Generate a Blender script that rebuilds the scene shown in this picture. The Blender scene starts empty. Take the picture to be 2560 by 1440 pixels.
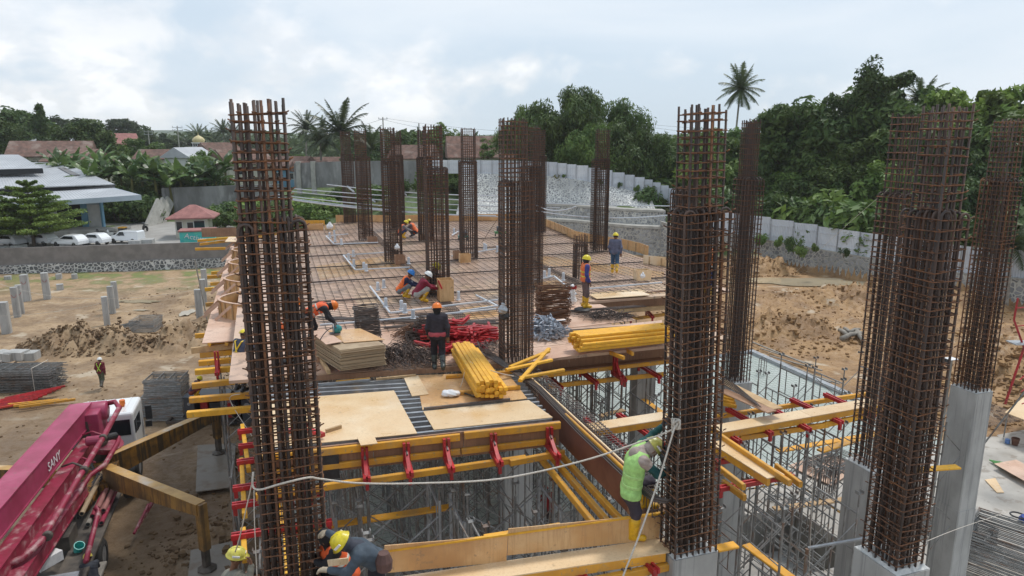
import bpy,bmesh,math,random
import numpy as np
from mathutils import Vector,Matrix,noise as mnoise
R=math.radians
random.seed(7)
sc=bpy.context.scene
col=sc.collection
F_PX=1750.0;PITCH=R(12.1);CZ=13.6
cd=bpy.data.cameras.new('camera');cam=bpy.data.objects.new('camera',cd);col.objects.link(cam)
cam.location=(0,0,CZ);cam.rotation_euler=(R(90)-PITCH,0,0)
cd.sensor_width=36;cd.lens=36*F_PX/2560;cd.clip_start=.1;cd.clip_end=6000
sc.camera=cam
sc.render.resolution_x=1024;sc.render.resolution_y=576
sc.view_settings.view_transform='Standard';sc.view_settings.look='None'
sc.view_settings.gamma=1;sc.view_settings.exposure=0.25
sc.cycles.max_bounces=6;sc.cycles.transparent_max_bounces=8;sc.cycles.volume_bounces=1
SUN_EL=R(62);SUN_AZ=R(40)
w=bpy.data.worlds.new('World');sc.world=w;w.use_nodes=True
nt=w.node_tree;nt.nodes.clear();N=nt.nodes.new;Lk=nt.links.new
out=N('ShaderNodeOutputWorld');sky=N('ShaderNodeTexSky');sky.sky_type='NISHITA';sky.sun_disc=False
sky.sun_elevation=SUN_EL;sky.sun_rotation=SUN_AZ;sky.dust_density=3;sky.air_density=1.0
bg1=N('ShaderNodeBackground');bg1.inputs[1].default_value=.1;Lk(sky.outputs[0],bg1.inputs[0])
tc=N('ShaderNodeTexCoord');sep=N('ShaderNodeSeparateXYZ');Lk(tc.outputs['Generated'],sep.inputs[0])
def vmath(op,a,b=None,c=None):
 n=N('ShaderNodeMath');n.operation=op
 for i,v in enumerate((a,b,c)):
  if v is None:continue
  if isinstance(v,(int,float)):n.inputs[i].default_value=v
  else:Lk(v,n.inputs[i])
 return n.outputs[0]
def smooth(v,a,b,lo=0,hi=1):
 n=N('ShaderNodeMapRange');n.interpolation_type='SMOOTHSTEP'
 Lk(v,n.inputs[0])
 for i,x in enumerate((a,b,lo,hi)):n.inputs[i+1].default_value=x
 return n.outputs[0]
def wnoise(scale,loc,det,stretch,rough=.55,dist=0):
 m=N('ShaderNodeMapping');m.inputs['Location'].default_value=loc;m.inputs['Scale'].default_value=stretch
 Lk(tc.outputs['Generated'],m.inputs[0])
 n=N('ShaderNodeTexNoise');n.inputs['Scale'].default_value=scale;n.inputs['Detail'].default_value=det
 n.inputs['Roughness'].default_value=rough;n.inputs['Distortion'].default_value=dist
 Lk(m.outputs[0],n.inputs['Vector']);return n.outputs[0]
veil=wnoise(1.7,(3,1,0),6,(1,1,3.6),.5,.3)
vf=smooth(veil,.36,.66,.86,.97)
cum=wnoise(7.5,(1.3,4.1,2.2),8,(1,1,1.5),.52,.15)
z=sep.outputs[2];x=sep.outputs[0]
leftness=smooth(x,-.12,-.62,0,.15)
band=vmath('MULTIPLY',smooth(z,-.05,.04),smooth(z,.30,.08))
thr=vmath('SUBTRACT',.54,vmath('ADD',leftness,vmath('MULTIPLY',smooth(z,.22,.02),.10)))
thr2=vmath('ADD',thr,smooth(x,-.08,.25,0,.12))
cf=vmath('MULTIPLY',smooth(vmath('SUBTRACT',cum,thr2),0,.2),band)
veilc=N('ShaderNodeMixRGB');veilc.inputs[1].default_value=(.575,.685,.80,1);veilc.inputs[2].default_value=(.71,.775,.845,1)
Lk(smooth(veil,.35,.7),veilc.inputs[0])
shade=wnoise(11,(1.3,4.1,2.6),6,(1,1,2),.6)
cumc=N('ShaderNodeMixRGB');cumc.inputs[1].default_value=(.74,.79,.85,1);cumc.inputs[2].default_value=(.88,.90,.93,1)
Lk(smooth(shade,.35,.6),cumc.inputs[0])
cc=N('ShaderNodeMixRGB');Lk(cf,cc.inputs[0]);Lk(veilc.outputs[0],cc.inputs[1]);Lk(cumc.outputs[0],cc.inputs[2])
bg2=N('ShaderNodeBackground');Lk(cc.outputs[0],bg2.inputs[0]);bg2.inputs[1].default_value=1.0
fac=vmath('MAXIMUM',vf,cf)
mx=N('ShaderNodeMixShader');Lk(fac,mx.inputs[0]);Lk(bg1.outputs[0],mx.inputs[1]);Lk(bg2.outputs[0],mx.inputs[2])
Lk(mx.outputs[0],out.inputs[0])
sl=bpy.data.lights.new('sun','SUN');sl.energy=1.9;sl.angle=R(11);sl.color=(1,.965,.91)
so=bpy.data.objects.new('sun',sl);col.objects.link(so)
sd=Vector((math.sin(SUN_AZ)*math.cos(SUN_EL),math.cos(SUN_AZ)*math.cos(SUN_EL),math.sin(SUN_EL)))
so.rotation_euler=sd.to_track_quat('Z','Y').to_euler();so.location=(0,0,60)
cP,sP=math.cos(PITCH),math.sin(PITCH)
def G(px,py,z=8.0):
 u=(px-1280)/F_PX;v=(py-720)/F_PX;d=(CZ-z)/(v*cP+sP)
 return Vector((d*u,d*(cP-v*sP),z))
def D(px,py,Y):
 u=(px-1280)/F_PX;v=(py-720)/F_PX;d=Y/(cP-v*sP)
 return Vector((d*u,Y,CZ-d*(v*cP+sP)))
YAW=R(18.5)
E2=Vector((math.cos(YAW),math.sin(YAW),0));E1=Vector((-math.sin(YAW),math.cos(YAW),0));UP=Vector((0,0,1))
class MB:
 def __init__(s):s.v=[];s.f=[];s.mi=[];s.cm=0
 def add(s,vs,fs):
  o=len(s.v);s.v+=[tuple(v)for v in vs]
  for f in fs:s.f.append(tuple(i+o for i in f));s.mi.append(s.cm)
  return s
 def hexa(s,p):
  return s.add(p,[(3,2,1,0),(4,5,6,7),(0,1,5,4),(1,2,6,5),(2,3,7,6),(3,0,4,7)])
 def box(s,c,size,rz=0,ax=None):
  c=Vector(c);hx,hy,hz=[k/2 for k in size]
  if ax is None:X=Vector((math.cos(rz),math.sin(rz),0));Yv=Vector((-math.sin(rz),math.cos(rz),0));Z=UP
  else:X,Yv,Z=ax
  P=[c+X*a*hx+Yv*b*hy+Z*k*hz for k in(-1,1)for a,b in((-1,-1),(1,-1),(1,1),(-1,1))]
  return s.hexa(P)
 def bar(s,a,b,w,h,up=UP,ch=0):
  a=Vector(a);b=Vector(b);d=b-a
  if d.length<1e-6:return s
  d.normalize();X=d.cross(Vector(up))
  if X.length<1e-4:X=d.cross(Vector((1,0,0)))
  X.normalize();Z=X.cross(d)
  if not ch:
   P=[]
   for q in(-1,1):
    P+=[a-X*w/2+Z*q*h/2,a+X*w/2+Z*q*h/2,b+X*w/2+Z*q*h/2,b-X*w/2+Z*q*h/2]
   return s.hexa(P)
  prof=[(-w/2+ch,-h/2),(w/2-ch,-h/2),(w/2,-h/2+ch),(w/2,h/2-ch),(w/2-ch,h/2),(-w/2+ch,h/2),(-w/2,h/2-ch),(-w/2,-h/2+ch)]
  vs=[p+X*x+Z*zz for p in(a,b)for x,zz in prof];n=8
  return s.add(vs,[(i,(i+1)%n,n+(i+1)%n,n+i)for i in range(n)]+[tuple(range(n-1,-1,-1)),tuple(range(n,2*n))])
 def tube(s,pts,r,n=6,cap=True):
  pts=[Vector(p)for p in pts]
  rs=r if isinstance(r,(list,tuple))else[r]*len(pts)
  o=len(s.v);prev=None
  for i,p in enumerate(pts):
   t=(pts[min(i+1,len(pts)-1)]-pts[max(i-1,0)])
   if t.length<1e-9:t=Vector((0,0,1))
   t.normalize()
   if prev is None:X=t.orthogonal().normalized()
   else:
    X=prev-t*prev.dot(t)
    X=t.orthogonal().normalized()if X.length<1e-5 else X.normalized()
   prev=X;Yv=t.cross(X)
   for k in range(n):
    a=2*math.pi*k/n
    s.v.append(tuple(p+(X*math.cos(a)+Yv*math.sin(a))*rs[i]))
  for i in range(len(pts)-1):
   for k in range(n):
    a=o+i*n+k;b=o+i*n+(k+1)%n
    s.f.append((a,b,b+n,a+n));s.mi.append(s.cm)
  if cap:
   s.f.append(tuple(o+k for k in range(n-1,-1,-1)));s.mi.append(s.cm)
   e=o+(len(pts)-1)*n;s.f.append(tuple(e+k for k in range(n)));s.mi.append(s.cm)
  return s
 def lathe(s,c,prof,n=16,ax=UP,closed=True):
  c=Vector(c);Z=Vector(ax).normalized();X=Z.orthogonal().normalized();Yv=Z.cross(X);o=len(s.v)
  for r,h in prof:
   for k in range(n):
    a=2*math.pi*k/n;s.v.append(tuple(c+Z*h+(X*math.cos(a)+Yv*math.sin(a))*r))
  for i in range(len(prof)-1):
   for k in range(n):
    a=o+i*n+k;b=o+i*n+(k+1)%n;s.f.append((a,b,b+n,a+n));s.mi.append(s.cm)
  if closed:
   s.f.append(tuple(o+k for k in range(n-1,-1,-1)));s.mi.append(s.cm)
   e=o+(len(prof)-1)*n;s.f.append(tuple(e+k for k in range(n)));s.mi.append(s.cm)
  return s
 def prism(s,poly,z0,z1):
  n=len(poly);vs=[(p[0],p[1],z0)for p in poly]+[(p[0],p[1],z1)for p in poly]
  return s.add(vs,[tuple(range(n-1,-1,-1)),tuple(range(n,2*n))]+[(i,(i+1)%n,n+(i+1)%n,n+i)for i in range(n)])
 def extr(s,poly3,off):
  n=len(poly3);off=Vector(off);vs=[Vector(p)for p in poly3]+[Vector(p)+off for p in poly3]
  return s.add(vs,[tuple(range(n-1,-1,-1)),tuple(range(n,2*n))]+[(i,(i+1)%n,n+(i+1)%n,n+i)for i in range(n)])
 def build(s,name,m,parent=None,world=True,smooth_=False,origin=None):
  me=bpy.data.meshes.new(name)
  off=Vector((0,0,0))
  if parent is not None and world:off=wloc(parent)
  elif parent is None:
   a=np.array(s.v);off=Vector(origin)if origin is not None else Vector(((a[:,0].min()+a[:,0].max())/2,(a[:,1].min()+a[:,1].max())/2,a[:,2].min()))
  vv=[(v[0]-off[0],v[1]-off[1],v[2]-off[2])for v in s.v]
  me.from_pydata(vv,[],s.f)
  for mm in(m if isinstance(m,(list,tuple))else[m]):me.materials.append(mm)
  if any(s.mi):me.polygons.foreach_set('material_index',s.mi)
  if smooth_:me.polygons.foreach_set('use_smooth',[True]*len(s.f))
  me.update()
  bm=bmesh.new();bm.from_mesh(me);bmesh.ops.recalc_face_normals(bm,faces=bm.faces);bm.to_mesh(me);bm.free()
  o=bpy.data.objects.new(name,me);col.objects.link(o)
  if parent is not None:o.parent=parent
  else:o.location=off
  return o
def wloc(o):
 p=Vector(o.location)
 while o.parent:o=o.parent;p+=Vector(o.location)
 return p
def tag(o,label=None,cat=None,group=None,kind=None):
 if label:o['label']=label
 if cat:o['category']=cat
 if group:o['group']=group
 if kind:o['kind']=kind
 return o
def thing(name,label,cat,loc=(0,0,0),group=None,rz=0):
 o=bpy.data.objects.new(name,None);o.empty_display_size=.2;col.objects.link(o)
 o.location=loc;o.rotation_euler=(0,0,rz)
 return tag(o,label,cat,group)
def copy_tree(o,parent=None,loc=None,rz=None,label=None,rot=None,scale=None):
 c=o.copy();col.objects.link(c)
 if parent is not None:c.parent=parent
 if loc is not None:c.location=loc
 if rz is not None:c.rotation_euler=(0,0,rz)
 if rot is not None:c.rotation_euler=rot
 if scale is not None:c.scale=scale if isinstance(scale,(tuple,list))else(scale,)*3
 if label:c['label']=label
 for ch in list(o.children):copy_tree(ch,c)
 return c
def ZR(a):return Matrix.Rotation(a,3,'Z')
def mat(name,c1,c2=None,scale=3,rough=.7,bump=0,bscale=None,metal=0,detail=5,c3=None,s3=.5,lo=.35,hi=.65,tint=0,stretch=(1,1,1),spec=.5,coat=0,r2=None,spots=None,streak=None):
 m=bpy.data.materials.new(name);m.use_nodes=True;t=m.node_tree;b=t.nodes['Principled BSDF']
 b.inputs['Roughness'].default_value=rough;b.inputs['Metallic'].default_value=metal
 b.inputs['Specular IOR Level'].default_value=spec
 if coat:b.inputs['Coat Weight'].default_value=coat;b.inputs['Coat Roughness'].default_value=.12
 c1=tuple(c1)+(1,)
 co=t.nodes.new('ShaderNodeTexCoord');mp=t.nodes.new('ShaderNodeMapping');mp.inputs['Scale'].default_value=stretch
 t.links.new(co.outputs['Object'],mp.inputs[0])
 oi=t.nodes.new('ShaderNodeObjectInfo')
 ad=t.nodes.new('ShaderNodeVectorMath');ad.operation='ADD';sc_=t.nodes.new('ShaderNodeMath');sc_.operation='MULTIPLY';sc_.inputs[1].default_value=37
 t.links.new(oi.outputs['Random'],sc_.inputs[0]);t.links.new(mp.outputs[0],ad.inputs[0]);t.links.new(sc_.outputs[0],ad.inputs[1])
 vec=ad.outputs[0]
 def nz(s,d=detail):
  n=t.nodes.new('ShaderNodeTexNoise');n.inputs['Scale'].default_value=s;n.inputs['Detail'].default_value=d;n.inputs['Roughness'].default_value=.6
  t.links.new(vec,n.inputs['Vector']);return n.outputs[0]
 def ramp(v,a,b_):
  r=t.nodes.new('ShaderNodeMapRange');r.interpolation_type='SMOOTHSTEP';t.links.new(v,r.inputs[0]);r.inputs[1].default_value=a;r.inputs[2].default_value=b_;return r.outputs[0]
 cur=None
 if c2 is not None:
  f=ramp(nz(scale),lo,hi);mi=t.nodes.new('ShaderNodeMixRGB');mi.inputs[1].default_value=c1;mi.inputs[2].default_value=tuple(c2)+(1,)
  t.links.new(f,mi.inputs[0]);cur=mi.outputs[0]
  if r2 is not None:
   rr=t.nodes.new('ShaderNodeMapRange');t.links.new(f,rr.inputs[0]);rr.inputs[3].default_value=rough;rr.inputs[4].default_value=r2;t.links.new(rr.outputs[0],b.inputs['Roughness'])
 if c3 is not None:
  f=ramp(nz(s3,4),.5,.72);mi=t.nodes.new('ShaderNodeMixRGB');t.links.new(f,mi.inputs[0])
  if cur:t.links.new(cur,mi.inputs[1])
  else:mi.inputs[1].default_value=c1
  mi.inputs[2].default_value=tuple(c3)+(1,);cur=mi.outputs[0]
 for sp_,st_ in((spots,(1,1,1)),(streak,(5,5,.25))):
  if sp_ is None:continue
  m3=t.nodes.new('ShaderNodeMapping');m3.inputs['Scale'].default_value=st_;t.links.new(vec,m3.inputs[0]);n=t.nodes.new('ShaderNodeTexNoise');n.inputs['Scale'].default_value=sp_[1];n.inputs['Detail'].default_value=6;n.inputs['Roughness'].default_value=.65;t.links.new(m3.outputs[0],n.inputs['Vector'])
  f=ramp(n.outputs[0],sp_[2],sp_[2]+.07);mu=t.nodes.new('ShaderNodeMath');mu.operation='MULTIPLY';t.links.new(f,mu.inputs[0]);mu.inputs[1].default_value=sp_[3]
  mi=t.nodes.new('ShaderNodeMixRGB');t.links.new(mu.outputs[0],mi.inputs[0]);mi.inputs[2].default_value=tuple(sp_[0])+(1,)
  if cur:t.links.new(cur,mi.inputs[1])
  else:mi.inputs[1].default_value=c1
  cur=mi.outputs[0]
 if tint:
  hs=t.nodes.new('ShaderNodeHueSaturation');mr=t.nodes.new('ShaderNodeMapRange');t.links.new(oi.outputs['Random'],mr.inputs[0]);mr.inputs[3].default_value=1-tint;mr.inputs[4].default_value=1+tint
  t.links.new(mr.outputs[0],hs.inputs['Value'])
  if cur:t.links.new(cur,hs.inputs['Color'])
  else:hs.inputs['Color'].default_value=c1
  cur=hs.outputs[0]
 if cur:t.links.new(cur,b.inputs['Base Color'])
 else:b.inputs['Base Color'].default_value=c1
 if bump:
  bp=t.nodes.new('ShaderNodeBump');bp.inputs['Strength'].default_value=1;bp.inputs['Distance'].default_value=bump
  t.links.new(nz(bscale or scale*3,6),bp.inputs['Height']);t.links.new(bp.outputs[0],b.inputs['Normal'])
 return m
M={}
M['rust']=mat('rusty_steel',(.20,.090,.045),(.10,.055,.036),9,.85,.002,tint=.25,c3=(.22,.095,.038),s3=2.2)
M['rust_dark']=mat('dark_rusty_steel',(.056,.046,.043),(.095,.060,.046),7,.75,.002,tint=.3,stretch=(1,1,.3))
M['rebar_grey']=mat('grey_rebar',(.10,.09,.088),(.16,.12,.10),5,.55,tint=.25,metal=.3)
M['galv']=mat('galvanised_steel',(.42,.44,.46),(.30,.31,.33),5,.42,tint=.15,metal=.55)
M['scaf']=mat('scaffold_steel',(.29,.29,.285),(.18,.175,.165),4,.5,tint=.2,metal=.35,c3=(.20,.12,.08),s3=1.2)
M['yellow']=mat('yellow_painted_timber',(.72,.35,.028),(.58,.27,.03),3,.6,.003,14,tint=.2,stretch=(1,1,1),c3=(.50,.27,.07),s3=1.6,spots=((.34,.25,.15),11,.58,.8))
M['yellow_new']=mat('new_yellow_timber',(.78,.41,.03),(.66,.33,.03),6,.6,.003,14,tint=.14,spots=((.42,.28,.10),13,.6,.8))
M['bare']=mat('bare_timber',(.56,.38,.20),(.42,.27,.14),4,.7,tint=.15)
M['ply']=mat('pale_plywood',(.74,.55,.34),(.68,.45,.23),.9,.42,c3=(.78,.64,.46),s3=.6,tint=.06,r2=.25,spots=((.40,.28,.17),7,.62,.7),streak=((.58,.40,.22),5,.5,.35))
M['ply_o']=mat('orange_plywood',(.58,.32,.13),(.66,.43,.22),1.1,.4,tint=.08,r2=.22,c3=(.45,.24,.10),s3=.8,spots=((.30,.19,.11),8,.6,.7),streak=((.46,.25,.11),5,.5,.4))
M['ply_pink']=mat('pinkish_plywood',(.62,.42,.31),(.52,.32,.22),1.3,.5,tint=.05,c3=(.66,.47,.36),s3=.7,spots=((.34,.22,.15),5,.57,.7),streak=((.50,.32,.23),4,.5,.35))
M['ply_deck']=mat('weathered_deck_plywood',(.58,.395,.285),(.45,.295,.21),.9,.5,c3=(.68,.48,.30),s3=.45,r2=.32,spots=((.24,.16,.12),2.2,.55,.75))
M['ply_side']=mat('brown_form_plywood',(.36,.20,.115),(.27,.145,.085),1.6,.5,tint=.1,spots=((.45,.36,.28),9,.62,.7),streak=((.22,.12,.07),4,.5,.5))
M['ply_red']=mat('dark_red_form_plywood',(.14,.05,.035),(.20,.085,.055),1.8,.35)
M['ply_edge']=mat('plywood_edges',(.40,.30,.19),(.30,.21,.13),18,.7,stretch=(.2,.2,6))
M['red']=mat('red_painted_steel',(.46,.020,.025),(.32,.016,.020),5,.45,tint=.15,c3=(.25,.04,.03),s3=3,spots=((.40,.33,.28),14,.62,.6))
M['pvc']=mat('grey_white_pvc',(.60,.63,.67),(.50,.53,.57),3,.4,tint=.08)
M['rope']=mat('white_rope',(.62,.57,.50),(.45,.40,.34),60,.9)
M['concrete']=mat('pale_concrete',(.42,.415,.40),(.32,.315,.30),1.6,.75,.002,20,c3=(.43,.43,.42),s3=.7,stretch=(1,1,.45),spots=((.15,.15,.148),26,.66,.8),streak=((.22,.222,.22),2.2,.54,.6))
M['concrete_slab']=mat('concrete_floor',(.44,.405,.36),(.31,.28,.24),.6,.6,.004,10,c3=(.52,.48,.43),s3=.25,r2=.4,spots=((.23,.19,.15),1.4,.55,.75))
M['white']=mat('white_plastic',(.78,.78,.78),(.68,.68,.69),8,.6)
M['black']=mat('black_rubber',(.022,.022,.024),(.04,.04,.042),10,.6)
# GROUND
rng=np.random.default_rng(3)
def vnoise(x,y,seed=0):
 g=np.random.default_rng(seed).random((256,256))
 xi=np.floor(x).astype(int);yi=np.floor(y).astype(int);fx=x-xi;fy=y-yi
 fx=fx*fx*(3-2*fx);fy=fy*fy*(3-2*fy)
 a=g[xi%256,yi%256];b=g[(xi+1)%256,yi%256];c=g[xi%256,(yi+1)%256];d=g[(xi+1)%256,(yi+1)%256]
 return(a*(1-fx)+b*fx)*(1-fy)+(c*(1-fx)+d*fx)*fy-.5
def fbm(x,y,s,o,seed=0,g=.5):
 r=0;a=1
 for i in range(o):r=r+a*vnoise(x/s+17*i,y/s+31*i,seed+i);s/=2;a*=g
 return r
def sstep(a,b,x):t=np.clip((x-a)/(b-a),0,1);return t*t*(3-2*t)
BX=[-300,-60,-49,-33.9,-22,-14,-8,0,8,14,24,31.5,38.5,60,300]
BY=[60,69,71.6,75.2,79,84,90,92,88,82.5,79,71,58.5,44,40]
BT=[1.8,1.8,1.8,1.8,2.2,5.5,7.2,7.4,6.9,5.6,3.0,2.3,2.2,2.2,2.2]
BR=[.5,.5,.5,.5,22,22,22,20,12,10,1.0,.7,.7,.7,.7]
def foot(x):return np.interp(x,BX,BY)
SLAB_L=-4.6
def loc_uv(x,y):return x*E2.x+y*E2.y,x*E1.x+y*E1.y
def ground_h(x,y):
 x=np.asarray(x,float);y=np.asarray(y,float)
 yb=foot(x);ins=y<yb
 mud=fbm(x,y,9,4,1)*.5+fbm(x,y,1.6,4,9,.6)*.16
 def mound(cx,cy,rx,ry,h,rough=.5):
  r=((x-cx)/rx)**2+((y-cy)/ry)**2
  return np.clip(1-r,0,1)**.8*h*(1+rough*2.2*fbm(x,y,.8,4,21,.7))
 a,b=loc_uv(x,y)
 calm=sstep(3,8,np.abs(x+26)/3)*0+1
 h=mud*.7-.12
 h=h+mound(-28.0,45.0,5.0,2.2,.8,.9)+mound(-22.0,46.5,2.6,3,.8,.9)+mound(-21,52,4,3,.5,.9)+mound(-26,60,6,2.5,.4)
 h=h+mound(-10,31,2.5,1.2,.5,.9)+mound(-9.6,21.5,2,3,.35)
 h=h+mound(22,72,8,3.5,1.5,.7)+mound(20.5,56,10,6,.9,.25)+mound(33,58,9,5,1.3,.35)+mound(28,47,12,6,.8,.25)+mound(38,40,12,6,.8,.5)+mound(31,37.5,6,3,.4,.9)
 h=h+mound(19,48,4,2.2,.8,.5)
 bs=np.clip(1.6-((x-25.5)/8)**2-((y-65.5)/3.0)**2,0,1);h=h*(1-bs)+.12*bs
 h=np.where(y<3,h*0-.3,h)
 under=((a>-1.0)&(a<27.9)&(b<35.7)&(b>-6))|((a>=27.9)&(a<47.7)&(b<21.5)&(b>-6))
 h=np.where(under,-3.2,h)
 t=sstep(0,1,np.clip((y-yb)/np.interp(x,BX,BR),0,1))
 top=np.interp(x,BX,BT)+sstep(95,120,y)*sstep(-18,-32,x)*3.2+fbm(x,y,14,3,40)*.8*sstep(0,12,y-yb)
 far=sstep(120,420,y)*2.0
 h=np.where(ins,h,h*(1-t)*.3+(top+far)*t)
 return h
def axis(lo,hi,step,ext,g=1.12):
 c=list(np.arange(lo,hi,step));a=[];s=step;p=lo
 while p>-ext:s*=g;p-=s;a.append(p)
 b=[];s=step;p=c[-1]
 while p<ext:s*=g;p+=s;b.append(p)
 return np.array(a[::-1]+c+b)
gx=axis(-50,46,.3,1700);gy=axis(4,84,.3,1700)
XX,YY=np.meshgrid(gx,gy);HH=ground_h(XX,YY)
nx,ny=len(gx),len(gy)
me=bpy.data.meshes.new('ground')
vs=np.stack([XX.ravel(),YY.ravel(),HH.ravel()],1)
idx=np.arange(nx*ny).reshape(ny,nx);fs=np.stack([idx[:-1,:-1].ravel(),idx[:-1,1:].ravel(),idx[1:,1:].ravel(),idx[1:,:-1].ravel()],1)
me.from_pydata(vs.tolist(),[],fs.tolist());me.polygons.foreach_set('use_smooth',[True]*len(me.polygons))
gm=bpy.data.materials.new('mud');gm.use_nodes=True;t=gm.node_tree;b=t.nodes['Principled BSDF']
def tn(kind,**k):
 n=t.nodes.new(kind)
 for a_,v_ in k.items():setattr(n,a_,v_)
 return n
geo=tn('ShaderNodeNewGeometry');sx=tn('ShaderNodeSeparateXYZ');t.links.new(geo.outputs['Position'],sx.inputs[0])
def gnoise(s,d,r=.6):
 n=tn('ShaderNodeTexNoise');n.inputs['Scale'].default_value=s;n.inputs['Detail'].default_value=d;n.inputs['Roughness'].default_value=r
 t.links.new(geo.outputs['Position'],n.inputs['Vector']);return n.outputs[0]
def gr(v,a,b_,lo=0,hi=1):
 n=tn('ShaderNodeMapRange',interpolation_type='SMOOTHSTEP');t.links.new(v,n.inputs[0])
 for i,q in enumerate((a,b_,lo,hi)):n.inputs[i+1].default_value=q
 return n.outputs[0]
def gmix(f,a,b_):
 n=tn('ShaderNodeMixRGB')
 if isinstance(f,float):n.inputs[0].default_value=f
 else:t.links.new(f,n.inputs[0])
 for i,q in((1,a),(2,b_)):
  if isinstance(q,tuple):n.inputs[i].default_value=q+(1,)
  else:t.links.new(q,n.inputs[i])
 return n.outputs[0]
def gmul(a,b_):
 n=tn('ShaderNodeMath',operation='MULTIPLY')
 for i,q in enumerate((a,b_)):
  if isinstance(q,(int,float)):n.inputs[i].default_value=q
  else:t.links.new(q,n.inputs[i])
 return n.outputs[0]
n1=gnoise(.35,6);n2=gnoise(2.5,7,.7);n3=gnoise(.12,4)
left=gmix(gr(n1,.38,.62),(.39,.265,.15),(.23,.148,.08))
right=gmix(gr(n1,.4,.62),(.37,.215,.092),(.235,.13,.055))
base=gmix(gr(sx.outputs[0],-2,8),left,right)
base=gmix(gmul(gr(n2,.50,.70),.7),base,(.17,.115,.07))
base=gmix(gmul(gr(gnoise(.5,3),.58,.7),.8),base,(.50,.41,.30))
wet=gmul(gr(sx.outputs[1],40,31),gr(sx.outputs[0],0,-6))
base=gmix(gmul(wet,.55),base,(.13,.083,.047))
grass=gmix(gr(n2,.35,.65),(.13,.17,.045),(.22,.22,.07))
gl=tn('ShaderNodeMath',operation='MULTIPLY');t.links.new(gr(sx.outputs[1],60,71),gl.inputs[0]);t.links.new(gr(n1,.47,.57),gl.inputs[1])
base=gmix(gmul(gl.outputs[0],gr(sx.outputs[0],2,-10)),base,grass)
outside=gr(sx.outputs[2],1.55,2.0)
green=gmix(gr(gnoise(.8,6),.35,.65),(.045,.085,.02),(.10,.14,.035))
base=gmix(gmul(outside,gr(sx.outputs[1],60,72)),base,green)
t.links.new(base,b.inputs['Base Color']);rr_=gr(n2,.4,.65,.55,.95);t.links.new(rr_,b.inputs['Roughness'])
bp=tn('ShaderNodeBump');bp.inputs['Distance'].default_value=.09;t.links.new(gnoise(3.2,9,.72),bp.inputs['Height']);t.links.new(bp.outputs[0],b.inputs['Normal'])
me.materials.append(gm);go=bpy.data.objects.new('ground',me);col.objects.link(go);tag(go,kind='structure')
def clods(name,spots,m,seed):
 g=np.random.default_rng(seed);C=[]
 for cx,cy,rx,ry,n,s0,s1 in spots:
  a=g.random(n)*6.283;q=g.random(n)**.6;s_=s0+(s1-s0)*g.random(n)**3;C.append(np.stack([cx+rx*q*np.cos(a),cy+ry*q*np.sin(a),s_],1))
 C=np.concatenate(C);z_=ground_h(C[:,0],C[:,1]);k=z_>-1;C=C[k];z_=z_[k];n=len(C)
 cube=np.array([(x_,y_,w_)for w_ in(-1,1)for x_,y_ in((-1,-1),(1,-1),(1,1),(-1,1))],float)
 V=cube[None]*(.6+.7*g.random((n,8,3)))*C[:,2,None,None]*.5;an=g.random(n)*6.28;ca,sa=np.cos(an)[:,None],np.sin(an)[:,None];X_=V[...,0]*ca-V[...,1]*sa;Y_=V[...,0]*sa+V[...,1]*ca
 V=np.stack([X_+C[:,0,None],Y_+C[:,1,None],V[...,2]*.7+z_[:,None]+C[:,2,None]*.12],2).reshape(-1,3);F=np.array([(3,2,1,0),(4,5,6,7),(0,1,5,4),(1,2,6,5),(2,3,7,6),(3,0,4,7)]);F=(F[None]+8*np.arange(n)[:,None,None]).reshape(-1,4)
 me=bpy.data.meshes.new(name);me.from_pydata(V.tolist(),[],F.tolist());me.materials.append(m);me.update();o=bpy.data.objects.new(name,me);col.objects.link(o);tag(o,kind='stuff')
clods('soil_clods',[(-28.0,45.0,5.0,2.3,2600,.04,.2),(-21.5,48,4.5,4,1000,.05,.22),(-24,58,12,8,500,.04,.16),(-25,35,14,10,500,.03,.12),(-9.5,28,3.5,9,1100,.05,.25),(-10,19,4,5,600,.04,.15)],mat('damp_brown_soil',(.21,.135,.07),(.13,.08,.043),1.5,.95),5)
clods('soil_clods',[(22,72,9,4,1500,.06,.28),(20.5,56,10,7,400,.04,.16),(33,58,11,7,1200,.05,.26),(28,47,12,8,600,.04,.2),(38,40,12,9,1500,.05,.34),(19,47,5,4,700,.05,.25),(31,37.5,7,4,1100,.05,.35),(24,35,5,4,700,.05,.3)],mat('orange_brown_soil',(.31,.18,.075),(.20,.112,.048),1.5,.95),6)
def LW(a,b_,z=0):p=E2*a+E1*b_;return Vector((p.x,p.y,z))
def toL(p):return p.x*E2.x+p.y*E2.y,p.x*E1.x+p.y*E1.y
def slab_piece(mb,a0,a1,b0,b1,z0=-3.3,z1=.02):mb.prism([LW(a0,b0)[:2],LW(a1,b0)[:2],LW(a1,b1)[:2],LW(a0,b1)[:2]],z0,z1)
pa,pb=toL(G(1950,1345,0));PIT=(pa-1.6,pa+1.8,pb-2.0,pb+1.6)
mb=MB()
slab_piece(mb,-1.3,PIT[0],-6,36);slab_piece(mb,PIT[1],28.2,-6,36);slab_piece(mb,PIT[0],PIT[1],-6,PIT[2]);slab_piece(mb,PIT[0],PIT[1],PIT[3],36)
slab_piece(mb,28.2,48,-6,21.8)
tag(mb.build('concrete_floor',M['concrete_slab']),kind='structure')
mb=MB()
for(a0,a1,b0,b1)in((PIT[0]-.2,PIT[0],PIT[2]-.2,PIT[3]+.2),(PIT[1],PIT[1]+.2,PIT[2]-.2,PIT[3]+.2),(PIT[0],PIT[1],PIT[2]-.2,PIT[2]),(PIT[0],PIT[1],PIT[3],PIT[3]+.2)):
 slab_piece(mb,a0,a1,b0,b1,-1.8,-.26)
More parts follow.
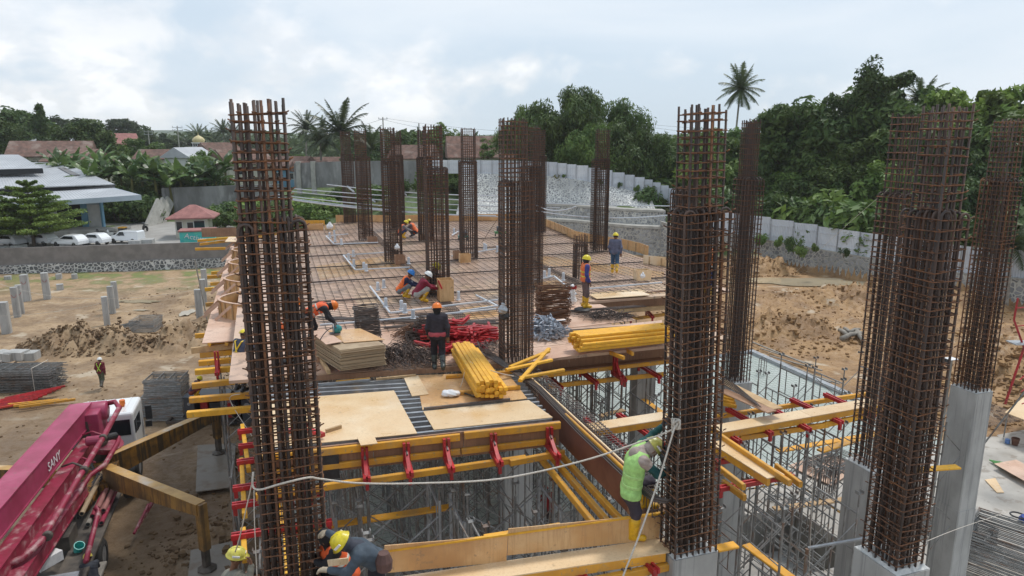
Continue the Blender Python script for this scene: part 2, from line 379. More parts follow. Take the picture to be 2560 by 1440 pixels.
slab_piece(mb,PIT[0],PIT[1],PIT[2],PIT[3],-1.9,-1.75)
tag(mb.build('pit',M['concrete']),kind='structure')
M['lean']=mat('pale_green_lean_concrete',(.50,.535,.495),(.41,.445,.41),.6,.35,c3=(.60,.62,.59),s3=.3,r2=.2)
GB=toL(G(2060,1165,0))[1]
mb=MB();slab_piece(mb,-1.2,28.1,GB,35.9,.03,.07);tag(mb.build('lean_concrete',M['lean']),kind='structure')
mb=MB()
for i in range(100):
 a=1+i*.28
 if a>27.9:break
 p,q=LW(a,GB+.2,.12),LW(a,35.4,.12);mb.tube([p,q],.008,3,False)
for i in range(int((35.3-GB)/.28)):
 p,q=LW(1,GB+.2+i*.28,.135),LW(27.9,GB+.2+i*.28,.135);mb.tube([p,q],.008,3,False)
tag(mb.build('wire_mesh',mat('wire',(.20,.26,.22),rough=.5,metal=.3)),'thin wire mesh laid over the pale green wet slab beyond the scaffolding','wire mesh')
kb=MB();kb.prism([LW(28.1,24)[:2],LW(28.45,24)[:2],LW(28.45,36.2)[:2],LW(28.1,36.2)[:2]],.03,.28);kb.prism([LW(-1.2,35.9)[:2],LW(28.1,35.9)[:2],LW(28.1,36.2)[:2],LW(-1.2,36.2)[:2]],.03,.22)
tag(kb.build('slab_edge_form',M['galv']),'low grey edge strip round the pale green slab beside the brown soil','edge form')
M['water']=mat('muddy_water',(.42,.34,.22),(.36,.29,.19),.5,.08,spec=.6)
def puddle(name,c,rx,ry,z,rz=0):
 mb=MB();n=30;pts=[]
 for k in range(n):
  a=2*math.pi*k/n;r=1+.28*math.sin(3*a+c[0])*math.cos(2*a)+.14*math.sin(7*a+1)
  x,y=rx*r*math.cos(a),ry*r*math.sin(a)
  pts.append((c[0]+x*math.cos(rz)-y*math.sin(rz),c[1]+x*math.sin(rz)+y*math.cos(rz)))
 mb.prism(pts,z-.02,z);tag(mb.build(name,M['water']),kind='structure')
p=G(1990,703,.2);puddle('puddle',(p.x,p.y),6.8,1.9,.2,-.1)
for(x,y,a_,b_)in((905/2.88,600+430/2.88,1.2,.35),(1010/2.88,600+440/2.88,1.5,.55),(990/2.88,600+490/2.88,.8,.2),(1350/2.88,600+500/2.88,.5,1.1)):
 p=G(x,y,0);h=float(ground_h(p.x,p.y));puddle('puddle',(p.x,p.y),a_,b_,h+.07)
p=G(60,838,0);
M['hill']=mat('distant_wooded_hill',(.05,.075,.045),(.075,.10,.055),.03,.95,.8,.05)
mb=MB();n=70;
hx=np.linspace(-1500,1500,n);ridge=22+26*np.abs(fbm(hx,hx*0+3,300,4,77))+12*sstep(-200,-900,hx)
vs=[]
for k in range(n):
 for(dy,hh)in((0,0),(60,.6),(130,1),(260,.75),(420,0)):vs.append((hx[k],1150+dy+40*math.sin(k),ridge[k]*hh*.8-1))
fs=[(k*5+j,(k+1)*5+j,(k+1)*5+j+1,k*5+j+1)for k in range(n-1)for j in range(4)]
mb.add(vs,fs);tag(mb.build('hills',M['hill'],smooth_=True),kind='structure')
# WALLS, FENCES
def stone_mat(name,scale=1.6,light=(.50,.48,.43),dark=(.17,.17,.17)):
 m=bpy.data.materials.new(name);m.use_nodes=True;t=m.node_tree;b=t.nodes['Principled BSDF'];b.inputs['Roughness'].default_value=.9
 tc_=t.nodes.new('ShaderNodeTexCoord');mpp=t.nodes.new('ShaderNodeMapping');t.links.new(tc_.outputs['Object'],mpp.inputs[0])
 v=t.nodes.new('ShaderNodeTexVoronoi');v.feature='DISTANCE_TO_EDGE';v.inputs['Scale'].default_value=scale;v.inputs['Randomness'].default_value=1
 ns=t.nodes.new('ShaderNodeTexNoise');ns.inputs['Scale'].default_value=3;t.links.new(mpp.outputs[0],ns.inputs['Vector'])
 mxv=t.nodes.new('ShaderNodeMixRGB');mxv.inputs[0].default_value=.12;t.links.new(mpp.outputs[0],mxv.inputs[1]);t.links.new(ns.outputs['Color'],mxv.inputs[2])
 t.links.new(mxv.outputs[0],v.inputs['Vector'])
 v2=t.nodes.new('ShaderNodeTexVoronoi');v2.inputs['Scale'].default_value=scale;t.links.new(mxv.outputs[0],v2.inputs['Vector'])
 cr=t.nodes.new('ShaderNodeMapRange');t.links.new(v.outputs['Distance'],cr.inputs[0]);cr.inputs[1].default_value=.07;cr.inputs[2].default_value=.13
 sc2=t.nodes.new('ShaderNodeSeparateColor');t.links.new(v2.outputs['Color'],sc2.inputs[0])
 stn=t.nodes.new('ShaderNodeMixRGB');stn.inputs[1].default_value=tuple(dark)+(1,);stn.inputs[2].default_value=tuple(d*2.0 for d in dark)+(1,);t.links.new(sc2.outputs[0],stn.inputs[0])
 n3=t.nodes.new('ShaderNodeTexNoise');n3.inputs['Scale'].default_value=.3;n3.inputs['Detail'].default_value=5;t.links.new(mpp.outputs[0],n3.inputs['Vector'])
 lt=t.nodes.new('ShaderNodeMixRGB');lt.inputs[1].default_value=tuple(light)+(1,);lt.inputs[2].default_value=tuple(l*.62 for l in light)+(1,)
 rr=t.nodes.new('ShaderNodeMapRange');rr.inputs[1].default_value=.4;rr.inputs[2].default_value=.65;t.links.new(n3.outputs[0],rr.inputs[0]);t.links.new(rr.outputs[0],lt.inputs[0])
 mi=t.nodes.new('ShaderNodeMixRGB');t.links.new(cr.outputs[0],mi.inputs[0]);t.links.new(lt.outputs[0],mi.inputs[1]);t.links.new(stn.outputs[0],mi.inputs[2])
 t.links.new(mi.outputs[0],b.inputs['Base Color'])
 bp=t.nodes.new('ShaderNodeBump');bp.inputs['Distance'].default_value=.06;t.links.new(cr.outputs[0],bp.inputs['Height']);t.links.new(bp.outputs[0],b.inputs['Normal'])
 return m
M['stone']=stone_mat('river_stone_masonry',3.1);M['stone_w']=stone_mat('stone_with_white_mortar',3.3,(.78,.77,.72),(.22,.22,.22))
M['stone_low']=stone_mat('low_stone_masonry',3.2,(.60,.58,.55),(.09,.09,.09))
M['cap']=mat('cement_ledge',(.40,.385,.35),(.30,.29,.26),1.2,.85)
M['oldwall']=mat('weathered_cement_wall',(.27,.265,.26),(.15,.145,.14),.35,.9,.01,6,c3=(.36,.35,.34),s3=.8,stretch=(1,1,.35))
M['plaster']=mat('rough_grey_render',(.235,.212,.20),(.175,.158,.148),.9,.95,.01,9,c3=(.22,.20,.19),s3=.4)
def face_wall(name,pts,m,thick=.5,back=(0,1,0),parent=None,smooth_=False):
 """pts: list of (bottom, top) 3D pairs; a slab of the given thickness behind the face"""
 mb=MB();bk=Vector(back).normalized()*thick;vs=[]
 for b_,t_ in pts:vs+=[Vector(b_),Vector(t_),Vector(t_)+bk,Vector(b_)+bk]
 fs=[]
 for i in range(len(pts)-1):
  o=i*4
  for k in range(4):fs.append((o+k,o+(k+1)%4,o+4+(k+1)%4,o+4+k))
 n=(len(pts)-1)*4;fs+=[(3,2,1,0),(n,n+1,n+2,n+3)]
 mb.add(vs,fs);return mb.build(name,m,parent,smooth_=smooth_)
wl=thing('boundary_wall','long grey rendered wall on a stone footing in front of the parked cars','wall',(-45,72,0))
A_,B_=Vector((-62,68.6,0)),Vector((-27.5,76.5,0))
def lerp(a,b_,t_):return Vector(a)+(Vector(b_)-Vector(a))*t_
face_wall('wall',[(lerp(A_,B_,k/10)+Vector((0,0,.7)),lerp(A_,B_,k/10)+Vector((0,0,2.55)))for k in range(11)],M['plaster'],.3,parent=wl)
face_wall('stone_footing',[(lerp(A_,B_,k/10)+Vector((0,-.35,-.6)),lerp(A_,B_,k/10)+Vector((0,-.22,.78+.05*math.sin(k*2))))for k in range(11)],M['stone_low'],.6,parent=wl)
def edge_pts(xs,dy0,z0,dy1,z1):
 return[((x,foot(x)+dy0,z0(x)if callable(z0)else z0),(x,foot(x)+dy1,z1(x)if callable(z1)else z1))for x in xs]
FP=[D(*q)for q in((1060,432,103),(1120,431,102),(1230,432,101),(1370,437,98),(1440,446,96),(1500,458,95),(1560,470,94),(1610,482,93),(1650,497,92),(1690,512,91))]
FX=[q.x for q in FP];tz=lambda x:float(np.interp(x,FX,[q.z for q in FP]));fy=lambda x:float(np.interp(x,FX,[q.y for q in FP]))
xs=list(np.linspace(4.5,18.4,12))
rt=thing('terraced_stone_wall','terraced river stone retaining wall with cement ledges behind the rebar deck','retaining wall',(11,84,0))
face_wall('lower_tier',edge_pts(xs,0,-.6,.7,3.1),M['stone'],1,parent=rt)
face_wall('lower_ledge',edge_pts(xs,.6,3.1,.65,3.4),M['cap'],2.2,parent=rt)
face_wall('middle_tier',edge_pts(xs,2.4,3.2,3.0,lambda x:min(4.85,tz(x)-.3)),M['stone'],1,parent=rt)
face_wall('upper_ledge',edge_pts(xs,2.9,lambda x:min(4.85,tz(x)-.3),2.95,lambda x:min(5.1,tz(x)-.1)),M['cap'],2,parent=rt)
xs2=list(np.linspace(-7.5,18.2,18))
face_wall('upper_tier',[((x,fy(x)-3.4,4.8),(x,fy(x)-.5,tz(x)-.1))for x in xs2],M['stone_w'],3,parent=rt)
xs3=list(np.linspace(-8,5.5,10))
face_wall('white_stone_slope',[((x,foot(x)-3.5,-.5),(x+.4,fy(x)-3.3,min(5.4,(x+10.5)*1.7)))for x in xs3],M['stone_w'],.8,parent=rt)
rw=thing('stone_retaining_wall','long river stone retaining wall with hanging weeds at the back of the muddy yard','retaining wall',(30,72,0))
xs=list(np.linspace(17.5,47,18));tz2=lambda x:np.interp(x,[17.5,20,24,31.5,38.5,60],[4.0,3.4,3.1,2.4,2.25,2.2])
face_wall('wall',edge_pts(xs,0,-.6,.35,lambda x:tz2(x)-.08),M['stone'],1,parent=rw)
face_wall('coping',edge_pts(xs,.3,lambda x:tz2(x)-.08,.3,lambda x:tz2(x)+.02),M['cap'],1.1,parent=rw)
M['fence']=mat('white_corrugated_fence',(.60,.63,.67),(.52,.55,.60),.6,.5,tint=.06,c3=(.68,.70,.73),s3=.3)
def fence(name,label,stops,panel_w=2.4,h=2.35,n_rib=10):
 """stops: ground points (x, y, z); panels are stepped level sheets of trapezoid corrugation"""
 root=thing(name,label,'fence',stops[0]);seg=[]
 for a,b_ in zip(stops,stops[1:]):
  a,b_=Vector(a),Vector(b_);n=max(1,round((b_-a).length/panel_w))
  seg+=[(lerp(a,b_,k/n),lerp(a,b_,(k+1)/n))for k in range(n)]
 for a,b_ in seg:
  d=Vector((b_.x-a.x,b_.y-a.y,0));L_=d.length;d.normalize();nrm=Vector((-d.y,d.x,0));zb=min(a.z,b_.z)-.15;zt=max(a.z,b_.z)+h
  mb=MB();pr=[];n=n_rib
  for k in range(n):
   for f_,o_ in((0,0),(.35,0),(.5,.05),(.85,.05)):pr.append(a+d*(L_*(k+f_)/n)+nrm*o_)
  pr.append(b_);vs=[]
  for p in pr:vs+=[Vector((p.x,p.y,zb)),Vector((p.x,p.y,zt))]
  mb.add(vs,[(2*i,2*i+2,2*i+3,2*i+1)for i in range(len(pr)-1)])
  mb.bar((a.x,a.y-.07,zb+.75*(zt-zb)),(b_.x,b_.y-.07,zb+.75*(zt-zb)),.03,.05);mb.bar((a.x,a.y-.07,zb+.3*(zt-zb)),(b_.x,b_.y-.07,zb+.3*(zt-zb)),.03,.05)
  mb.build('panel',M['fence'],root)
  pb_=MB();pb_.box((a.x,a.y-.1,(zb+zt)/2),(.07,.07,zt-zb+.1));pb_.build('post',M['galv'],root)
 return root
fs_=list(FP)+[Vector((19.6,87.2,5.0)),Vector((20.8,84.0,4.1)),Vector((22,foot(22)+.9,tz2(22)))]
fence('site_fence','white corrugated fence stepping down along the top of the terraced stone wall',fs_,1.5,1.75,6)
fs_=[(x,foot(x)+.9,tz2(x))for x in(22,24,28,31.5,35,38.5,43,48)]
fence('site_fence','straight run of pale corrugated fence on the stone wall behind the muddy yard',fs_,2.6,2.3,14)
ow=thing('old_wall','long weathered grey wall with pillars on the grassy bank behind the rebar deck','wall',(-18,115,7))
pts=[]
for px,yb,yt in((735,455,408),(840,452,404),(960,447,402),(1060,445,402),(1128,442,402)):pts.append((D(px,yb,113),D(px,yt,113)))
face_wall('wall',[(b_-Vector((0,0,1)),t_)for b_,t_ in pts],M['oldwall'],.3,parent=ow)
for px in(745,782,1000):mbp=MB();q=D(px,405,112.9);mbp.box((q.x,q.y,q.z-2.6),(.7,.5,5.4));mbp.build('pillar',M['cap'],ow)
gw=thing('retaining_wall','tall stained grey concrete retaining wall behind the guard house','retaining wall',(-44,104,2))
q0,q1,q2=D(403,470,103),D(700,460,107),D(1000,455,112)
face_wall('wall',[((q0.x,q0.y,1),q0),((q1.x,q1.y,1),q1)],M['oldwall'],.8,parent=gw)
mb=MB()
for(xa,ya,xb,yb,ya2)in((415,505,378,572,9),):
 for s_ in range(3):
  a,b_=D(425-s_*12,500+s_*3,102-s_*2),D(392-s_*12,575+2*s_,96-s_*1.5);mb.bar(a,b_,1.5,.35,(1,.1,.4))
mb.build('buttress',M['cap'],gw)
M['drive']=mat('worn_concrete_drive',(.36,.345,.32),(.29,.275,.255),.5,.85,c3=(.42,.40,.37),s3=.2)
mb=MB();mb.prism([(-80,68),(-29,77.5),(-27,81),(-33,86),(-36,92),(-44,101),(-52,101),(-62,92),(-80,92)],1.2,1.99);tag(mb.build('parking_lot',M['drive']),kind='structure')
def nth(i,n=0):
 return('first second third fourth fifth sixth seventh eighth ninth tenth eleventh twelfth thirteenth fourteenth fifteenth sixteenth seventeenth eighteenth nineteenth'.split()+[t_+u_ for t_ in('twenty','thirty','forty','fifty')for u_ in('','-first','-second','-third','-fourth','-fifth','-sixth','-seventh','-eighth','-ninth')])[i]
 # VEGETATION
def leaf_mat(name,c1,c2,rough=.55,sc_=.5):
 m=mat(name,c1,c2,sc_,rough,tint=.4,lo=.38,hi=.62)
 b=m.node_tree.nodes['Principled BSDF'];b.inputs['Specular IOR Level'].default_value=.35
 t=m.node_tree;tr=t.nodes.new('ShaderNodeBsdfTranslucent');mxs=t.nodes.new('ShaderNodeMixShader');mxs.inputs[0].default_value=.28
 lnk=b.inputs['Base Color'].links[0].from_socket;t.links.new(lnk,tr.inputs[0])
 o_=t.nodes['Material Output'];t.links.new(b.outputs[0],mxs.inputs[1]);t.links.new(tr.outputs[0],mxs.inputs[2]);t.links.new(mxs.outputs[0],o_.inputs[0])
 return m
M['leaf']=leaf_mat('broadleaf_green',(.085,.145,.032),(.15,.22,.045))
M['leaf_dark']=leaf_mat('dark_leaf_green',(.050,.095,.026),(.095,.15,.038))
M['leaf_mid']=leaf_mat('mid_leaf_green',(.070,.130,.030),(.13,.195,.045))
M['leaf_bright']=leaf_mat('bright_leaf_green',(.11,.18,.035),(.18,.25,.05))
M['leaf_olive']=leaf_mat('olive_leaf',(.13,.13,.04),(.22,.20,.065))
M['bamboo']=leaf_mat('bamboo_leaf',(.075,.135,.035),(.13,.20,.05))
M['palm']=leaf_mat('palm_frond',(.042,.065,.026),(.085,.11,.042),.4)
M['banana']=leaf_mat('banana_leaf',(.050,.10,.030),(.11,.17,.045),.35)
M['far_leaf']=leaf_mat('far_tree_leaf',(.055,.085,.035),(.09,.12,.045),.7,.12)
M['bark']=mat('bark',(.13,.10,.075),(.08,.062,.048),4,.95,.02)
M['bark_pale']=mat('pale_bark',(.30,.27,.23),(.20,.18,.155),3,.9,.01)
def leaves(mb,c,r,n,size,rg,droop=0,aspect=1.6,flat=.5):
 """n leaf quads filling the shell of an ellipsoid r around c"""
 d=rg.normal(size=(n,3));d/=np.linalg.norm(d,axis=1)[:,None]
 rad=1-rg.random(n)**2*.75
 P=np.array(c)+d*rad[:,None]*np.array(r)
 nrm=d*(1-flat)+rg.normal(size=(n,3))*.55+np.array([0,0,flat]);nrm/=np.linalg.norm(nrm,axis=1)[:,None]
 ax=rg.normal(size=(n,3))+np.array([0,0,-droop]);ax-=nrm*(ax*nrm).sum(1)[:,None];ax/=np.linalg.norm(ax,axis=1)[:,None]
 bx=np.cross(nrm,ax);s_=size*(.6+.8*rg.random(n))[:,None]
 A=P-ax*s_*.5*aspect;B=P+bx*s_*.32+nrm*s_*.08;Cc=P+ax*s_*.5*aspect;Dd=P-bx*s_*.32+nrm*s_*.08
 o=len(mb.v);V=np.stack([A,B,Cc,Dd],1).reshape(-1,3);mb.v+=V.tolist()
 mb.f+=[(o+4*i,o+4*i+1,o+4*i+2,o+4*i+3)for i in range(n)];mb.mi+=[mb.cm]*n
def fast_mesh(name,mb,m):
 me=bpy.data.meshes.new(name);me.from_pydata(mb.v,[],mb.f)
 for mm in(m if isinstance(m,(list,tuple))else[m]):me.materials.append(mm)
 me.update();return me
def limb_tree(seed,H,cr,trunk_h,leaf,size,nclump,per,m,bark='bark',droop=0,flat=.5,squash=.8,top_bias=0,clump_r=.34,tr=.22,aspect=1.6):
 """returns (crown mesh, trunk mesh): trunk with limbs that reach leaf clumps spread through an uneven crown"""
 rg=np.random.default_rng(seed);tb=MB();cb=MB();cc=np.array([0,0,trunk_h+(H-trunk_h)*.5]);ch=(H-trunk_h)*.5
 k=0;pts=[]
 while len(pts)<nclump:
  d=rg.normal(size=3);d/=np.linalg.norm(d);r=rg.random()**.45
  lump=1+.28*math.sin(3*math.atan2(d[1],d[0])+seed)+.15*math.sin(5*d[2]+seed*2)
  p=cc+d*r*np.array([cr*lump,cr*lump,ch]);
  if p[2]<trunk_h*.75:continue
  pts.append(p)
 tb.tube([(0,0,-.5),(rg.normal()*.1,rg.normal()*.1,trunk_h*.6),(rg.normal()*.2,rg.normal()*.2,trunk_h+ch*.5),(cc[0],cc[1],trunk_h+ch*1.3)],[tr*1.3,tr,tr*.6,tr*.15],7)
 for i,p in enumerate(pts):
  if i%3==0:
   s_=np.array([0,0,trunk_h*.7+(p[2]-trunk_h*.7)*.35]);mid=(s_+p)/2+np.array([0,0,.25*ch*.3])
   tb.tube([s_,mid,p],[tr*.38,tr*.22,tr*.06],5)
  rr=cr*clump_r*(.6+.8*rg.random());leaves(cb,p,(rr,rr,rr*squash),per,size,rg,droop,aspect,flat)
 return fast_mesh('crown',cb,m),fast_mesh('trunk',tb,M[bark])
def put_tree(name,label,cat,meshes,loc,s=1,rz=0,group=None,names=('crown','trunk')):
 root=thing(name,label,cat,loc,group,rz);root.scale=(s,)*3 if not isinstance(s,tuple)else s
 for nm,me in zip(names,meshes):
  if me is None:continue
  o=bpy.data.objects.new(nm,me);col.objects.link(o);o.parent=root
 return root
T_round=[limb_tree(s,9,3.6,2.6,'leaf',.42,34,190,m_)for s,m_ in((1,M['leaf']),(2,M['leaf_mid']),(3,M['leaf_dark']),(4,M['leaf_mid']))]
T_big=[limb_tree(s,14,5.6,3.5,'leaf',.5,60,210,m_,tr=.35,clump_r=.27)for s,m_ in((11,M['leaf_dark']),(12,M['leaf_mid']),(13,M['leaf']))]
T_far=[limb_tree(s,12,5.5,3,'leaf',.9,26,90,M['far_leaf'],clump_r=.36)for s in(21,22,23)]
T_flat=limb_tree(31,13,6.5,7.5,'leaf',.42,40,150,M['far_leaf'],squash=.35,clump_r=.25)
T_cassava=limb_tree(41,12,6.5,5,'leaf',.75,60,90,M['leaf_bright'],'bark_pale',clump_r=.20,squash=.5,tr=.2,flat=.8,aspect=1.2)
def shrub_mesh(seed,m,w_=1.6,h=1.5,n=7,per=150,size=.22):
 rg=np.random.default_rng(seed);cb=MB()
 for i in range(n):
  a=rg.random()*6.28;r=rg.random()**.5*w_*.7;z=h*(.3+.5*rg.random());leaves(cb,(r*math.cos(a),r*math.sin(a),z),(w_*.45,w_*.45,h*.38),per,size,rg)
 sb=MB()
 for i in range(5):sb.tube([(0,0,-.2),((rg.random()-.5)*w_*.5,(rg.random()-.5)*w_*.5,h*.5)],[.05,.02],4)
 return fast_mesh('foliage',cb,m),fast_mesh('stem',sb,M['bark'])
SH=[shrub_mesh(51,M['leaf']),shrub_mesh(52,M['leaf_mid']),shrub_mesh(53,M['leaf_bright']),shrub_mesh(54,M['leaf_dark']),shrub_mesh(55,M['leaf_olive'])]
def frond(mb,base,az,el,L_,droop,w_,rg,n=12,gap=True,rib=.03,blade=1.0):
 """a feather frond: rib plus leaflets hanging on both sides"""
 p=Vector(base);d=Vector((math.cos(az)*math.cos(el),math.sin(az)*math.cos(el),math.sin(el)));pts=[p.copy()];step=L_/n
 for i in range(n):
  d=(d+Vector((0,0,-droop*(i+1)/n*.16))).normalized();p=p+d*step;pts.append(p.copy())
 mb.tube(pts,[rib*(1-i/(n+1))+.006 for i in range(n+1)],4,False)
 for i in range(1,n*4):
  f=i/(n*4);q=f*n;k=min(int(q),n-1);c=pts[k].lerp(pts[k+1],q-k);t_=(pts[k+1]-pts[k]).normalized();side=t_.cross(UP)
  if side.length<.01:side=Vector((1,0,0))
  side.normalize();ln=w_*math.sin(math.pi*min(1,f*.9+.12))**.6*(.85+.3*rg.random())
  for sg in(-1,1):
   tip=c+side*sg*ln*.8+t_*ln*.55+Vector((0,0,-ln*(.25+.45*rg.random())))
   wv=t_*(L_/(n*4))*.62*blade
   mb.add([c-wv,c+wv,tip+wv*.15,tip-wv*.15],[(0,1,2,3)])
def palm_meshes(seed,H,nf,L_,m,droop=1.0,lean=.3,el_lo=-.35,el_hi=1.35,w_=.8):
 rg=np.random.default_rng(seed);cb=MB();tb=MB()
 tp=[Vector((lean*(k/6)**2,lean*.3*(k/6),H*k/6-(.6 if k==0 else 0)))for k in range(7)];tb.tube(tp,[.26,.2,.18,.165,.155,.15,.17],8)
 for i in range(nf):
  frond(cb,tp[-1]+Vector((0,0,.1)),i*2.399+rg.random()*.3,el_lo+(el_hi-el_lo)*((i+.5)/nf),L_*(.85+.3*rg.random()),droop*(1.2-.5*i/nf),w_,rg)
 for i in range(7):a=i*.9;cb.lathe(tp[-1]+Vector((.25*math.cos(a),.25*math.sin(a),-.25)),[(.02,-.12),(.11,-.05),(.12,.04),(.02,.13)],6)
 return fast_mesh('crown',cb,m),fast_mesh('trunk',tb,M['bark_pale'])
def banana_meshes(seed,H=3.2,nf=9,L_=2.6):
 rg=np.random.default_rng(seed);cb=MB();tb=MB();tb.tube([(0,0,-.3),(.03,0,H*.5),(.1,.05,H)],[.17,.14,.08],7)
 for i in range(nf):
  az=i*2.399+rg.random()*.4;el=.35+1.0*(i/nf);p=Vector((.1,.05,H-.15));d=Vector((math.cos(az)*math.cos(el),math.sin(az)*math.cos(el),math.sin(el)));pts=[p.copy()];n=7
  for k in range(n):d=(d+Vector((0,0,-.11*(k+1)/n*2))).normalized();p=p+d*L_/n;pts.append(p.copy())
  for k in range(n):
   t_=(pts[k+1]-pts[k]).normalized();side=t_.cross(UP).normalized();w0=.36*math.sin(math.pi*min(1,(k/n)*.86+.1))+.04;w1=.36*math.sin(math.pi*min(1,((k+1)/n)*.86+.1))+.04
   for sg in(-1,1):
    dn=Vector((0,0,-.1-rg.random()*.16))
    cb.add([pts[k],pts[k+1],pts[k+1]+side*sg*w1+dn,pts[k]+side*sg*w0+dn],[(0,1,2,3)])
 return fast_mesh('leaves',cb,M['banana']),fast_mesh('stem',tb,M['leaf_olive'])
BAN=[banana_meshes(s)for s in(61,62,63)]
PALM=[palm_meshes(71,7.0,26,4.4,M['palm']),palm_meshes(72,5.5,22,4.0,M['palm'],1.3)]
def zg(x,y):return float(ground_h(x,y))
def place(px,py,Y,s,kinds,i,name,label,cat,group=None,z=None):
 """tree whose crown top shows at (px, py) when it stands at distance Y"""
 top=D(px,py,Y);g_=zg(top.x,Y)if z is None else z
 return top,g_
tp=D(1852,222,118);g_=zg(tp.x,118)
put_tree('coconut_palm','single very tall slender coconut palm rising above the trees into the sky','palm tree',palm_meshes(75,tp.z-g_,30,4.3,M['palm'],.75,.5,-.95,1.5,1.0),(tp.x-.5,118,g_),names=('crown','trunk'))
for i,(px,py,Y,k,s,lb)in enumerate(((762,322,150,0,1.0,'small far coconut palm at the left of the palm cluster behind the deck'),(800,352,128,1,1.15,'low bushy coconut palm in the palm cluster behind the deck'),(857,332,126,0,1.5,'largest coconut palm of the cluster behind the grey wall'),(930,370,130,1,1.2,'dark coconut palm at the right of the palm cluster behind the grey wall'),(1118,398,124,1,1.0,'single palm beside the brown tiled roof'))):
 p=D(px,py,Y);Hm=(7.0,5.5)[k]*s;put_tree('coconut_palm',lb,'palm tree',PALM[k],(p.x,Y,p.z-Hm),s,i*1.3,'palms behind the deck')
for i,(px,py,Y)in enumerate(((494,352,230),(520,345,235),(560,338,240),(470,358,260),(585,345,250))):
 p=D(px,py,Y);put_tree('coconut_palm',['far coconut palm beside the mosque dome','far coconut palm right of the mosque dome','far coconut palm nearest the big left rebar column','small far coconut palm left of the mosque dome','far coconut palm half hidden by the left rebar column'][i],'palm tree',PALM[i%2],(p.x,Y,p.z-6.5),1.1,i*2.0,'far palms on the horizon')
def bamboo_meshes(seed,H,spread,nst,per):
 rg=np.random.default_rng(seed);cb=MB();tb=MB()
 for i in range(nst):
  a=rg.random()*6.28;r0=rg.random()*1.2;r1=spread*(.25+.75*rg.random());h=H*(.62+.38*rg.random())*(1-.18*(r1/spread))
  b0=Vector((r0*math.cos(a),r0*math.sin(a),-.3));pts=[]
  for k in range(9):
   t_=k/8;rr=r0+(r1-r0)*t_**1.8;zz=h*(1-(1-t_)**1.5)-(h*.22*max(0,t_-.75)*4*(r1/spread));pts.append(Vector((rr*math.cos(a),rr*math.sin(a),zz)))
  tb.tube(pts,[.05]*4+[.04,.03,.025,.02,.01],4,False)
  for k in range(3,9):
   p=pts[k];rad=spread*.17*(1.25 if k>5 else .8)
   leaves(cb,p-Vector((0,0,rad*.6)),(rad,rad,rad*1.35),per,.27,rg,2.2,2.4,.25)
 return fast_mesh('foliage',cb,M['bamboo']),fast_mesh('stem',tb,M['leaf_olive'])
BB=[bamboo_meshes(81,15,6.2,28,150),bamboo_meshes(82,11,4.6,22,120)]
for i,(px,ptop,Y,k,Hm)in enumerate(((1425,178,104,0,15),(1525,205,106,0,15),(1325,238,108,1,11),(1585,285,100,1,11),(1655,312,99,1,11),(1470,280,99,0,15))):
 p=D(px,ptop,Y);g_=zg(p.x,Y);s=(p.z-g_)/Hm
 put_tree('bamboo_clump',['tallest bamboo clump with drooping plumes left of centre of the bamboo stand','tall bamboo clump on the right shoulder of the big bamboo stand','bamboo clump leaning out at the left end of the stand','lower bamboo clump stepping down to the right of the stand','yellow green bamboo clump beside the near rebar column','front bamboo clump just behind the white fence'][i],'bamboo',BB[k],(p.x,Y,g_),(min(s,1.35),min(s,1.35),s),i*1.1,'bamboo clumps behind the white fence',names=('foliage','stem'))
wood=[(1700,345,104,'b',1,'green tree between the bamboo and the near rebar column'),(1760,360,96,'r',0,'round tree just behind the near rebar column'),(1800,318,112,'r',1,'tree crown at the foot of the tall coconut palm'),(1880,330,108,'b',2,'broad green tree right of the tall coconut palm'),(1950,335,98,'r',2,'dark tree left of the vine covered tree'),(2010,250,92,'b',0,'dark tree forming the left shoulder of the vine covered tree'),(2075,262,94,'b',1,'tree draped with bright climbing leaves in the dark wood'),(2050,395,86,'r',3,'olive tinged tree low in front of the dark wood'),(2240,200,90,'b',0,'dark tree crowding the right side of the vine covered tree'),(2300,280,84,'b',1,'dark green tree between the two right hand rebar columns'),(2400,300,78,'b',0,'dark tree behind the nearest right rebar column'),(2520,330,74,'b',0,'dark tree at the right border behind the rebar column'),(1915,420,90,'r',2,'dark low tree behind the fence corner'),(2160,360,84,'b',2,'leafy tree below the vine covered tree'),(2600,260,80,'b',1,'tree cut off by the right border'),(2240,400,78,'r',1,'lower tree behind the fence right of the wood'),(1980,430,88,'r',1,'tree overhanging the fence beside the stone wall'),(2460,420,70,'r',2,'dark bushy tree directly behind the right fence')]
for i,(px,py,Y,k,j,lb)in enumerate(wood):
 p=D(px,py,Y);g_=zg(p.x,Y);Hm=14 if k=='b' else 9;s=(p.z-g_)/Hm;me_=(T_big if k=='b' else T_round)[j%(3 if k=='b' else 4)]
 put_tree('broadleaf_tree',lb,'tree',me_,(p.x,Y,g_),(max(s,.8)*.95,max(s,.8)*.95,s),i*1.7,'trees of the right hand wood')
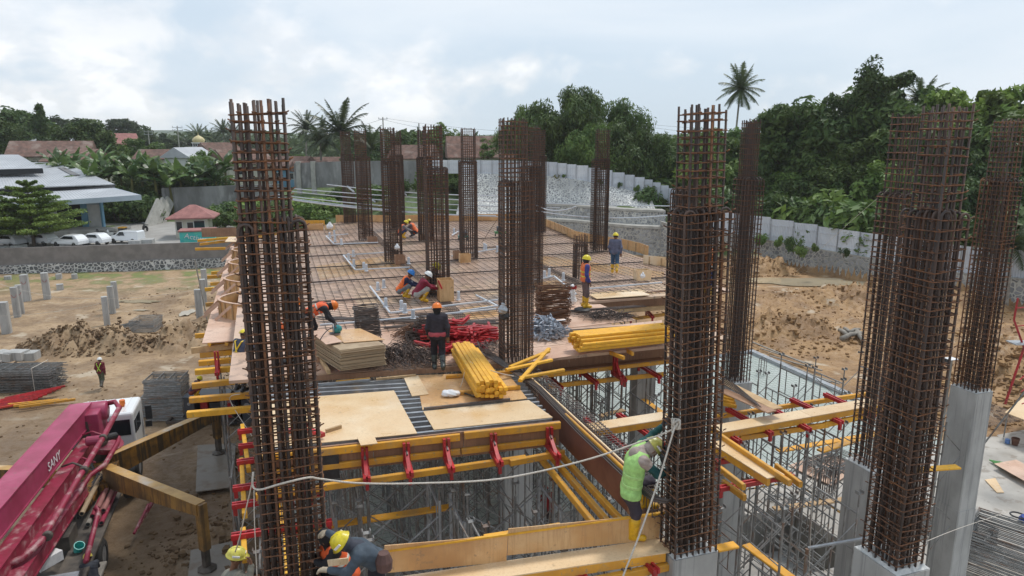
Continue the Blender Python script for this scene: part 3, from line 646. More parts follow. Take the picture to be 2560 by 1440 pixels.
def vine_tree(seed,H):
 rg=np.random.default_rng(seed);cb=MB();tb=MB();tb.tube([(0,0,-.5),(.2,0,H*.5),(-.2,.2,H*.93)],[.5,.4,.15],8)
 for k in range(70):
  z=H*(.12+.86*rg.random());a=rg.random()*6.28;w_=(1.1+2.2*(z/H)*abs(math.sin(z*1.1+1)));r=w_*rg.random()**.5
  if z>H*.8:r*=.55
  rr=.8+.7*rg.random();leaves(cb,(r*math.cos(a),r*math.sin(a),z),(rr,rr,rr*1.25),200,.36,rg,1.0,1.3,.3)
 for k in range(9):
  a=rg.random()*6.28;z=H*(.45+.45*rg.random());e=Vector((math.cos(a)*4.2,math.sin(a)*4.2,z+1));tb.tube([(0,0,z-1.2),e*.6+Vector((0,0,z*.4)),e],[.16,.1,.03],5)
  for q in range(4):leaves(cb,e*(.5+.17*q)+Vector((0,0,z*(.5-.17*q)-.4)),(.9,.9,.9),150,.36,rg,1.2,1.3,.3)
 return fast_mesh('crown',cb,M['leaf_dark']),fast_mesh('trunk',tb,M['bark'])
p=D(2180,158,88);g_=zg(p.x,88);put_tree('vine_covered_tree','towering dark tree smothered in climbing vines, tallest of the right wood','tree',vine_tree(91,p.z-g_),(p.x,88,g_))
for i,(px,py,Y)in enumerate(((2370,225,88),(2470,208,84),(2555,215,80))):
 p=D(px,py,Y);g_=zg(p.x,Y);put_tree('broad_leaved_tree',['tree with large pale fingered leaves behind the nearest right rebar column','tree with large pale fingered leaves reaching the top right sky','tree with large pale fingered leaves at the top right corner'][i],'tree',T_cassava,(p.x,Y,g_),(1.0,1.0,(p.z-g_)/12),i*2.2,'large leaved trees at the top right')
for i,(px,py,Y,k)in enumerate(((2300,238,92,0),(2190,470,82,1),(2545,560,56,1))):
 p=D(px,py,Y);put_tree('palm_tree',['palm fronds showing beside the vine covered tree top','dark low palm in the middle of the right wood','palm fronds hanging over the fence at the right border'][i],'palm tree',PALM[k],(p.x,Y,p.z-6.3),.8,i)
for i,(px,py,Y)in enumerate(((1905,345,100),(2095,318,90),(1935,352,101),(2545,545,62))):
 p=D(px,py,Y);put_tree('banana_plant',['banana leaves against the sky right of the tall coconut palm','banana leaves in the gap beside the vine covered tree','second banana plant against the sky beside the coconut palm','banana plant above the fence at the right border'][i],'banana plant',BAN[i%3],(p.x,Y,p.z-4.2),1.15,i*1.5,'banana plants in the right wood',names=('leaves','stem'))
k=0
for i in range(46):
 x=-12+i*1.34+random.uniform(-.5,.5);off=(fy(x)-float(foot(x))+.9 if x<18 else 9.5 if x<22.5 else 1.8)+random.uniform(0,4)
 s=random.uniform(1.2,2.3);y=float(foot(x))+off+.95*s;j=random.choice((0,1,1,3,3,4 if i%5==0 else 1))
 put_tree('shrub',nth(i,46)+' leafy shrub from the left in the thicket behind the white fence','shrub',SH[j],(x,y,zg(x,y)-.1),s,random.uniform(0,6),'thicket behind the white fence',names=('foliage','stem'))
for i in range(26):
 x=6+i*1.75;y=float(foot(x))+random.uniform(7.5,10)+(9 if x<24 else 0);s=random.uniform(2.4,3.4)
 put_tree('shrub',nth(i)+' tall bush from the left filling the shade under the wood behind the fence','shrub',SH[(3,1,3,0)[i%4]],(x,y,zg(x,y)-.1),s,i*1.3,'tall bushes under the wood',names=('foliage','stem'))
for i,(px,py,s)in enumerate(((1905,598,.8),(1945,603,.7),(1985,610,.9),(2000,628,.7),(2040,618,.5),(2110,630,.5),(1625,478,.9),(1590,470,.5),(1550,462,.45),(1500,455,.4),(1660,500,.5),(1310,432,.3),(1410,440,.3))):
 x=D(px,py,78).x if px>1800 else D(px,py,92).x
 Y=float(foot(x))+.25 if px>1800 else fy(x)-.6;p=D(px,py,Y)
 put_tree('wall_weed','weed hanging over the stone wall, %s from the left'%nth(i,20)if px>1800 else 'green weed at the fence foot of the terraced wall, number %s'%nth(i,20),'weed',SH[(1,0,3)[i%3]],(p.x,Y,p.z-.9*s),(s*.8,s*.5,s),i,'weeds on the river stone wall' if px>1800 else 'weeds along the terraced wall',names=('foliage','stem'))
lefty=[(15,268,150,'b',0,'dark tree at the left border above the warehouse roof'),(60,285,155,'b',0,'second dark tree from the left border'),(-20,300,130,'b',1,'dark tree cut by the left border'),(130,330,190,'b',1,'hazy tree behind the pointed tree'),(215,305,135,'b',1,'big round bright tree above the brown roofs'),(250,330,140,'r',0,'smaller round tree beside the pink roof'),(185,335,165,'r',3,'tree between the pointed tree and the big round one'),(345,345,150,'r',1,'tree right of the pink roof'),(370,395,118,'r',0,'tree above the banana grove'),(490,395,112,'r',3,'olive green tree left of the big rebar column'),(520,375,120,'r',1,'tree in front of the mosque house roofs'),(330,430,108,'r',2,'dark leafy tree above the grey retaining wall end'),(310,452,105,'r',0,'light green tree beside the banana grove'),(350,470,103,'r',2,'dark tree shading the slope right of the warehouse'),(285,470,106,'r',2,'dark tree close behind the warehouse roof'),(1035,325,150,'r',1,'tree behind the brown tiled roof'),(1010,340,145,'r',3,'lower tree left of the power pole'),(1100,318,140,'r',0,'tree right of the power pole beside the roof'),(950,365,122,'r',2,'bright tree under the palms'),(1215,350,118,'r',3,'tree beside the bamboo above the brown roof'),(740,385,160,'r',1,'tree behind the houses left of the palms'),(690,400,170,'r',3,'tree between the rebar column and the palms'),(1185,362,125,'r',1,'olive tree in front of the long brown roof'),(880,372,140,'r',2,'dark tree among the palm trunks'),(905,330,150,'r',1,'feathery tree between palms and power pole')]
for i,(px,py,Y,k,j,lb)in enumerate(lefty):
 p=D(px,py,Y);g_=zg(p.x,Y);Hm=14 if k=='b' else 9;s=(p.z-g_)/Hm;me_=(T_big if k=='b' else T_round)[j]
 put_tree('broadleaf_tree',lb,'tree',me_,(p.x,Y,g_),(max(s,.62),)*2+(s,),i*1.3,'trees of the village behind the site')
def conifer(seed,H):
 rg=np.random.default_rng(seed);cb=MB();tb=MB();tb.tube([(0,0,-.5),(0,0,H)],[.25,.03],6)
 for k in range(52):
  t_=rg.random()**.8;z=H*(.12+.86*t_);r=(1-t_)*2.7+.25;a=rg.random()*6.28;q=rg.random()**.5*r;leaves(cb,(q*math.cos(a),q*math.sin(a),z),(.8*(1.2-t_*.6),)*2+(.7,),110,.34,rg,1.5,2,.3)
 return fast_mesh('crown',cb,M['leaf_dark']),fast_mesh('trunk',tb,M['bark'])
p=D(94,258,140);g_=zg(p.x,140);put_tree('pointed_tree','dark pointed tree like a cypress on the left skyline','tree',conifer(95,p.z-g_),(p.x,140,g_),(1.15,1.15,1))
SKY=((150,292),(200,296),(298,294),(335,312),(260,330),(320,330),(370,330),(405,342),(430,352),(455,350),(120,300),(540,352),(610,352),(650,345),(10,300),(720,358),(790,360),(980,350),(1060,345),(1240,345),(1150,350),(840,350),(565,340),(475,345))
SKO=sorted(q[0]for q in SKY)
for i,(px,py)in enumerate(SKY):
 Y=240+17*(i%6);p=D(px,py,Y);g_=zg(p.x,Y);flat_=i in(1,2,4);me_=T_flat if flat_ else T_far[i%3];s=(p.z-g_)/(13 if flat_ else 12)
 put_tree('distant_tree','far skyline tree beyond the village, '+nth(SKO.index(px),24)+' of the hazy row from the left','tree',me_,(p.x,Y,g_),(max(s,.9),max(s,.9),s),i*1.1,'hazy skyline trees')
rg_=np.random.default_rng(5)
fb=MB()
for i in range(1100):
 y=255+420*rg_.random()**1.3;x=(-.85+1.75*rg_.random())*y;leaves(fb,(x,y,6+5.5*rg_.random()),(7,7,5.5),26,2.6,rg_)
tag(fb.build('far_woodland',M['far_leaf']),kind='stuff')
bans=[(245,395,104),(270,425,102),(300,415,103),(325,432,101),(350,408,104),(385,420,103),(230,440,101),(405,448,104),(425,452,103),(450,440,105),(480,455,105),(510,430,106),(540,440,106),(560,405,108),(140,400,112),(160,412,110),(180,398,114),(205,420,108)]
BNO=sorted(q[0]for q in bans)
for i,(px,py,Y)in enumerate(bans):
 p=D(px,py,Y);put_tree('banana_plant',nth(BNO.index(px),18)+' banana plant from the left in the grove behind the warehouse','banana plant',BAN[i%3],(p.x,Y,p.z-4.9 if px>300 else p.z-5.3),1.25+.3*random.random(),i*1.9,'banana grove behind the warehouse',names=('leaves','stem'))
for i,(px,py,Y,s,j)in enumerate(((250,500,100,2.3,3),(290,505,99,2.4,3),(330,500,99,2.4,1),(365,495,99,2.2,3),(270,470,101,2.2,1),(395,440,106,2.0,0),(430,430,108,2.2,2),(470,425,108,2.2,0),(505,440,108,2.0,0),(550,445,108,2.0,1),(80,400,125,2.6,3),(30,395,125,2.6,1),(120,385,130,2.2,0),(520,545,95,1.4,3),(560,535,96,1.9,3),(560,570,92,1.5,1),(650,500,100,2.2,2),(720,490,98,2.3,2),(775,485,97,2.2,2),(745,520,92,2.0,0),(800,512,92,1.8,0),(850,500,94,1.6,0),(700,540,88,1.8,1),(900,470,104,1.6,3),(940,465,105,1.4,1),(1000,452,108,1.3,1),(640,560,86,2.0,1),(835,470,104,1.5,0),(1050,452,108,1.2,0),(960,500,98,1.1,4))):
 p=D(px,py,Y);g_=zg(p.x,Y)
 put_tree('shrub','leafy shrub %s on the green bank left of the big cage'%nth(i,40)if px<600 else 'green shrub %s on the bank behind the far deck edge'%nth(i,40),'shrub',SH[j],(p.x,Y,max(g_-.1,p.z-1.5*s)),s,i*1.4,'shrubs on the left bank' if px<600 else 'shrubs behind the deck',names=('foliage','stem'))
def layered(seed,H):
 rg=np.random.default_rng(seed);cb=MB();tb=MB();tb.tube([(0,0,-.4),(.1,0,H*.55),(.15,.1,H)],[.2,.13,.03],7)
 for L_ in range(9):
  z=H*(.22+.76*L_/8);rad=(4.6,4.9,4.6,4.0,3.4,2.8,2.2,1.6,.9)[L_]
  for k in range(9-L_//2):
   a=k*2.399+L_;e=Vector((rad*(.75+.4*rg.random())*math.cos(a),rad*(.75+.4*rg.random())*math.sin(a),z+rad*.18));s_=Vector((.1,0,z-.2));tb.tube([s_,(s_+e)/2+Vector((0,0,-.05)),e],[.055,.035,.012],4)
   for q in range(4):
    c=s_.lerp(e,.35+.2*q);leaves(cb,c,(rad*.21,rad*.21,.16),85,.2,rg,0,1.6,.9)
 return fast_mesh('crown',cb,M['leaf_bright']),fast_mesh('trunk',tb,M['bark'])
p=D(62,455,76);put_tree('layered_tree','feathery tree with flat layered branches by the warehouse front','tree',layered(97,p.z-1.9),(p.x,76,1.9),(1.0,1.0,1.0),.4)
p=D(-60,470,74);put_tree('layered_tree','feathery layered tree mostly cut by the left border','tree',layered(98,p.z-1.9),(p.x,74,1.9),(.9,.9,1),2)
# BUILDINGS AND STREET THINGS LEFT AND FAR
M['tile']=mat('old_roof_tile',(.19,.105,.08),(.11,.066,.052),1.6,.9,.04,6,c3=(.24,.18,.15),s3=.5,tint=.15)
M['tile_pink']=mat('pinkish_roof_tile',(.32,.14,.125),(.23,.10,.09),1.5,.85,tint=.1)
M['metal_roof']=mat('grey_metal_roof',(.42,.43,.45),(.36,.37,.39),.35,.5,c3=(.50,.51,.53),s3=.2)
M['cream']=mat('cream_render',(.58,.55,.46),(.50,.47,.39),1,.9,tint=.08);M['whitewall']=mat('white_render',(.70,.70,.68),(.60,.60,.58),.8,.9)
M['glass']=mat('dark_glass',(.02,.024,.03),rough=.12,spec=.8);M['bluepaint']=mat('blue_painted_wall',(.16,.33,.46),(.13,.28,.40),1,.8)
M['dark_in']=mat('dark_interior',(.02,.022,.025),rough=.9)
def hip_roof(root,c,L_,W_,zb,h,rz,m,over=.5,rid=.35,name='roof',gable=False):
 ax=Vector((math.cos(rz),math.sin(rz),0));ay=Vector((-math.sin(rz),math.cos(rz),0));c=Vector((c[0],c[1],0));l,w_=L_/2+over,W_/2+over;r=l if gable else l*rid
 P=lambda a,b_,z_:c+ax*a+ay*b_+UP*z_
 mb=MB();e=[P(-l,-w_,zb),P(l,-w_,zb),P(l,w_,zb),P(-l,w_,zb)];rd=[P(-r,0,zb+h),P(r,0,zb+h)];e2=[p-UP*.15 for p in e]
 mb.add(e+rd+e2,[(0,1,5,4),(2,3,4,5),(1,2,5),(3,0,4),(0,6,7,1),(1,7,8,2),(2,8,9,3),(3,9,6,0),(6,9,8,7)])
 return mb.build(name,m,root)
def house(label,px,py,Y,L_,W_,h,rh,rz,roof_m,wall_m='cream',gable=True,windows=2,name='house'):
 p=D(px,py,Y);z0=min(zg(p.x,Y),p.z-rh-h);zb=p.z-rh
 root=thing(name,label,'house',(p.x,Y,z0));ax=Vector((math.cos(rz),math.sin(rz),0));ay=Vector((-math.sin(rz),math.cos(rz),0));c=Vector((p.x,Y,0))
 mb=MB();mb.box((p.x,Y,(z0+zb)/2),(L_,W_,zb-z0),rz)
 if gable:
  for s_ in(-1,1):q=c+ax*s_*(L_/2-.1);mb.extr([q-ay*W_/2+UP*zb,q+ay*W_/2+UP*zb,q+UP*(zb+rh*.93)],ax*.1*-s_)
 mb.build('wall',M[wall_m],root);hip_roof(root,(p.x,Y),L_,W_,zb,rh,rz,M[roof_m],gable=gable)
 for k in range(windows):
  q=c+ax*L_*((k+.5)/windows-.5)-ay*(W_/2+.03)+UP*(zb-1.3);w_=MB();w_.box(q,(1.1,.06,1.1),rz);fr=w_.build('window',M['whitewall'],root);g_=MB();g_.box(q-ay*.03,(.9,.05,.9),rz);g_.build('pane',M['glass'],fr)
 return root
house('house with long brown tiled roof behind the grey wall left of the bamboo',1205,340,119,11,7,2.6,3.4,.15,'tile')
house('brown tiled hut roof between the power pole and the rebar columns',1035,362,121,6.5,6,2.2,2.2,-.2,'tile')
house('low brown tiled house above the warehouse roof',130,352,128,12,8,2.6,2.6,.35,'tile')
house('long white shed roof behind the dark tree at the left',110,345,150,16,6,2.5,1.2,0,'metal_roof','whitewall')
house('second brown tiled house beside the banana grove',195,372,122,8,7,2.6,2.0,-.3,'tile')
house('house with pink tiled roof on the left skyline',288,333,170,8,7,2.6,2.6,.7,'tile_pink')
house('low red tiled house left of the mosque',412,373,128,8,6,2.4,1.6,.1,'tile')
house('house with pale metal roof below the mosque dome',470,368,124,6,5,2.4,1.6,1.3,'metal_roof','whitewall')
house('red brown gabled house right of the mosque dome',545,356,135,7,6,3,2.8,1.1,'tile','cream')
house('gabled house with red brown roof beside the big left rebar column',600,372,122,8,6,2.6,2.4,.9,'tile')
house('brown tiled house right of the big left rebar column',735,390,124,7,5,2.4,2.0,-.5,'tile','bluepaint')
house('small tiled house with pale gable right of the left rebar column',775,402,121,5,4,2.4,1.6,.6,'tile','whitewall')
house('long tiled roof glimpsed under the palms',800,392,150,14,7,2.6,1.8,0,'tile')
house('pale shed with white eaves in the shade of the bamboo',1535,372,112,6,5,2.6,1.2,.1,'metal_roof','cream')
house('grey roofed shed glimpsed through the right rebar columns',2290,350,92,7,6,4,1.6,.2,'tile','oldwall')
p=D(495,335,175);z0=p.z-8.2
ms=thing('mosque','small white mosque with a golden yellow dome on the skyline','mosque',(p.x,175,z0))
def mv(q):return(p.x+q[0]*.7,175+q[1]*.7,z0+q[2])
mb=MB();mb.box(mv((0,0,2.4)),(7,6,4.8));mb.box(mv((0,0,4.95)),(5.2,4.4,.3));mb.lathe(mv((0,0,5.1)),[(1.5,0),(1.5,.9),(1.75,.95),(1.75,1.1)],16);mb.build('wall',M['whitewall'],ms)
mb=MB();mb.lathe(mv((0,0,6.2)),[(1.25,0),(1.45,.4),(1.35,.8),(1.0,1.2),(.5,1.5),(.15,1.7),(.06,1.9),(.05,2.3),(.01,2.5)],20);mb.build('dome',mat('golden_dome',(.60,.50,.26),(.50,.41,.20),1,.5),ms,smooth_=True)
mb=MB()
for k in(-2,-1,0,1,2):mb.box(mv((k*.75,-2.25,5.6)),(.3,.12,.6))
mb.build('window',M['glass'],ms)
gp=D(487,575,84);g0=1.95
gh=thing('guard_house','small cream guard house with a pink tiled hipped roof','guard house',(gp.x,84,g0))
mb=MB();mb.box((gp.x,84,g0+1.25),(3.6,3.2,2.5),.25);mb.build('wall',M['cream'],gh)
for(ox,w_,hh,zz,nm)in((-.15,.65,1.9,.95,'door'),(.85,1.15,1.0,1.55,'window'),(-1.35,.6,1.0,1.5,'window')):
 q=Vector((gp.x,84,0))+Vector((math.cos(.25),math.sin(.25),0))*ox+Vector((math.sin(.25),-math.cos(.25),0))*1.62;f=MB();f.box((q.x,q.y,g0+zz),(w_+.1,.06,hh+.1),.25);fo=f.build(nm,M['whitewall'],gh);g_=MB();g_.box((q.x+.012,q.y-.035,g0+zz),(w_,.05,hh),.25);g_.build('pane',M['glass'],fo)
hip_roof(gh,(gp.x,84),3.6,3.2,g0+2.5,1.35,.25,M['tile_pink'],.85,.12)
def text_obj(name,txt,m,parent,loc,rot,size,ext=.01,world=True):
 cu=bpy.data.curves.new(name,'FONT');cu.body=txt;cu.size=size;cu.extrude=ext;cu.align_x='CENTER';cu.align_y='CENTER'
 tmp=bpy.data.objects.new(name,cu);col.objects.link(tmp);dg=bpy.context.evaluated_depsgraph_get();me=bpy.data.meshes.new_from_object(tmp.evaluated_get(dg));bpy.data.objects.remove(tmp);me.materials.clear();me.materials.append(m)
 o=bpy.data.objects.new(name,me);col.objects.link(o);o.parent=parent;o.location=Vector(loc)-(wloc(parent)if world else Vector());o.rotation_euler=rot;return o
p0_,p1_=D(449,590,76.5),D(505,590,77.5)
bl=thing('sign_box','turquoise painted signboard with white lettering and a pink roof beside the guard house','sign',(p0_.x,76.5,2.0))
mb=MB();mb.prism([(p0_.x,76.5),(p0_.x+3.4,77.6),(p0_.x+2.6,79.8),(p0_.x-.8,78.7)],1.5,3.45);mb.build('panel',mat('turquoise_paint',(.05,.42,.40),(.06,.48,.45),1.5,.6,c3=(.12,.52,.36),s3=1),bl)
mb=MB();mb.prism([(p0_.x-.1,76.35),(p0_.x+3.5,77.5),(p0_.x+2.7,80),(p0_.x-.9,78.85)],3.46,3.6);mb.build('roof',M['tile_pink'],bl)
text_obj('lettering','Activo',M['whitewall'],bl,(p0_.x+1.45,76.5+.43,2.8),(R(90),R(14),math.atan2(1.1,3.4)),.8,.02)
M['shade_panel']=mat('blue_grey_cladding',(.40,.47,.52),(.34,.40,.45),.5,.6)
wh=thing('warehouse','low grey metal roofed warehouse with blue trimmed white walls and a dark open bay','warehouse',(-58,95,1.9))
def corr_roof(name,quad,m,n=40,amp=.05,thick=.08,mat_i=None):
 """quad: lower-left, lower-right, upper-right, upper-left; ribs run up the slope"""
 a,b_,c_,d_=[Vector(q)for q in quad];nn=(b_-a).cross(d_-a).normalized();mb=MB();vs=[]
 for i in range(n*2+1):
  f=i/(n*2);o_=nn*(amp if i%2 else 0);vs+=[a.lerp(b_,f)+o_,d_.lerp(c_,f)+o_]
 mb.add(vs,[(2*i,2*i+2,2*i+3,2*i+1)for i in range(n*2)]);mb.add([a,b_,c_,d_,a-nn*thick,b_-nn*thick,c_-nn*thick,d_-nn*thick],[(4,7,6,5),(0,4,5,1),(1,5,6,2),(2,6,7,3),(3,7,4,0)])
 return mb.build(name,m,wh)
R0=D(288,461,93);R1=D(160,407,112);R2=D(-140,404,112);R3=D(-200,478,88)
corr_roof('main_roof',(R3,R0,R1,R2),M['metal_roof'],60)
c0,c1,c2,c3=D(352,488,84),D(285,470,92),D(-60,490,90),D(-120,520,80)
corr_roof('canopy_roof',(c3,c0,c1,c2),M['metal_roof'],50)
d0,d1,d2,d3=D(108,430,99),D(48,395,112),D(-100,395,112),D(-120,436,97);corr_roof('raised_roof',tuple(q+UP*.5 for q in(d3,d0,d1,d2)),M['metal_roof'],30)
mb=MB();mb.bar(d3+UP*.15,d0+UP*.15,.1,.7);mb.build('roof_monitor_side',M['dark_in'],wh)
mb=MB();mb.add([R3-UP*.1,R0-UP*.1,c1-UP*.05,c2-UP*.05],[(0,1,2,3)]);mb.build('clerestory',M['dark_in'],wh)  # dark strip added to close the gap between main roof and canopy
mb=MB();mb.bar(c3-UP*.25,c0-UP*.25,.1,.6);mb.bar(c0-UP*.25,c1-UP*.25,.1,.55);mb.build('fascia',M['shade_panel'],wh)
sk=[R3.lerp(R0,.86).lerp(R2.lerp(R1,.86),a_)for a_ in(.35,.72)]+[R3.lerp(R0,.91).lerp(R2.lerp(R1,.91),a_)for a_ in(.72,.35)]
mb=MB();mb.extr([q+UP*.12 for q in sk],(0,0,.03));mb.build('skylight',mat('dirty_skylight',(.16,.15,.15),rough=.5),wh)
def wpt(px,Y=88.5):return D(px,600,Y)
def wbox(name,px0,px1,z0,z1,m,Y=88.5,dy=.3,off=0):
 a,b_=wpt(px0,Y),wpt(px1,Y);mb=MB();mb.box(((a.x+b_.x)/2,Y-off,(z0+z1)/2),(b_.x-a.x,dy,z1-z0));return mb.build(name,m,wh)
wbox('wall',-150,150,1.5,6.2,M['whitewall']);wbox('wall',228,262,1.5,6.9,M['whitewall'])
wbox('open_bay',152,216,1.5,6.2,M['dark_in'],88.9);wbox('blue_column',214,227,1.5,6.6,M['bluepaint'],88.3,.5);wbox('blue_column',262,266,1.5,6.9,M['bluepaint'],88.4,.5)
wbox('upper_cladding',228,262,5.4,6.9,M['shade_panel'],88.3,.1);wbox('base_course',-150,266,1.5,2.6,M['shade_panel'],88.2,.3)
wbox('notice_board',60,130,3.3,4.4,mat('blue_notice',(.03,.09,.16),(.05,.16,.24),5,.5),88.1,.1);wbox('notice',134,141,3.2,4.0,M['whitewall'],88.1,.1);wbox('notice',144,152,3.3,3.9,M['tile_pink'],88.1,.1)
mb=MB();a,b_=wpt(265,88.6),D(262,600,110);mb.extr([(a.x,88.6,1.5),(a.x,88.6,6.9),(b_.x-3,106,6.9),(b_.x-3,106,1.5)],(-.3,0,0));mb.build('side_wall',M['whitewall'],wh)
mb=MB();a,b_=wpt(90,85),wpt(300,85);mb.box(((a.x+b_.x)/2,85.6,2.2),(b_.x-a.x,3.6,1.0));tag(mb.build('loading_platform',M['cap']),'low grey loading platform in front of the warehouse with motorbikes on it','platform')
p=D(125,600,78);lm=thing('street_lamp','grey street lamp with a curved arm in front of the warehouse','street lamp',(p.x,78,1.9))
t_=D(120,505,78);mb=MB();pts=[(p.x,78,1.9),(p.x,78,t_.z-1.3)]+[(p.x+.9*(1-math.cos(a)),78,t_.z-1.3+1.3*math.sin(a))for a in(.5,1.0,1.4)];mb.tube(pts,[.09,.07,.06,.05,.05],8);mb.build('pole',M['galv'],lm)
mb=MB();mb.box((p.x+1.0,78,t_.z+.02),(.8,.3,.16));mb.build('lamp_head',M['whitewall'],lm)
def ppole(label,px,ptop,Y,h,arms=1,arm=1.6):
 t_=D(px,ptop,Y);root=thing('power_pole',label,'power pole',(t_.x,Y,t_.z-h));mb=MB();mb.tube([(t_.x,Y,t_.z-h),(t_.x,Y,t_.z)],[.16,.10],7);mb.build('pole',M['cap'],root)
 for k in range(arms):mb=MB();mb.box((t_.x,Y,t_.z-.3-.6*k),(arm,.12,.1));[mb.lathe((t_.x+s_*arm*.45,Y,t_.z-.25-.6*k),[(.05,0),(.06,.1),(.03,.28)],6)for s_ in(-1,0,1)];mb.build('crossarm',M['galv'],root)
 return t_
A1=ppole('tall concrete power pole with crossarm left of the mosque',443,315,150,11,2,2.2);A2=ppole('shorter power pole among the trees left of the mosque',370,326,165,9,2,2.0);A3=ppole('power pole with a fork of insulators above the palms',957,293,120,12,1,1.5);A4=ppole('thin leaning mast beside the brown tiled roof',1047,308,120,9,0)
def cable(label,a,b_,sag,r=.012,n=14,name='power_line',m='black',cat='cable',group=None):
 a,b_=Vector(a),Vector(b_);mb=MB();mb.tube([a.lerp(b_,k/n)-UP*(sag*4*(k/n)*(1-k/n))for k in range(n+1)],r,4,False);return tag(mb.build(name,M[m]),label,cat,group)
A5=D(1560,345,112)
cable('power line from the forked pole to the bamboo, upper strand',A3+UP*-.2+Vector((.6,0,0)),A5+UP*.6,.8,.02);cable('power line from the forked pole to the bamboo, lower strand',A3+UP*-.4,A5-UP*.6,1.4,.02)
cable('power line between the forked pole and the tall left pole',A3-UP*.3,A1-UP*.3,3,.02);cable('power line between the two left poles',A1-UP*.4,A2-UP*.3,.8,.02)
cable('sky power line passing behind the coconut palm, upper strand',D(1560,302,112),D(2080,302,112),1.2,.018);cable('sky power line passing behind the coconut palm, lower strand',D(1560,306,112),D(2080,308,112),1.6,.018)
M['carwhite']=mat('white_car_paint',(.78,.79,.80),rough=.22,coat=.6);M['tyre']=mat('tyre_rubber',(.025,.025,.026),(.045,.042,.04),12,.8)
M['orange']=mat('orange_plastic',(.75,.18,.02),rough=.4)
def car(label,x,y,z,rz,L_=4.3,W_=1.7,H=1.5,van=False):
 root=thing('parked_car',label,'car',(x,y,z),'cars parked behind the long grey wall',rz);hw=W_/2;l=L_/2
 if van:prof=[(-l,.35),(-l,H-.1),(-l+.15,H),(l-1.7,H),(l-1.0,1.05),(l-.15,.85),(l,.6),(l,.35)]
 else:prof=[(-l,.35),(-l,.75),(-l+.1,.95),(-l+.55,H-.08),(-l+.9,H),(l-2.1,H),(l-1.25,.98),(l-.2,.8),(l,.6),(l,.35)]
 mb=MB();n=len(prof);vs=[]
 for s_,k in((-1,1.0),(1,1.0)):
  for px_,pz in prof:ins=.13 if pz>1.0 else 0;vs.append((px_,s_*(hw-ins),pz))
 mb.add(vs,[tuple(range(n-1,-1,-1)),tuple(range(n,2*n))]+[(i,(i+1)%n,n+(i+1)%n,n+i)for i in range(n)]);bo=mb.build('body',M['carwhite'],root,world=False)
 bv=bo.modifiers.new('bev','BEVEL');bv.width=.07;bv.segments=2
 wn=MB();f0=(l-2.0 if not van else l-1.62,H-.1);f1=(l-1.32 if not van else l-1.08,1.1)
 wn.add([(f0[0]+.05,-hw+.2,f0[1]+.02),(f0[0]+.05,hw-.2,f0[1]+.02),(f1[0]+.06,hw-.16,f1[1]),(f1[0]+.06,-hw+.16,f1[1])],[(0,1,2,3)]);wn.build('windscreen',M['glass'],root,world=False)
 for s_ in(-1,1):
  sw=MB();x0=-l+.7 if not van else l-2.5;sw.add([(x0,s_*(hw+.01),1.0),(f1[0]-.2,s_*(hw+.01),1.0),(f0[0]-.15,s_*(hw-.09),H-.13),(x0+.25,s_*(hw-.09),H-.13)],[(0,1,2,3)]);sw.build('side_window',M['glass'],root,world=False)
  for xx in(-l+.75,l-.8):ww=MB();ww.lathe((xx,s_*(hw-.1)-.1,.32),[(.1,0),(.3,0),(.32,.04),(.32,.16),(.3,.2),(.1,.2)],14,(0,1,0));ww.build('wheel',M['tyre'],root,world=False)
  hl=MB();hl.box((l-.03,s_*(hw-.3),.68),(.08,.35,.14));hl.build('headlight',M['glass'],root,world=False)
 return root
for i,(px,py,Y,rz,van,lb)in enumerate(((232,606,77.0,2.95,False,'white hatchback parked between the street lamp and the white van'),(318,606,78.5,3.0,True,'white van parked nearest the turquoise signboard'),(175,607,75.8,2.9,False,'white car half hidden behind the wall beside the hatchback'),(100,604,77,2.9,False,'white car under the layered branches by the lamp post'),(20,610,76,2.9,False,'white car roof showing at the left border'))):
 p=D(px,py,Y);car(lb,p.x,Y,2.0,rz,van=van,H=1.55 if van else 1.45).scale=(.86,.86,.92)
def bike(label,x,y,z,rz,m='black',lean=.12):
 root=thing('motorbike',label,'motorbike',(x,y,z),None,rz);root.rotation_euler=(lean,0,rz)
 for xx in(-.62,.62):mb=MB();mb.lathe((xx,-.05,.28),[(.16,0),(.28,0),(.28,.1),(.16,.1)],14,(0,1,0));mb.build('wheel',M['tyre'],root,world=False)
 mb=MB();mb.bar((-.35,0,.5),(.25,0,.42),.24,.3);mb.bar((.25,0,.4),(.5,0,.85),.22,.12);mb.bar((.62,0,.3),(.48,0,.95),.06,.06);mb.build('frame',M[m],root,world=False)
 mb=MB();mb.bar((-.7,0,.78),(.1,0,.74),.24,.1,ch=.03);mb.build('seat',M['black'],root,world=False)
 mb=MB();mb.tube([(.42,-.32,1.0),(.48,0,.97),(.42,.32,1.0)],.02,5);mb.build('handlebar',M['galv'],root,world=False)
 mb=MB();mb.box((.58,0,.88),(.12,.16,.16));mb.build('headlight',M['glass'],root,world=False)
p=D(364,585,89);bike('black motorbike parked alone on the drive by the grass',p.x,89,2.02,2.4)
p=D(283,600,83);bike('white scooter parked beside the yellow topped bin',p.x,82.6,2.02,2.9,'whitewall');p=D(252,598,83);bike('black motorbike parked next to the white scooter',p.x,82.9,2.02,2.7)
p=D(309,595,83);bn=thing('wheelie_bin','dark wheelie bin with yellow lid beside the scooter','bin',(p.x,83,2));mb=MB();mb.lathe((p.x,83,2.02),[(.42,0),(.5,1.1)],4);mb.build('bin_body',M['black'],bn);mb=MB();mb.lathe((p.x,83,3.13),[(.54,0),(.52,.1),(.1,.16)],4);mb.build('lid',M['yellow_new'],bn)
mb=MB()
for k in range(14):a=D(290+k*3,590,86);mb.tube([(a.x,86,2),(a.x,86,3)],.025,4)
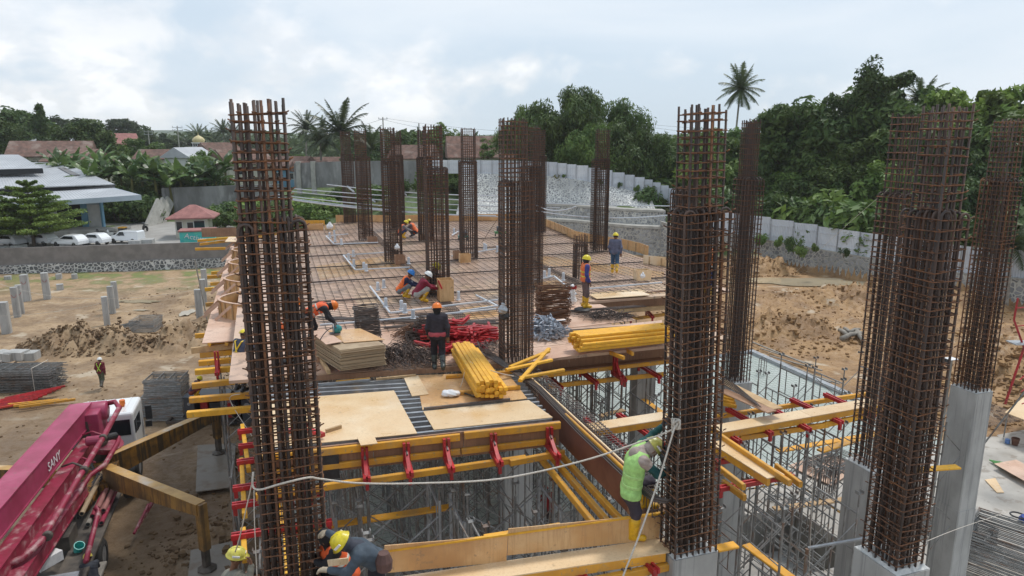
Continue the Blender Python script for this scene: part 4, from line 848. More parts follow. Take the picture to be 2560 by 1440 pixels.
mb.tube([(D(290,590,86).x,86,3),(D(332,590,86).x,86,3)],.03,4);tag(mb.build('hand_rail',M['galv']),'thin metal hand rail on the edge of the drive','rail')
# LEFT YARD
def pile(label,px,py,hgt,w_=.5,rz=YAW,group='concrete pile heads in the left yard',mark=False):
 p=G(px,py,0);z0=zg(p.x,p.y);mb=MB();e=.06;c=w_/2
 oct_=[(-c+e,-c),(c-e,-c),(c,-c+e),(c,c-e),(c-e,c),(-c+e,c),(-c,c-e),(-c,-c+e)];ca,sa=math.cos(rz),math.sin(rz)
 root=thing('concrete_pile',label,'concrete pile',(p.x,p.y,z0),group)
 mb.prism([(p.x+a*ca-b_*sa,p.y+a*sa+b_*ca)for a,b_ in oct_],z0-.6,z0+hgt);mb.build('shaft',M['concrete'],root)
 if mark:
  d=Vector((sa,-ca,0));q=Vector((p.x,p.y,z0+hgt-.55))+d*(c+.012);ax=Vector((ca,sa,0));m2=MB();m2.tube([q+ax*.16*math.cos(a)+UP*.22*math.sin(a)for a in(math.pi,3.6,4.2,4.71,5.2,5.8,6.28)],.014,4);m2.build('paint_mark',M['red'],root)
for i,(px,py,h,w_,mk,lb)in enumerate(((18,832,2.3,.55,0,'pale pile cut by the left border'),(45,795,2.35,.45,1,'tall pile with a red check mark, front of the left pair'),(55,785,2.3,.4,1,'slim pile just behind the one with the red check mark'),(68,750,2.3,.55,1,'broad pile with red mark behind the left pair'),(119,747,2.3,.52,1,'tall pile with a red curve standing alone right of the left group'),(268,808,2.2,.42,0,'front pile of the middle group of three'),(282,780,2.2,.42,0,'middle pile of the middle group of three'),(291,768,2.2,.42,0,'rear pile of the middle group of three'),(150,718,.55,.55,0,'short stub between the tall piles and the wall'),(147,690,.5,.5,0,'short stub near the wall footing'),(186,689,.5,.5,0,'short stub right of the other near the wall'),(20,697,.35,.6,0,'low stub in the grass at the left'),(500,790,2.3,.5,0,'pile nearest the deck edge leaning pole'),(510,755,2.1,.5,0,'second pile beside the deck edge'),(514,735,2.1,.45,0,'rear pile beside the deck edge'),(514,662,2.6,.7,1,'pale pile in front of the wall end with a red curve'))):pile('concrete '+lb,px,py,h,w_,YAW+.1*(i%3),mark=bool(mk))
for i,(px,py)in enumerate(((10,676),(55,670),(175,660),(215,655),(345,655),(375,652))):pile(nth(i)+' low concrete stub from the left against the foot of the long grey wall',px,py,.7,1.2,.2,'stubs along the wall footing')
def stack_frames(root,c,rz,L_,W_,n,dz,r=.024,braces=4,m='scaf',skew=.0,name='scaffold_frame'):
 """door frames lying flat on each other; each frame a mesh of its own"""
 ax=Vector((math.cos(rz),math.sin(rz),0));ay=Vector((-math.sin(rz),math.cos(rz),0));first=None
 for k in range(n):
  if first is None:
   mb=MB();h,w_=L_/2,W_/2
   mb.tube([(-h,-w_,0),(h,-w_,0)],r,5);mb.tube([(-h,w_,0),(h,w_,0)],r,5)
   for j in range(braces):x_=-h+.04+(L_-.08)*j/(braces-1);mb.tube([(x_,-w_,0),(x_,w_,0)],r*.8,5)
   o=first=mb.build(name,M[m],root,world=False)
  else:o=first.copy();col.objects.link(o);o.parent=root
  o.location=(c[0]-root.location.x+random.uniform(-.03,.03)+skew*k*ax.x,c[1]-root.location.y+random.uniform(-.03,.03)+skew*k*ax.y,c[2]-root.location.z+k*dz);o.rotation_euler=(0,0,rz+random.uniform(-.015,.015))
def frame_stack(label,px,py,rz,L_,W_,n,dz,z=None,**k):
 p=G(px,py,0 if z is None else z);z0=zg(p.x,p.y)if z is None else z;root=thing('scaffold_frame_stack',label,'stack of frames',(p.x,p.y,z0));stack_frames(root,(p.x,p.y,z0+.04),rz,L_,W_,n,dz,**k);return root
frame_stack('tall leaning stack of flat scaffold frames behind the white truck cab',425,1035,.12,1.75,1.25,42,.052,r=.021)
frame_stack('low stack of scaffold frames left of the tall leaning stack',392,1028,.2,1.1,.9,22,.05,r=.02)
frame_stack('square stack of hollow scaffold frames in the mud beside the pile',367,822,.1,1.7,1.7,16,.06,r=.022,braces=2)
p=G(305,828,0);z0=zg(p.x,p.y);mb=MB()
for k in range(16):a=Vector((p.x-1+random.uniform(-.1,.1),p.y-.3+k*.045,z0+.1+.012*k));mb.tube([a,a+Vector((2.0,.5+random.uniform(-.3,.2),.4))],.022,4)
tag(mb.build('pipe_bundle',M['scaf']),'fanned bundle of grey tubes leaning against the square frame stack','pipe bundle')
p=G(60,985,0);z0=zg(p.x,p.y)
bd=thing('frame_bundle','strapped bundle of long scaffold frames at the left border','frame bundle',(p.x,p.y,z0));mb=MB();e=Vector((math.cos(.06),math.sin(.06),0));nn_=Vector((-e.y,e.x,0))
for k in range(30):
 for j in range(9):a=Vector((p.x-2.9,p.y,z0+.1+j*.145))+nn_*(k%10)*.15+e*random.uniform(-.15,.15)+UP*random.uniform(-.03,.03);(k<10)and mb.tube([a,a+e*4.4],.025,4)
for j in range(9):
 for q in range(9):a=Vector((p.x-2.8+q*.53,p.y+.02,z0+.17+j*.145));mb.tube([a,a+nn_*1.35],.016,4,False)
mb.build('tubes',M['scaf'],bd);mb=MB()
for q in(.9,3.4):a=Vector((p.x-2.9,p.y-.04,z0))+e*q;mb.tube([a,a+UP*1.42,a+UP*1.42+nn_*1.5,a+nn_*1.5],.02,4,False)
mb.build('strap',M['rope'],bd)
p=G(28,905,0);mb=MB();rgq=random.Random(3)
for k in range(5):mb.box((p.x+k*.5-1,p.y+rgq.uniform(-.2,.2),.35+rgq.uniform(-.1,.15)),(1.1,.8,.5),rgq.uniform(-.5,.5))
tag(mb.build('rubble',M['concrete']),'broken pale concrete slabs heaped behind the frame bundle','rubble')
p=G(15,1020,0);z0=zg(p.x,p.y);
for k in range(9):
 a=Vector((p.x-1.2+.1*k,p.y-.9+.18*k,z0+.12+.03*k));mb=MB();mb.bar(a,a+Vector((2.1,1.3+.05*k,.05)),.09,.09);tag(mb.build('steel_waler',mat('faded_red_paint',(.60,.07,.04),(.5,.05,.03),5,.5)if k==0 else M['red']),nth(k)+' faded red steel profile of the fanned heap at the left border' if k else 'bright red steel profile nearest the left border','steel profile','red steel profiles in the left yard')
for k in range(3):
 a=G(20+14*k,1012+3*k,.15);mb=MB();mb.bar(a,a+Vector((2.2,.7+.2*k,0)),.1,.12);tag(mb.build('timber_beam',M['yellow']),['yellow timber lying under the red profiles, rear one','yellow timber lying under the red profiles, middle one','yellow timber lying under the red profiles, front one'][k],'timber beam','yellow timbers in the left yard')
M['steel_pad']=mat('muddy_steel_plate',(.25,.225,.19),(.19,.16,.125),1.1,.6,c3=(.17,.12,.08),s3=1.5,r2=.4)
def plate(label,cs):
 mb=MB();P=[G(x,y,.05)for x,y in cs];mb.extr([Vector((q.x,q.y,.03+.12))for q in P],(0,0,.04));tag(mb.build('steel_plate',M['steel_pad']),label,'steel plate')
plate('muddy steel plate under the far outrigger foot',((495,1120),(590,1115),(585,1225),(490,1237)));plate('muddy steel plate under the near outrigger foot',((478,1385),(590,1360),(600,1460),(470,1460)))
cable('thin string stretched between the pile heads, upper',G(0,710,2.3),G(130,740,2.2),.1,.012,name='string_line',m='rope',cat='string');cable('thin string stretched across the left yard to the deck',G(130,742,2.1),G(500,722,2.2),.4,.012,name='string_line',m='rope',cat='string');cable('thin string from the left border to the middle piles',G(0,790,1.9),G(265,755,2.0),.2,.012,name='string_line',m='rope',cat='string')
mb=MB();a,b_=G(520,800,.5),G(487,650,6.0);b_=D(487,650,a.y+.6);mb.tube([a-UP*.6,b_],.05,5);tag(mb.build('bamboo_pole',M['bark_pale']),'leaning bamboo pole by the piles at the deck edge','pole')
gp_=G(545,1058,0);z0=zg(gp_.x,gp_.y);gn=thing('generator','dark grey generator skid with a red panel under the yellow timbers','generator',(gp_.x,gp_.y,z0))
X0=Vector((gp_.x-1.2,gp_.y,z0));mb=MB();mb.box(X0+Vector((1.2,.5,.12)),(3.4,1.2,.16));mb.bar(X0+Vector((-1.3,0,.12)),X0+Vector((-.3,.1,.12)),.1,.1);mb.bar(X0+Vector((-1.3,.9,.12)),X0+Vector((-.3,.9,.12)),.1,.1);mb.bar(X0+Vector((-1.3,0,.12)),X0+Vector((-1.3,.9,.12)),.1,.1);mb.build('base_frame',M['rebar_grey'],gn)
M['charcoal']=mat('charcoal_paint',(.045,.05,.062),(.06,.065,.075),3,.45)
mb=MB();mb.box(X0+Vector((-.1,.5,.8)),(.5,1.1,1.2));mb.box(X0+Vector((1.5,1.0,.75)),(2.6,.1,1.1));mb.box(X0+Vector((2.7,.5,.75)),(.5,1.1,1.1));mb.box(X0+Vector((1.2,.5,1.42)),(3.2,1.2,.06));mb.build('housing',M['charcoal'],gn)
mb=MB();mb.box(X0+Vector((.5,.35,.75)),(.35,.3,.8));mb.box(X0+Vector((1.9,.35,.75)),(.5,.3,.9));mb.build('red_panel',M['red'],gn);mb=MB();mb.box(X0+Vector((1.15,.5,.75)),(.8,.5,.6));mb.build('engine',M['black'],gn)
mb=MB();mb.lathe(X0+Vector((-.1,-.08,1.1)),[(.08,0),(.08,.02)],12,(0,1,0));mb.lathe(X0+Vector((2.7,-.08,1.0)),[(.16,0),(.16,.02)],12,(0,1,0));mb.build('gauge',M['galv'],gn)
# REBAR COLUMNS
def ring_pts(wa,wb,na,nb):
 P=[(-wa/2+wa*k/(na-1),s_*wb/2)for k in range(na)for s_ in(-1,1)]+[(s_*wa/2,-wb/2+wb*k/(nb-1))for k in range(1,nb-1)for s_ in(-1,1)]
 return P
def tie_mesh(wa,wb,r,na,nb,seed,name='tie',n=5):
 rg=random.Random(seed);mb=MB();c=.035;a,b_=wa/2+.02,wb/2+.02
 pts=[]
 for(cx,cy,a0)in((a-c,b_-c,0),(-a+c,b_-c,90),(-a+c,-b_+c,180),(a-c,-b_+c,270)):
  for k in range(3):t_=R(a0+45*k);pts.append((cx+c*math.cos(t_),cy+c*math.sin(t_),0))
 tl=rg.uniform(-.02,.02);pts=[(x,y,tl*x/a+rg.uniform(-.003,.003))for x,y,z_ in pts]
 mb.tube(pts+[pts[0]],r,n,False);mb.tube([pts[0],(a-.1,b_-.11,-.01)],r,n);mb.tube([pts[0],(a-.04,b_-.13,.01)],r,n)
 e=.05
 for k in range(1,na-1,2):x=-wa/2+wa*k/(na-1)+.02;mb.tube([(x-.05,-b_-.012,.01),(x,-b_-.012,.012),(x,b_+.012,.012),(x-.05,b_+.012,.02)],r*.9,n,False)
 for k in range(1,nb-1,2):y=-wb/2+wb*k/(nb-1)+.02;mb.tube([(-a-.012,y-.05,-.01),(-a-.012,y,-.012),(a+.012,y,-.012),(a+.012,y-.05,0)],r*.9,n,False)
 if rg.random()<.6:mb.tube([(a,-b_,.01),(a+e,-b_-.01,.035)],r,n)
 return mb
HOOK=lambda z,dx,dy:[(0,0,z-.16),(0,0,z-.07),(dx*.02,dy*.02,z-.025),(dx*.07,dy*.07,z),(dx*.13,dy*.13,z-.01),(dx*.165,dy*.165,z-.05),(dx*.17,dy*.17,z-.15)]
def rebar_column(label,base,zb,low,up,near=False,off=0.0,ztop=14.05,zstep=12.58,rz=YAW,r=.018,rt=.0095,na=6,nb=4,una=5,unb=4,sp=.13,group='column cages standing on the site',lean=0):
 root=thing('rebar_column',label,'rebar cage',(base[0],base[1],zb),group,rz);rg=random.Random(int(base[0]*100)+5)
 H,S=ztop-zb,zstep-zb;wa,wb=low;ua,ub=up;tall=up is not None
 nseg=6 if near else 4
 upts=[(x+off,y)for x,y in ring_pts(ua,ub,una,unb)];lpts=ring_pts(wa,wb,na,nb)
 if near:upts+=[(x*.5+off,y*.4)for x,y in ring_pts(ua,ub,3,2)]
 bars=[]
 for x,y in upts:
  top=H+rg.uniform(-.07,.03);j=rg.uniform(-.022,.022);bars.append([(x,y,-.05),(x+j,y+j,H*.5),(x,y,top)])
 for x,y in lpts:
  if near or True:
   dx,dy=-x,-y;L_=math.hypot(dx-0,dy)or 1
   if abs(x)>=wa/2-.01:dx,dy=(-1 if x>0 else 1),0
   else:dx,dy=0,(-1 if y>0 else 1)
   hz=S+rg.uniform(-.03,.03);bars.append([(x,y,-.05),(x,y,S*.5)]+[(x+h[0],y+h[1],h[2])for h in HOOK(hz,dx,dy)])
 if near:
  for k,b_ in enumerate(bars):
   mb=MB();mb.tube(b_,r*(1 if k<len(upts)else 1.05),7);mb.build('vertical_bar',M['rust']if rg.random()<.15 else M['rust_dark'],root,world=False,smooth_=True)
  low_t=[tie_mesh(wa,wb,rt,na,nb,s_).build('tie',M['rust'],root,world=False,smooth_=True)for s_ in(1,2,3)]
  up_t=[tie_mesh(ua,ub,rt,una,unb,s_).build('tie',M['rust'],root,world=False,smooth_=True)for s_ in(4,5,6)]
  usedl,usedu=[],[]
  z=.12
  while z<H-.04:
   lowz=z<S-.03;src=low_t if lowz else up_t;used=usedl if lowz else usedu;k=rg.randrange(3)
   if src[k]not in used:o=src[k];used.append(o)
   else:o=src[k].copy();col.objects.link(o);o.parent=root
   o.location=(0 if lowz else off,0,z);s_=rg.uniform(.99,1.02);o.scale=(rg.choice((-1,1))*s_,rg.choice((-1,1))*s_,1);o.rotation_euler=(rg.uniform(-.03,.03),rg.uniform(-.05,.05),rg.uniform(-.03,.03))
   z+=sp*rg.uniform(.8,1.2)
  for o in low_t+up_t:
   if o not in usedl+usedu:bpy.data.objects.remove(o)
 else:
  mb=MB()
  for b_ in bars:mb.tube(b_,r,4,False)
  mb.build('vertical_bars',M['rust_dark'],root,world=False);mt=MB();z=.1
  while z<H-.04:
   lowz=z<S-.03;a,b_,o_=(wa/2+.02,wb/2+.02,0)if lowz else(ua/2+.02,ub/2+.02,off);t1,t2=rg.uniform(-.02,.02),rg.uniform(-.02,.02)
   mt.tube([(a+o_,b_,z+t1),(-a+o_,b_,z-t1),(-a+o_,-b_,z-t2),(a+o_,-b_,z+t2),(a+o_,b_,z+t1)],rt,3,False)
   if rg.random()<.7:mt.tube([(o_-a*.3,-b_,z),(o_-a*.3,b_,z)],rt,3,False);mt.tube([(-a+o_,0,z),(a+o_,0,z)],rt,3,False)
   z+=sp*rg.uniform(.85,1.15)
  mt.build('ties',M['rust'],root,world=False)
 return root
def conc_column(label,base,ztop,wa,wb,z0=0.0,rz=YAW,joint=None):
 root=thing('concrete_column',label,'concrete column',(base[0],base[1],z0),'cast concrete columns');mb=MB();c=.025;a,b_=wa/2,wb/2;ca,sa=math.cos(rz),math.sin(rz)
 P=[(-a+c,-b_),(a-c,-b_),(a,-b_+c),(a,b_-c),(a-c,b_),(-a+c,b_),(-a,b_-c),(-a,-b_+c)];W=lambda s_:[(base[0]+x*s_*ca-y*s_*sa,base[1]+x*s_*sa+y*s_*ca)for x,y in P]
 if joint:mb.prism(W(1.03),z0,joint);mb.prism(W(1),joint+.002,ztop)
 else:mb.prism(W(1),z0,ztop)
 mb.build('shaft',M['concrete'],root);m2=MB();rg=random.Random(3)
 for k in range(0):x,y=rg.uniform(-a,a)*.95,rg.uniform(-b_,b_)*.95;s_=rg.uniform(.02,.055);m2.lathe((base[0]+x*ca-y*sa,base[1]+x*sa+y*ca,ztop-.01),[(s_,0),(s_*.8,s_*.5),(s_*.2,s_*.8)],6)
 n_=12;m2.add([(base[0]+x*ca-y*sa,base[1]+x*sa+y*ca,z_)for z_,x,y in[(ztop+(.008 if i in(0,n_)or j in(0,n_)else rg.uniform(.012,.07)),(i/n_-.5)*wa*.97,(j/n_-.5)*wb*.97)for i in range(n_+1)for j in range(n_+1)]],[(i*(n_+1)+j,(i+1)*(n_+1)+j,(i+1)*(n_+1)+j+1,i*(n_+1)+j+1)for i in range(n_)for j in range(n_)])
 m2.build('rough_top',M['cap']if False else mat('fresh_laitance',(.60,.60,.58),(.5,.5,.49),9,.9),root);return root
pA=(-3.06,8.9);pB=(2.90,10.37);pC=(6.10,10.10);pD=(12.40,17.9);pE=(7.42,13.4);pF=(6.2,18.5)
rebar_column('nearest rusty column cage on the left with big hooked bars on its right shoulder',pA,7.0,(.80,.48),(.60,.42),True,off=-.07,na=9,nb=5,una=8,unb=5,r=.0185,sp=.12)
cageB=rebar_column('thick column cage with the white rope knotted round it',pB,7.0,(.76,.44),(.56,.34),True,na=8,nb=4,una=6,unb=3,r=.0175,sp=.12)
cageB.rotation_euler=(0,-.027,YAW)
rebar_column('big column cage nearest the right border standing in front of another cage',pC,7.0,(.52,.66),(.38,.46),True,na=5,nb=6,una=4,unb=4,r=.018,sp=.125)
rebar_column('column cage at the right border on top of the tall pale concrete column',pD,7.0,(.54,.68),(.42,.5),True,na=5,nb=7,una=4,unb=6,r=.016,rt=.0085,sp=.125)
rebar_column('darker column cage mostly hidden behind the big right hand one',pE,7.0,(.5,.62),(.4,.45),False,na=4,nb=6,una=4,unb=4,r=.017,sp=.125)
rebar_column('slender cage just right of the roped cage reaching down past the deck',pF,7.0,(.56,.5),(.32,.3),False,na=7,nb=5,una=6,unb=5,r=.015,rt=.0085,off=-.05)
kin=dict(r=.0165,rt=.0095,sp=.11,na=8,nb=5,una=7,unb=4)
for q,lb,off in(((.10,17.43),'column cage in the middle at the end of the woven beam cage',-.08),((-2.70,25.07),'column cage beside the three squatting workers and the orange ply box',-.08),((-5.52,32.17),'column cage with a scrap of white cloth tied on it',-.08),((-8.26,39.29),'fourth column cage of the row running away, ply box at its foot',-.08),((-10.98,47.34),'farthest column cage at the left back corner of the deck',-.05),((-2.06,32.95),'evenly gridded cage standing alone in the middle against the pale stone wall',.04),((-7.2,44.32),'dark cage half hidden behind the one with the white cloth',0),((4.42,35.39),'cage standing alone right of centre against the stone terraces',.08),((1.62,42.39),'far cage behind the central pair of cages',0),((.72,26.12),'cage standing close behind the central cage',-.03),((-4.82,38.97),'cage glimpsed behind the squatting workers\' cage',0)):
 rebar_column(lb,q,8.02,(.76,.46),(.58,.38),False,off=off,**kin)
p=G(1700,700,8);rebar_column('shorter cage peeping out behind the left side of the roped cage',(4.75,19.6),8.0,(.5,.4),(.4,.3),False,ztop=12.25,zstep=12.2,**kin)
p=G(1450,692,8);rebar_column('short stub cage behind the worker in the orange and blue vest',(p.x,p.y,8),8.02,(.5,.36),(.46,.34),False,ztop=9.75,zstep=9.4,r=.014,rt=.007,na=6,nb=4,una=5,unb=4)
for lb,q,wa,wb,j in(('concrete column below the left foreground cage',pA,.96,.56,None),('pale concrete column under the roped cage',pB,.84,.50,None),('concrete column under the big right hand cage',pC,.68,.88,None),('tallest looking pale concrete column with a casting joint at the right',pD,.62,.78,3.6),('grey concrete column behind the scaffolding right of centre',pE,.62,.75,None),('concrete column hidden under the slender cage',pF,.7,.6,None)):
 conc_column(lb,q,7.0,wa,wb,0,joint=j)
conc_column('concrete column among the scaffolding under the central deck',(.10,17.43),7.0,.8,.5);p=G(1530,1050,5);conc_column('concrete column in the shadows under the right part of the deck',(p.x+1.2,p.y+1.5),7.0,.7,.5)
# DECK
deck_poly=[(-6.75,15.85),(-1.5,17.1),(.1,17.3),(4.6,18.85),(6.5,19.55),(6.1,20.6),(3.35,19.95),(2.35,23.95),(8.3,26.0),(6.9,31.3),(4.8,38.2),(2.6,45.0),(-1.1,48.7),(-11.7,48.6),(-13.1,43.8),(-15.0,39.0)]
dk=thing('slab_formwork','large plywood slab deck, weathered pinkish brown, carrying the reinforcement','formwork deck',(-4,30,7.9))
mb=MB();mb.prism(deck_poly,7.86,7.94);mb.build('deck_boards',M['ply_deck'],dk)
def sheet(name,cs,z,m,th=.015,label=None,grp=None,parent=None):
 P=[G(x,y,z)for x,y in cs];mb=MB();mb.extr([Vector((q.x,q.y,z-th))for q in P],(0,0,th));o=mb.build(name,M[m],parent)
 if label:tag(o,label,'plywood sheet',grp)
 return o
def sheetw(cs,z,m,**k):return sheet('ply_panel',cs,z,m,parent=dk,**k)
sheetw([(640,945),(1150,905),(1290,905),(1290,880),(1000,800),(640,830)],7.956,'ply_pink');sheetw([(1310,906),(1655,858),(1655,800),(1330,835)],7.957,'ply_pink')
sheetw([(1335,830),(1590,800),(1500,760),(1330,770)],7.958,'ply_pink');sheetw([(1480,745),(1640,732),(1600,722),(1480,732)],7.957,'ply')
for i,cs in enumerate((((800,700),(1000,665),(960,640),(790,665)),((1060,600),(1240,590),(1200,578),(1040,590)),((1340,660),(1660,700),(1660,680),(1360,640)),((820,780),(900,770),(880,740),(800,750)),((1340,735),(1420,728),(1400,700),(1335,706)),((800,620),(900,605),(880,592),(790,605)),((1160,800),(1250,790),(1230,760),(1150,770)))):
 sheetw(list(cs),7.9445+.0006*i,('ply_o','ply_pink','ply_o','ply_pink','ply_o','ply_pink','ply_o')[i])
mb=MB()
for k in range(24):
 a=LW(-1.2,17.6+k*1.2,7.78);
 mb.bar(a,a+E2*(5.5 if k>5 else 7),.08,.14)
mb.build('joists',M['yellow'],dk)
def clip_line(p,d,poly):
 """parameters where the line p + t d crosses the polygon"""
 ts=[]
 for(x1,y1),(x2,y2)in zip(poly,poly[1:]+poly[:1]):
  ex,ey=x2-x1,y2-y1;den=d.x*ey-d.y*ex
  if abs(den)<1e-9:continue
  t_=((x1-p.x)*ey-(y1-p.y)*ex)/den;s_=((x1-p.x)*d.y-(y1-p.y)*d.x)/den
  if 0<=s_<1:ts.append(t_)
 return sorted(ts)
rb_poly=[(-6.3,19.0),(-.4,21.0),(1.6,22.0),(2.3,24.1),(8.2,26.1),(6.8,31.3),(4.7,38.1),(2.5,44.9),(-1.1,48.5),(-11.6,48.4),(-13.0,43.6),(-14.7,38.8)]
mt=thing('rebar_mat','rusty reinforcement mat tied in a grid over the whole far deck','rebar mat',(-4,32,8));rg=random.Random(9)
for nm,d,perp,z,sp,rr in(('long_bars',E1,E2,7.985,.30,.0105),('cross_bars',E2,E1,8.005,.25,.0075)):
 mb=MB();lo=min(Vector((x,y,0)).dot(perp)for x,y in rb_poly);hi=max(Vector((x,y,0)).dot(perp)for x,y in rb_poly);k=lo+.1
 while k<hi:
  ts=clip_line(perp*k,d,rb_poly)
  for a,b_ in zip(ts[::2],ts[1::2]):
   if b_-a>.4:mb.tube([perp*k+d*(a+rg.uniform(.02,.1))+UP*z,perp*(k+rg.uniform(-.02,.02))+d*((a+b_)/2)+UP*(z+rg.uniform(0,.01)),perp*(k+rg.uniform(-.03,.03))+d*(b_-rg.uniform(.02,.1))+UP*z],rr,3,False)
  k+=sp*rg.uniform(.9,1.1)
 mb.build(nm,M['rust_dark'],mt)
for i,py in enumerate((612,638,668,705,757)):
 a=G(790-15*i,py+4,8);mb=MB();Ln=13 if i>2 else 17;ts=clip_line(a-E2*30,E2,rb_poly)
 if len(ts)<2:continue
 s0,s1=ts[0]-30,ts[-1]-30
 for w_ in(-.10,-.05,0,.06,.11):mb.tube([a+E2*(s0+.1)+E1*w_+UP*.02,a+E2*(s1-.1)+E1*w_+UP*.02],.011,4,False)
 k=s0+.2
 while k<s1-.2:q=a+E2*k;mb.tube([q-E1*.13+UP*.035,q+E1*.14+UP*.035],.006,3,False);k+=.16
 mb.build('beam_bars',M['rust_dark'],mt)
for i,(px,py,ln)in enumerate(((1230,870,32),(1500,735,12))):
 a=G(px,py,8);mb=MB();
 for w_ in(-.16,-.1,-.03,.04,.1,.17):mb.tube([a+E2*w_+E1*2+UP*.03,a+E2*w_+E1*ln+UP*.03],.011,4,False)
 k=2
 while k<ln:q=a+E1*k;mb.tube([q-E2*.2+UP*.045,q+E2*.2+UP*.045],.006,3,False);k+=.15
 mb.build('beam_bars',M['rust_dark'],mt)
def upstand(label,pts,h=.5,m='ply_o',name='edge_board',stud=.5):
 root=thing(name,label,'edge formwork',pts[0])
 mb=MB()
 for a,b_ in zip(pts,pts[1:]):mb.bar(Vector(a)+UP*h/2,Vector(b_)+UP*h/2,.03,h)
 mb.build('board',M[m],root)
 for a,b_ in zip(pts,pts[1:]):
  a,b_=Vector(a),Vector(b_);n=max(1,int((b_-a).length/stud))
  for k in range(n):q=a.lerp(b_,(k+.5)/n);s_=MB();s_.box((q.x,q.y,q.z+h*.45),(.06,.09,h*.9),YAW);s_.build('stud',M['bare'],root)
 return root
upstand('long low plywood upstand along the far edge of the deck',[G(840,556,7.95),G(1000,556,7.95),G(1180,553,7.95),G(1330,553,7.95),G(1385,575,7.95)],.5,stud=1.2)
upstand('curved plywood upstand at the right rear edge of the deck',[G(1385,575,7.95),G(1440,600,7.95),G(1500,612,7.95),G(1560,622,7.95),G(1600,632,7.95),G(1620,640,7.95)],.5,stud=.6)
upstand('short pale plywood upstand by the roped cage',[G(1608,660,7.95),G(1700,672,7.95),G(1790,690,7.95)],.42,'ply',stud=.5)
ap=thing('apron_formwork','long pinkish plywood apron along the left edge of the deck','formwork',(-12,30,7.4));za=7.42
A0,A1,A2,A3=G(505,858,za),G(576,615,za),None,None;A2=A1+E2*2.6;A3=A0+E2*2.9
mb=MB();mb.prism([A0[:2],A3[:2],A2[:2],A1[:2]],za-.03,za);mb.build('ply_panel',M['ply_pink'],ap)
for i in range(5):
 base=A0+(A1-A0)*(.10+.19*i)+E2*.25;fr=thing('curved_form',['nearest curved plywood edge form with slanted props on the pink apron','second curved plywood edge form from the near end of the apron','middle curved plywood edge form of the apron','fourth curved plywood edge form of the apron','farthest curved plywood edge form of the apron'][i],'curved formwork',base,'curved edge forms on the left apron')
 d1=(A1-A0).normalized();pts=[];n=10
 for k in range(n+1):t_=k/n;ang=math.pi*t_;pts.append(base+d1*(3.0*t_)+E2*(1.25-1.15*math.sin(ang)))
 mb=MB();vs=[]
 for q in pts:vs+=[q+UP*0,q+UP*.58,q+UP*.58+E2*.02,q+E2*.02]
 for k in range(n):
  o=k*4;
  for j in range(4):mb.f.append((o+j,o+(j+1)%4,o+4+(j+1)%4,o+4+j));mb.mi.append(0)
 mb.v+=[tuple(v)for v in vs];mb.build('curved_board',M['ply_o'],fr)
 for k in range(n+1):
  q=pts[k];s_=MB();s_.box(q-E2*.03+UP*.28,(.05,.05,.56),YAW);s_.build('stud',M['bare'],fr)
  if k%2==0:t_=MB();t_.bar(q+UP*.5-E2*.05,q-E2*.6+UP*.03+d1*(k-5)*-.03,.05,.09);t_.build('prop',M['ply_pink'],fr)
 cp=MB();
 for a,b_ in zip(pts,pts[1:]):cp.bar(a+UP*.6-E2*.02,b_+UP*.6-E2*.02,.09,.02)
 cp.build('cap_strip',M['ply_pink'],fr)
q=A0+E2*2.0+(A1-A0).normalized()*.5;mb=MB();mb.box(q+UP*.3+E2*.3,(1.1,.03,.6),YAW);tag(mb.build('edge_board',M['ply_side']),'upright brown ply board at the near end of the curved forms','board')
zf=7.9
fp=thing('platform_formwork','near plywood platform with pale sheets on galvanised joists','formwork platform',(-2,14,7.6))
def zoneP(cs,z):return[G(x,y,z)for x,y in cs]
FL,FR_,BR_,BL_=G(640,1128,zf),G(1382,1046,zf),G(1288,925,zf),G(640,955,zf)
for k in range(13):
 f=.02+.075*k;a=FL.lerp(BL_,f)-UP*.06;b_=FR_.lerp(BR_,f)-UP*.06;mb=MB();mb.bar(a,b_,.05,.08);mb.bar(a+UP*.042,b_+UP*.042,.07,.006);mb.build('channel_joist',M['galv'],fp)
for k in range(4):a=FL.lerp(FR_,.08+.28*k)-UP*.17;b_=BL_.lerp(BR_,.08+.28*k)-UP*.17;mb=MB();mb.bar(a,b_,.09,.12);mb.build('joist',M['yellow'],fp)
sheet('ply_sheet',[(645,1122),(1043,1083),(985,976),(645,1002)],zf+.005,'ply',.015,'large pale plywood sheet at the front left of the near platform','plywood sheets of the near platform')
sheet('ply_sheet',[(1085,1074),(1382,1043),(1322,1000),(1058,1028)],zf+.004,'ply',.015,'pale plywood sheet at the front right corner of the near platform','plywood sheets of the near platform')
sheet('ply_sheet',[(1056,1024),(1318,996),(1268,930),(1040,938)],zf+.004,'ply_o',.015,'orange plywood sheet under the white cloth bag and the timber stack','plywood sheets of the near platform')
sheet('ply_sheet',[(1010,945),(1045,938),(1072,985),(1030,990)],zf+.024,'ply',.015,'small plywood offcut beside the joist gap','plywood offcuts')
sheet('ply_sheet',[(893,1092),(936,1090),(944,1108),(902,1113)],zf+.06,'ply',.015,'small square ply offcut over the front waler','plywood offcuts')
bar_=MB();a,b_=G(815,1078,zf+.04),G(853,1066,zf+.04);bar_.bar(a,b_,.05,.07);tag(bar_.build('wood_block',M['bare']),'short wood block on the pale front sheet','wood block')
for k,(a,b_,lb)in enumerate((((1160,935),(1240,912),'x'),)):pass
a,b_=G(1165,962,zf+.03),G(1200,990,zf+.03)
step=MB();a,b_=G(640,955,7.9),G(1290,912,7.9);step.bar(a+UP*.01-E1*.03,b_+UP*.01-E1*.03,.03,.13);tag(step.build('step_board',M['ply_side']),'brown plywood strip closing the step between the platform and the main deck','step board')
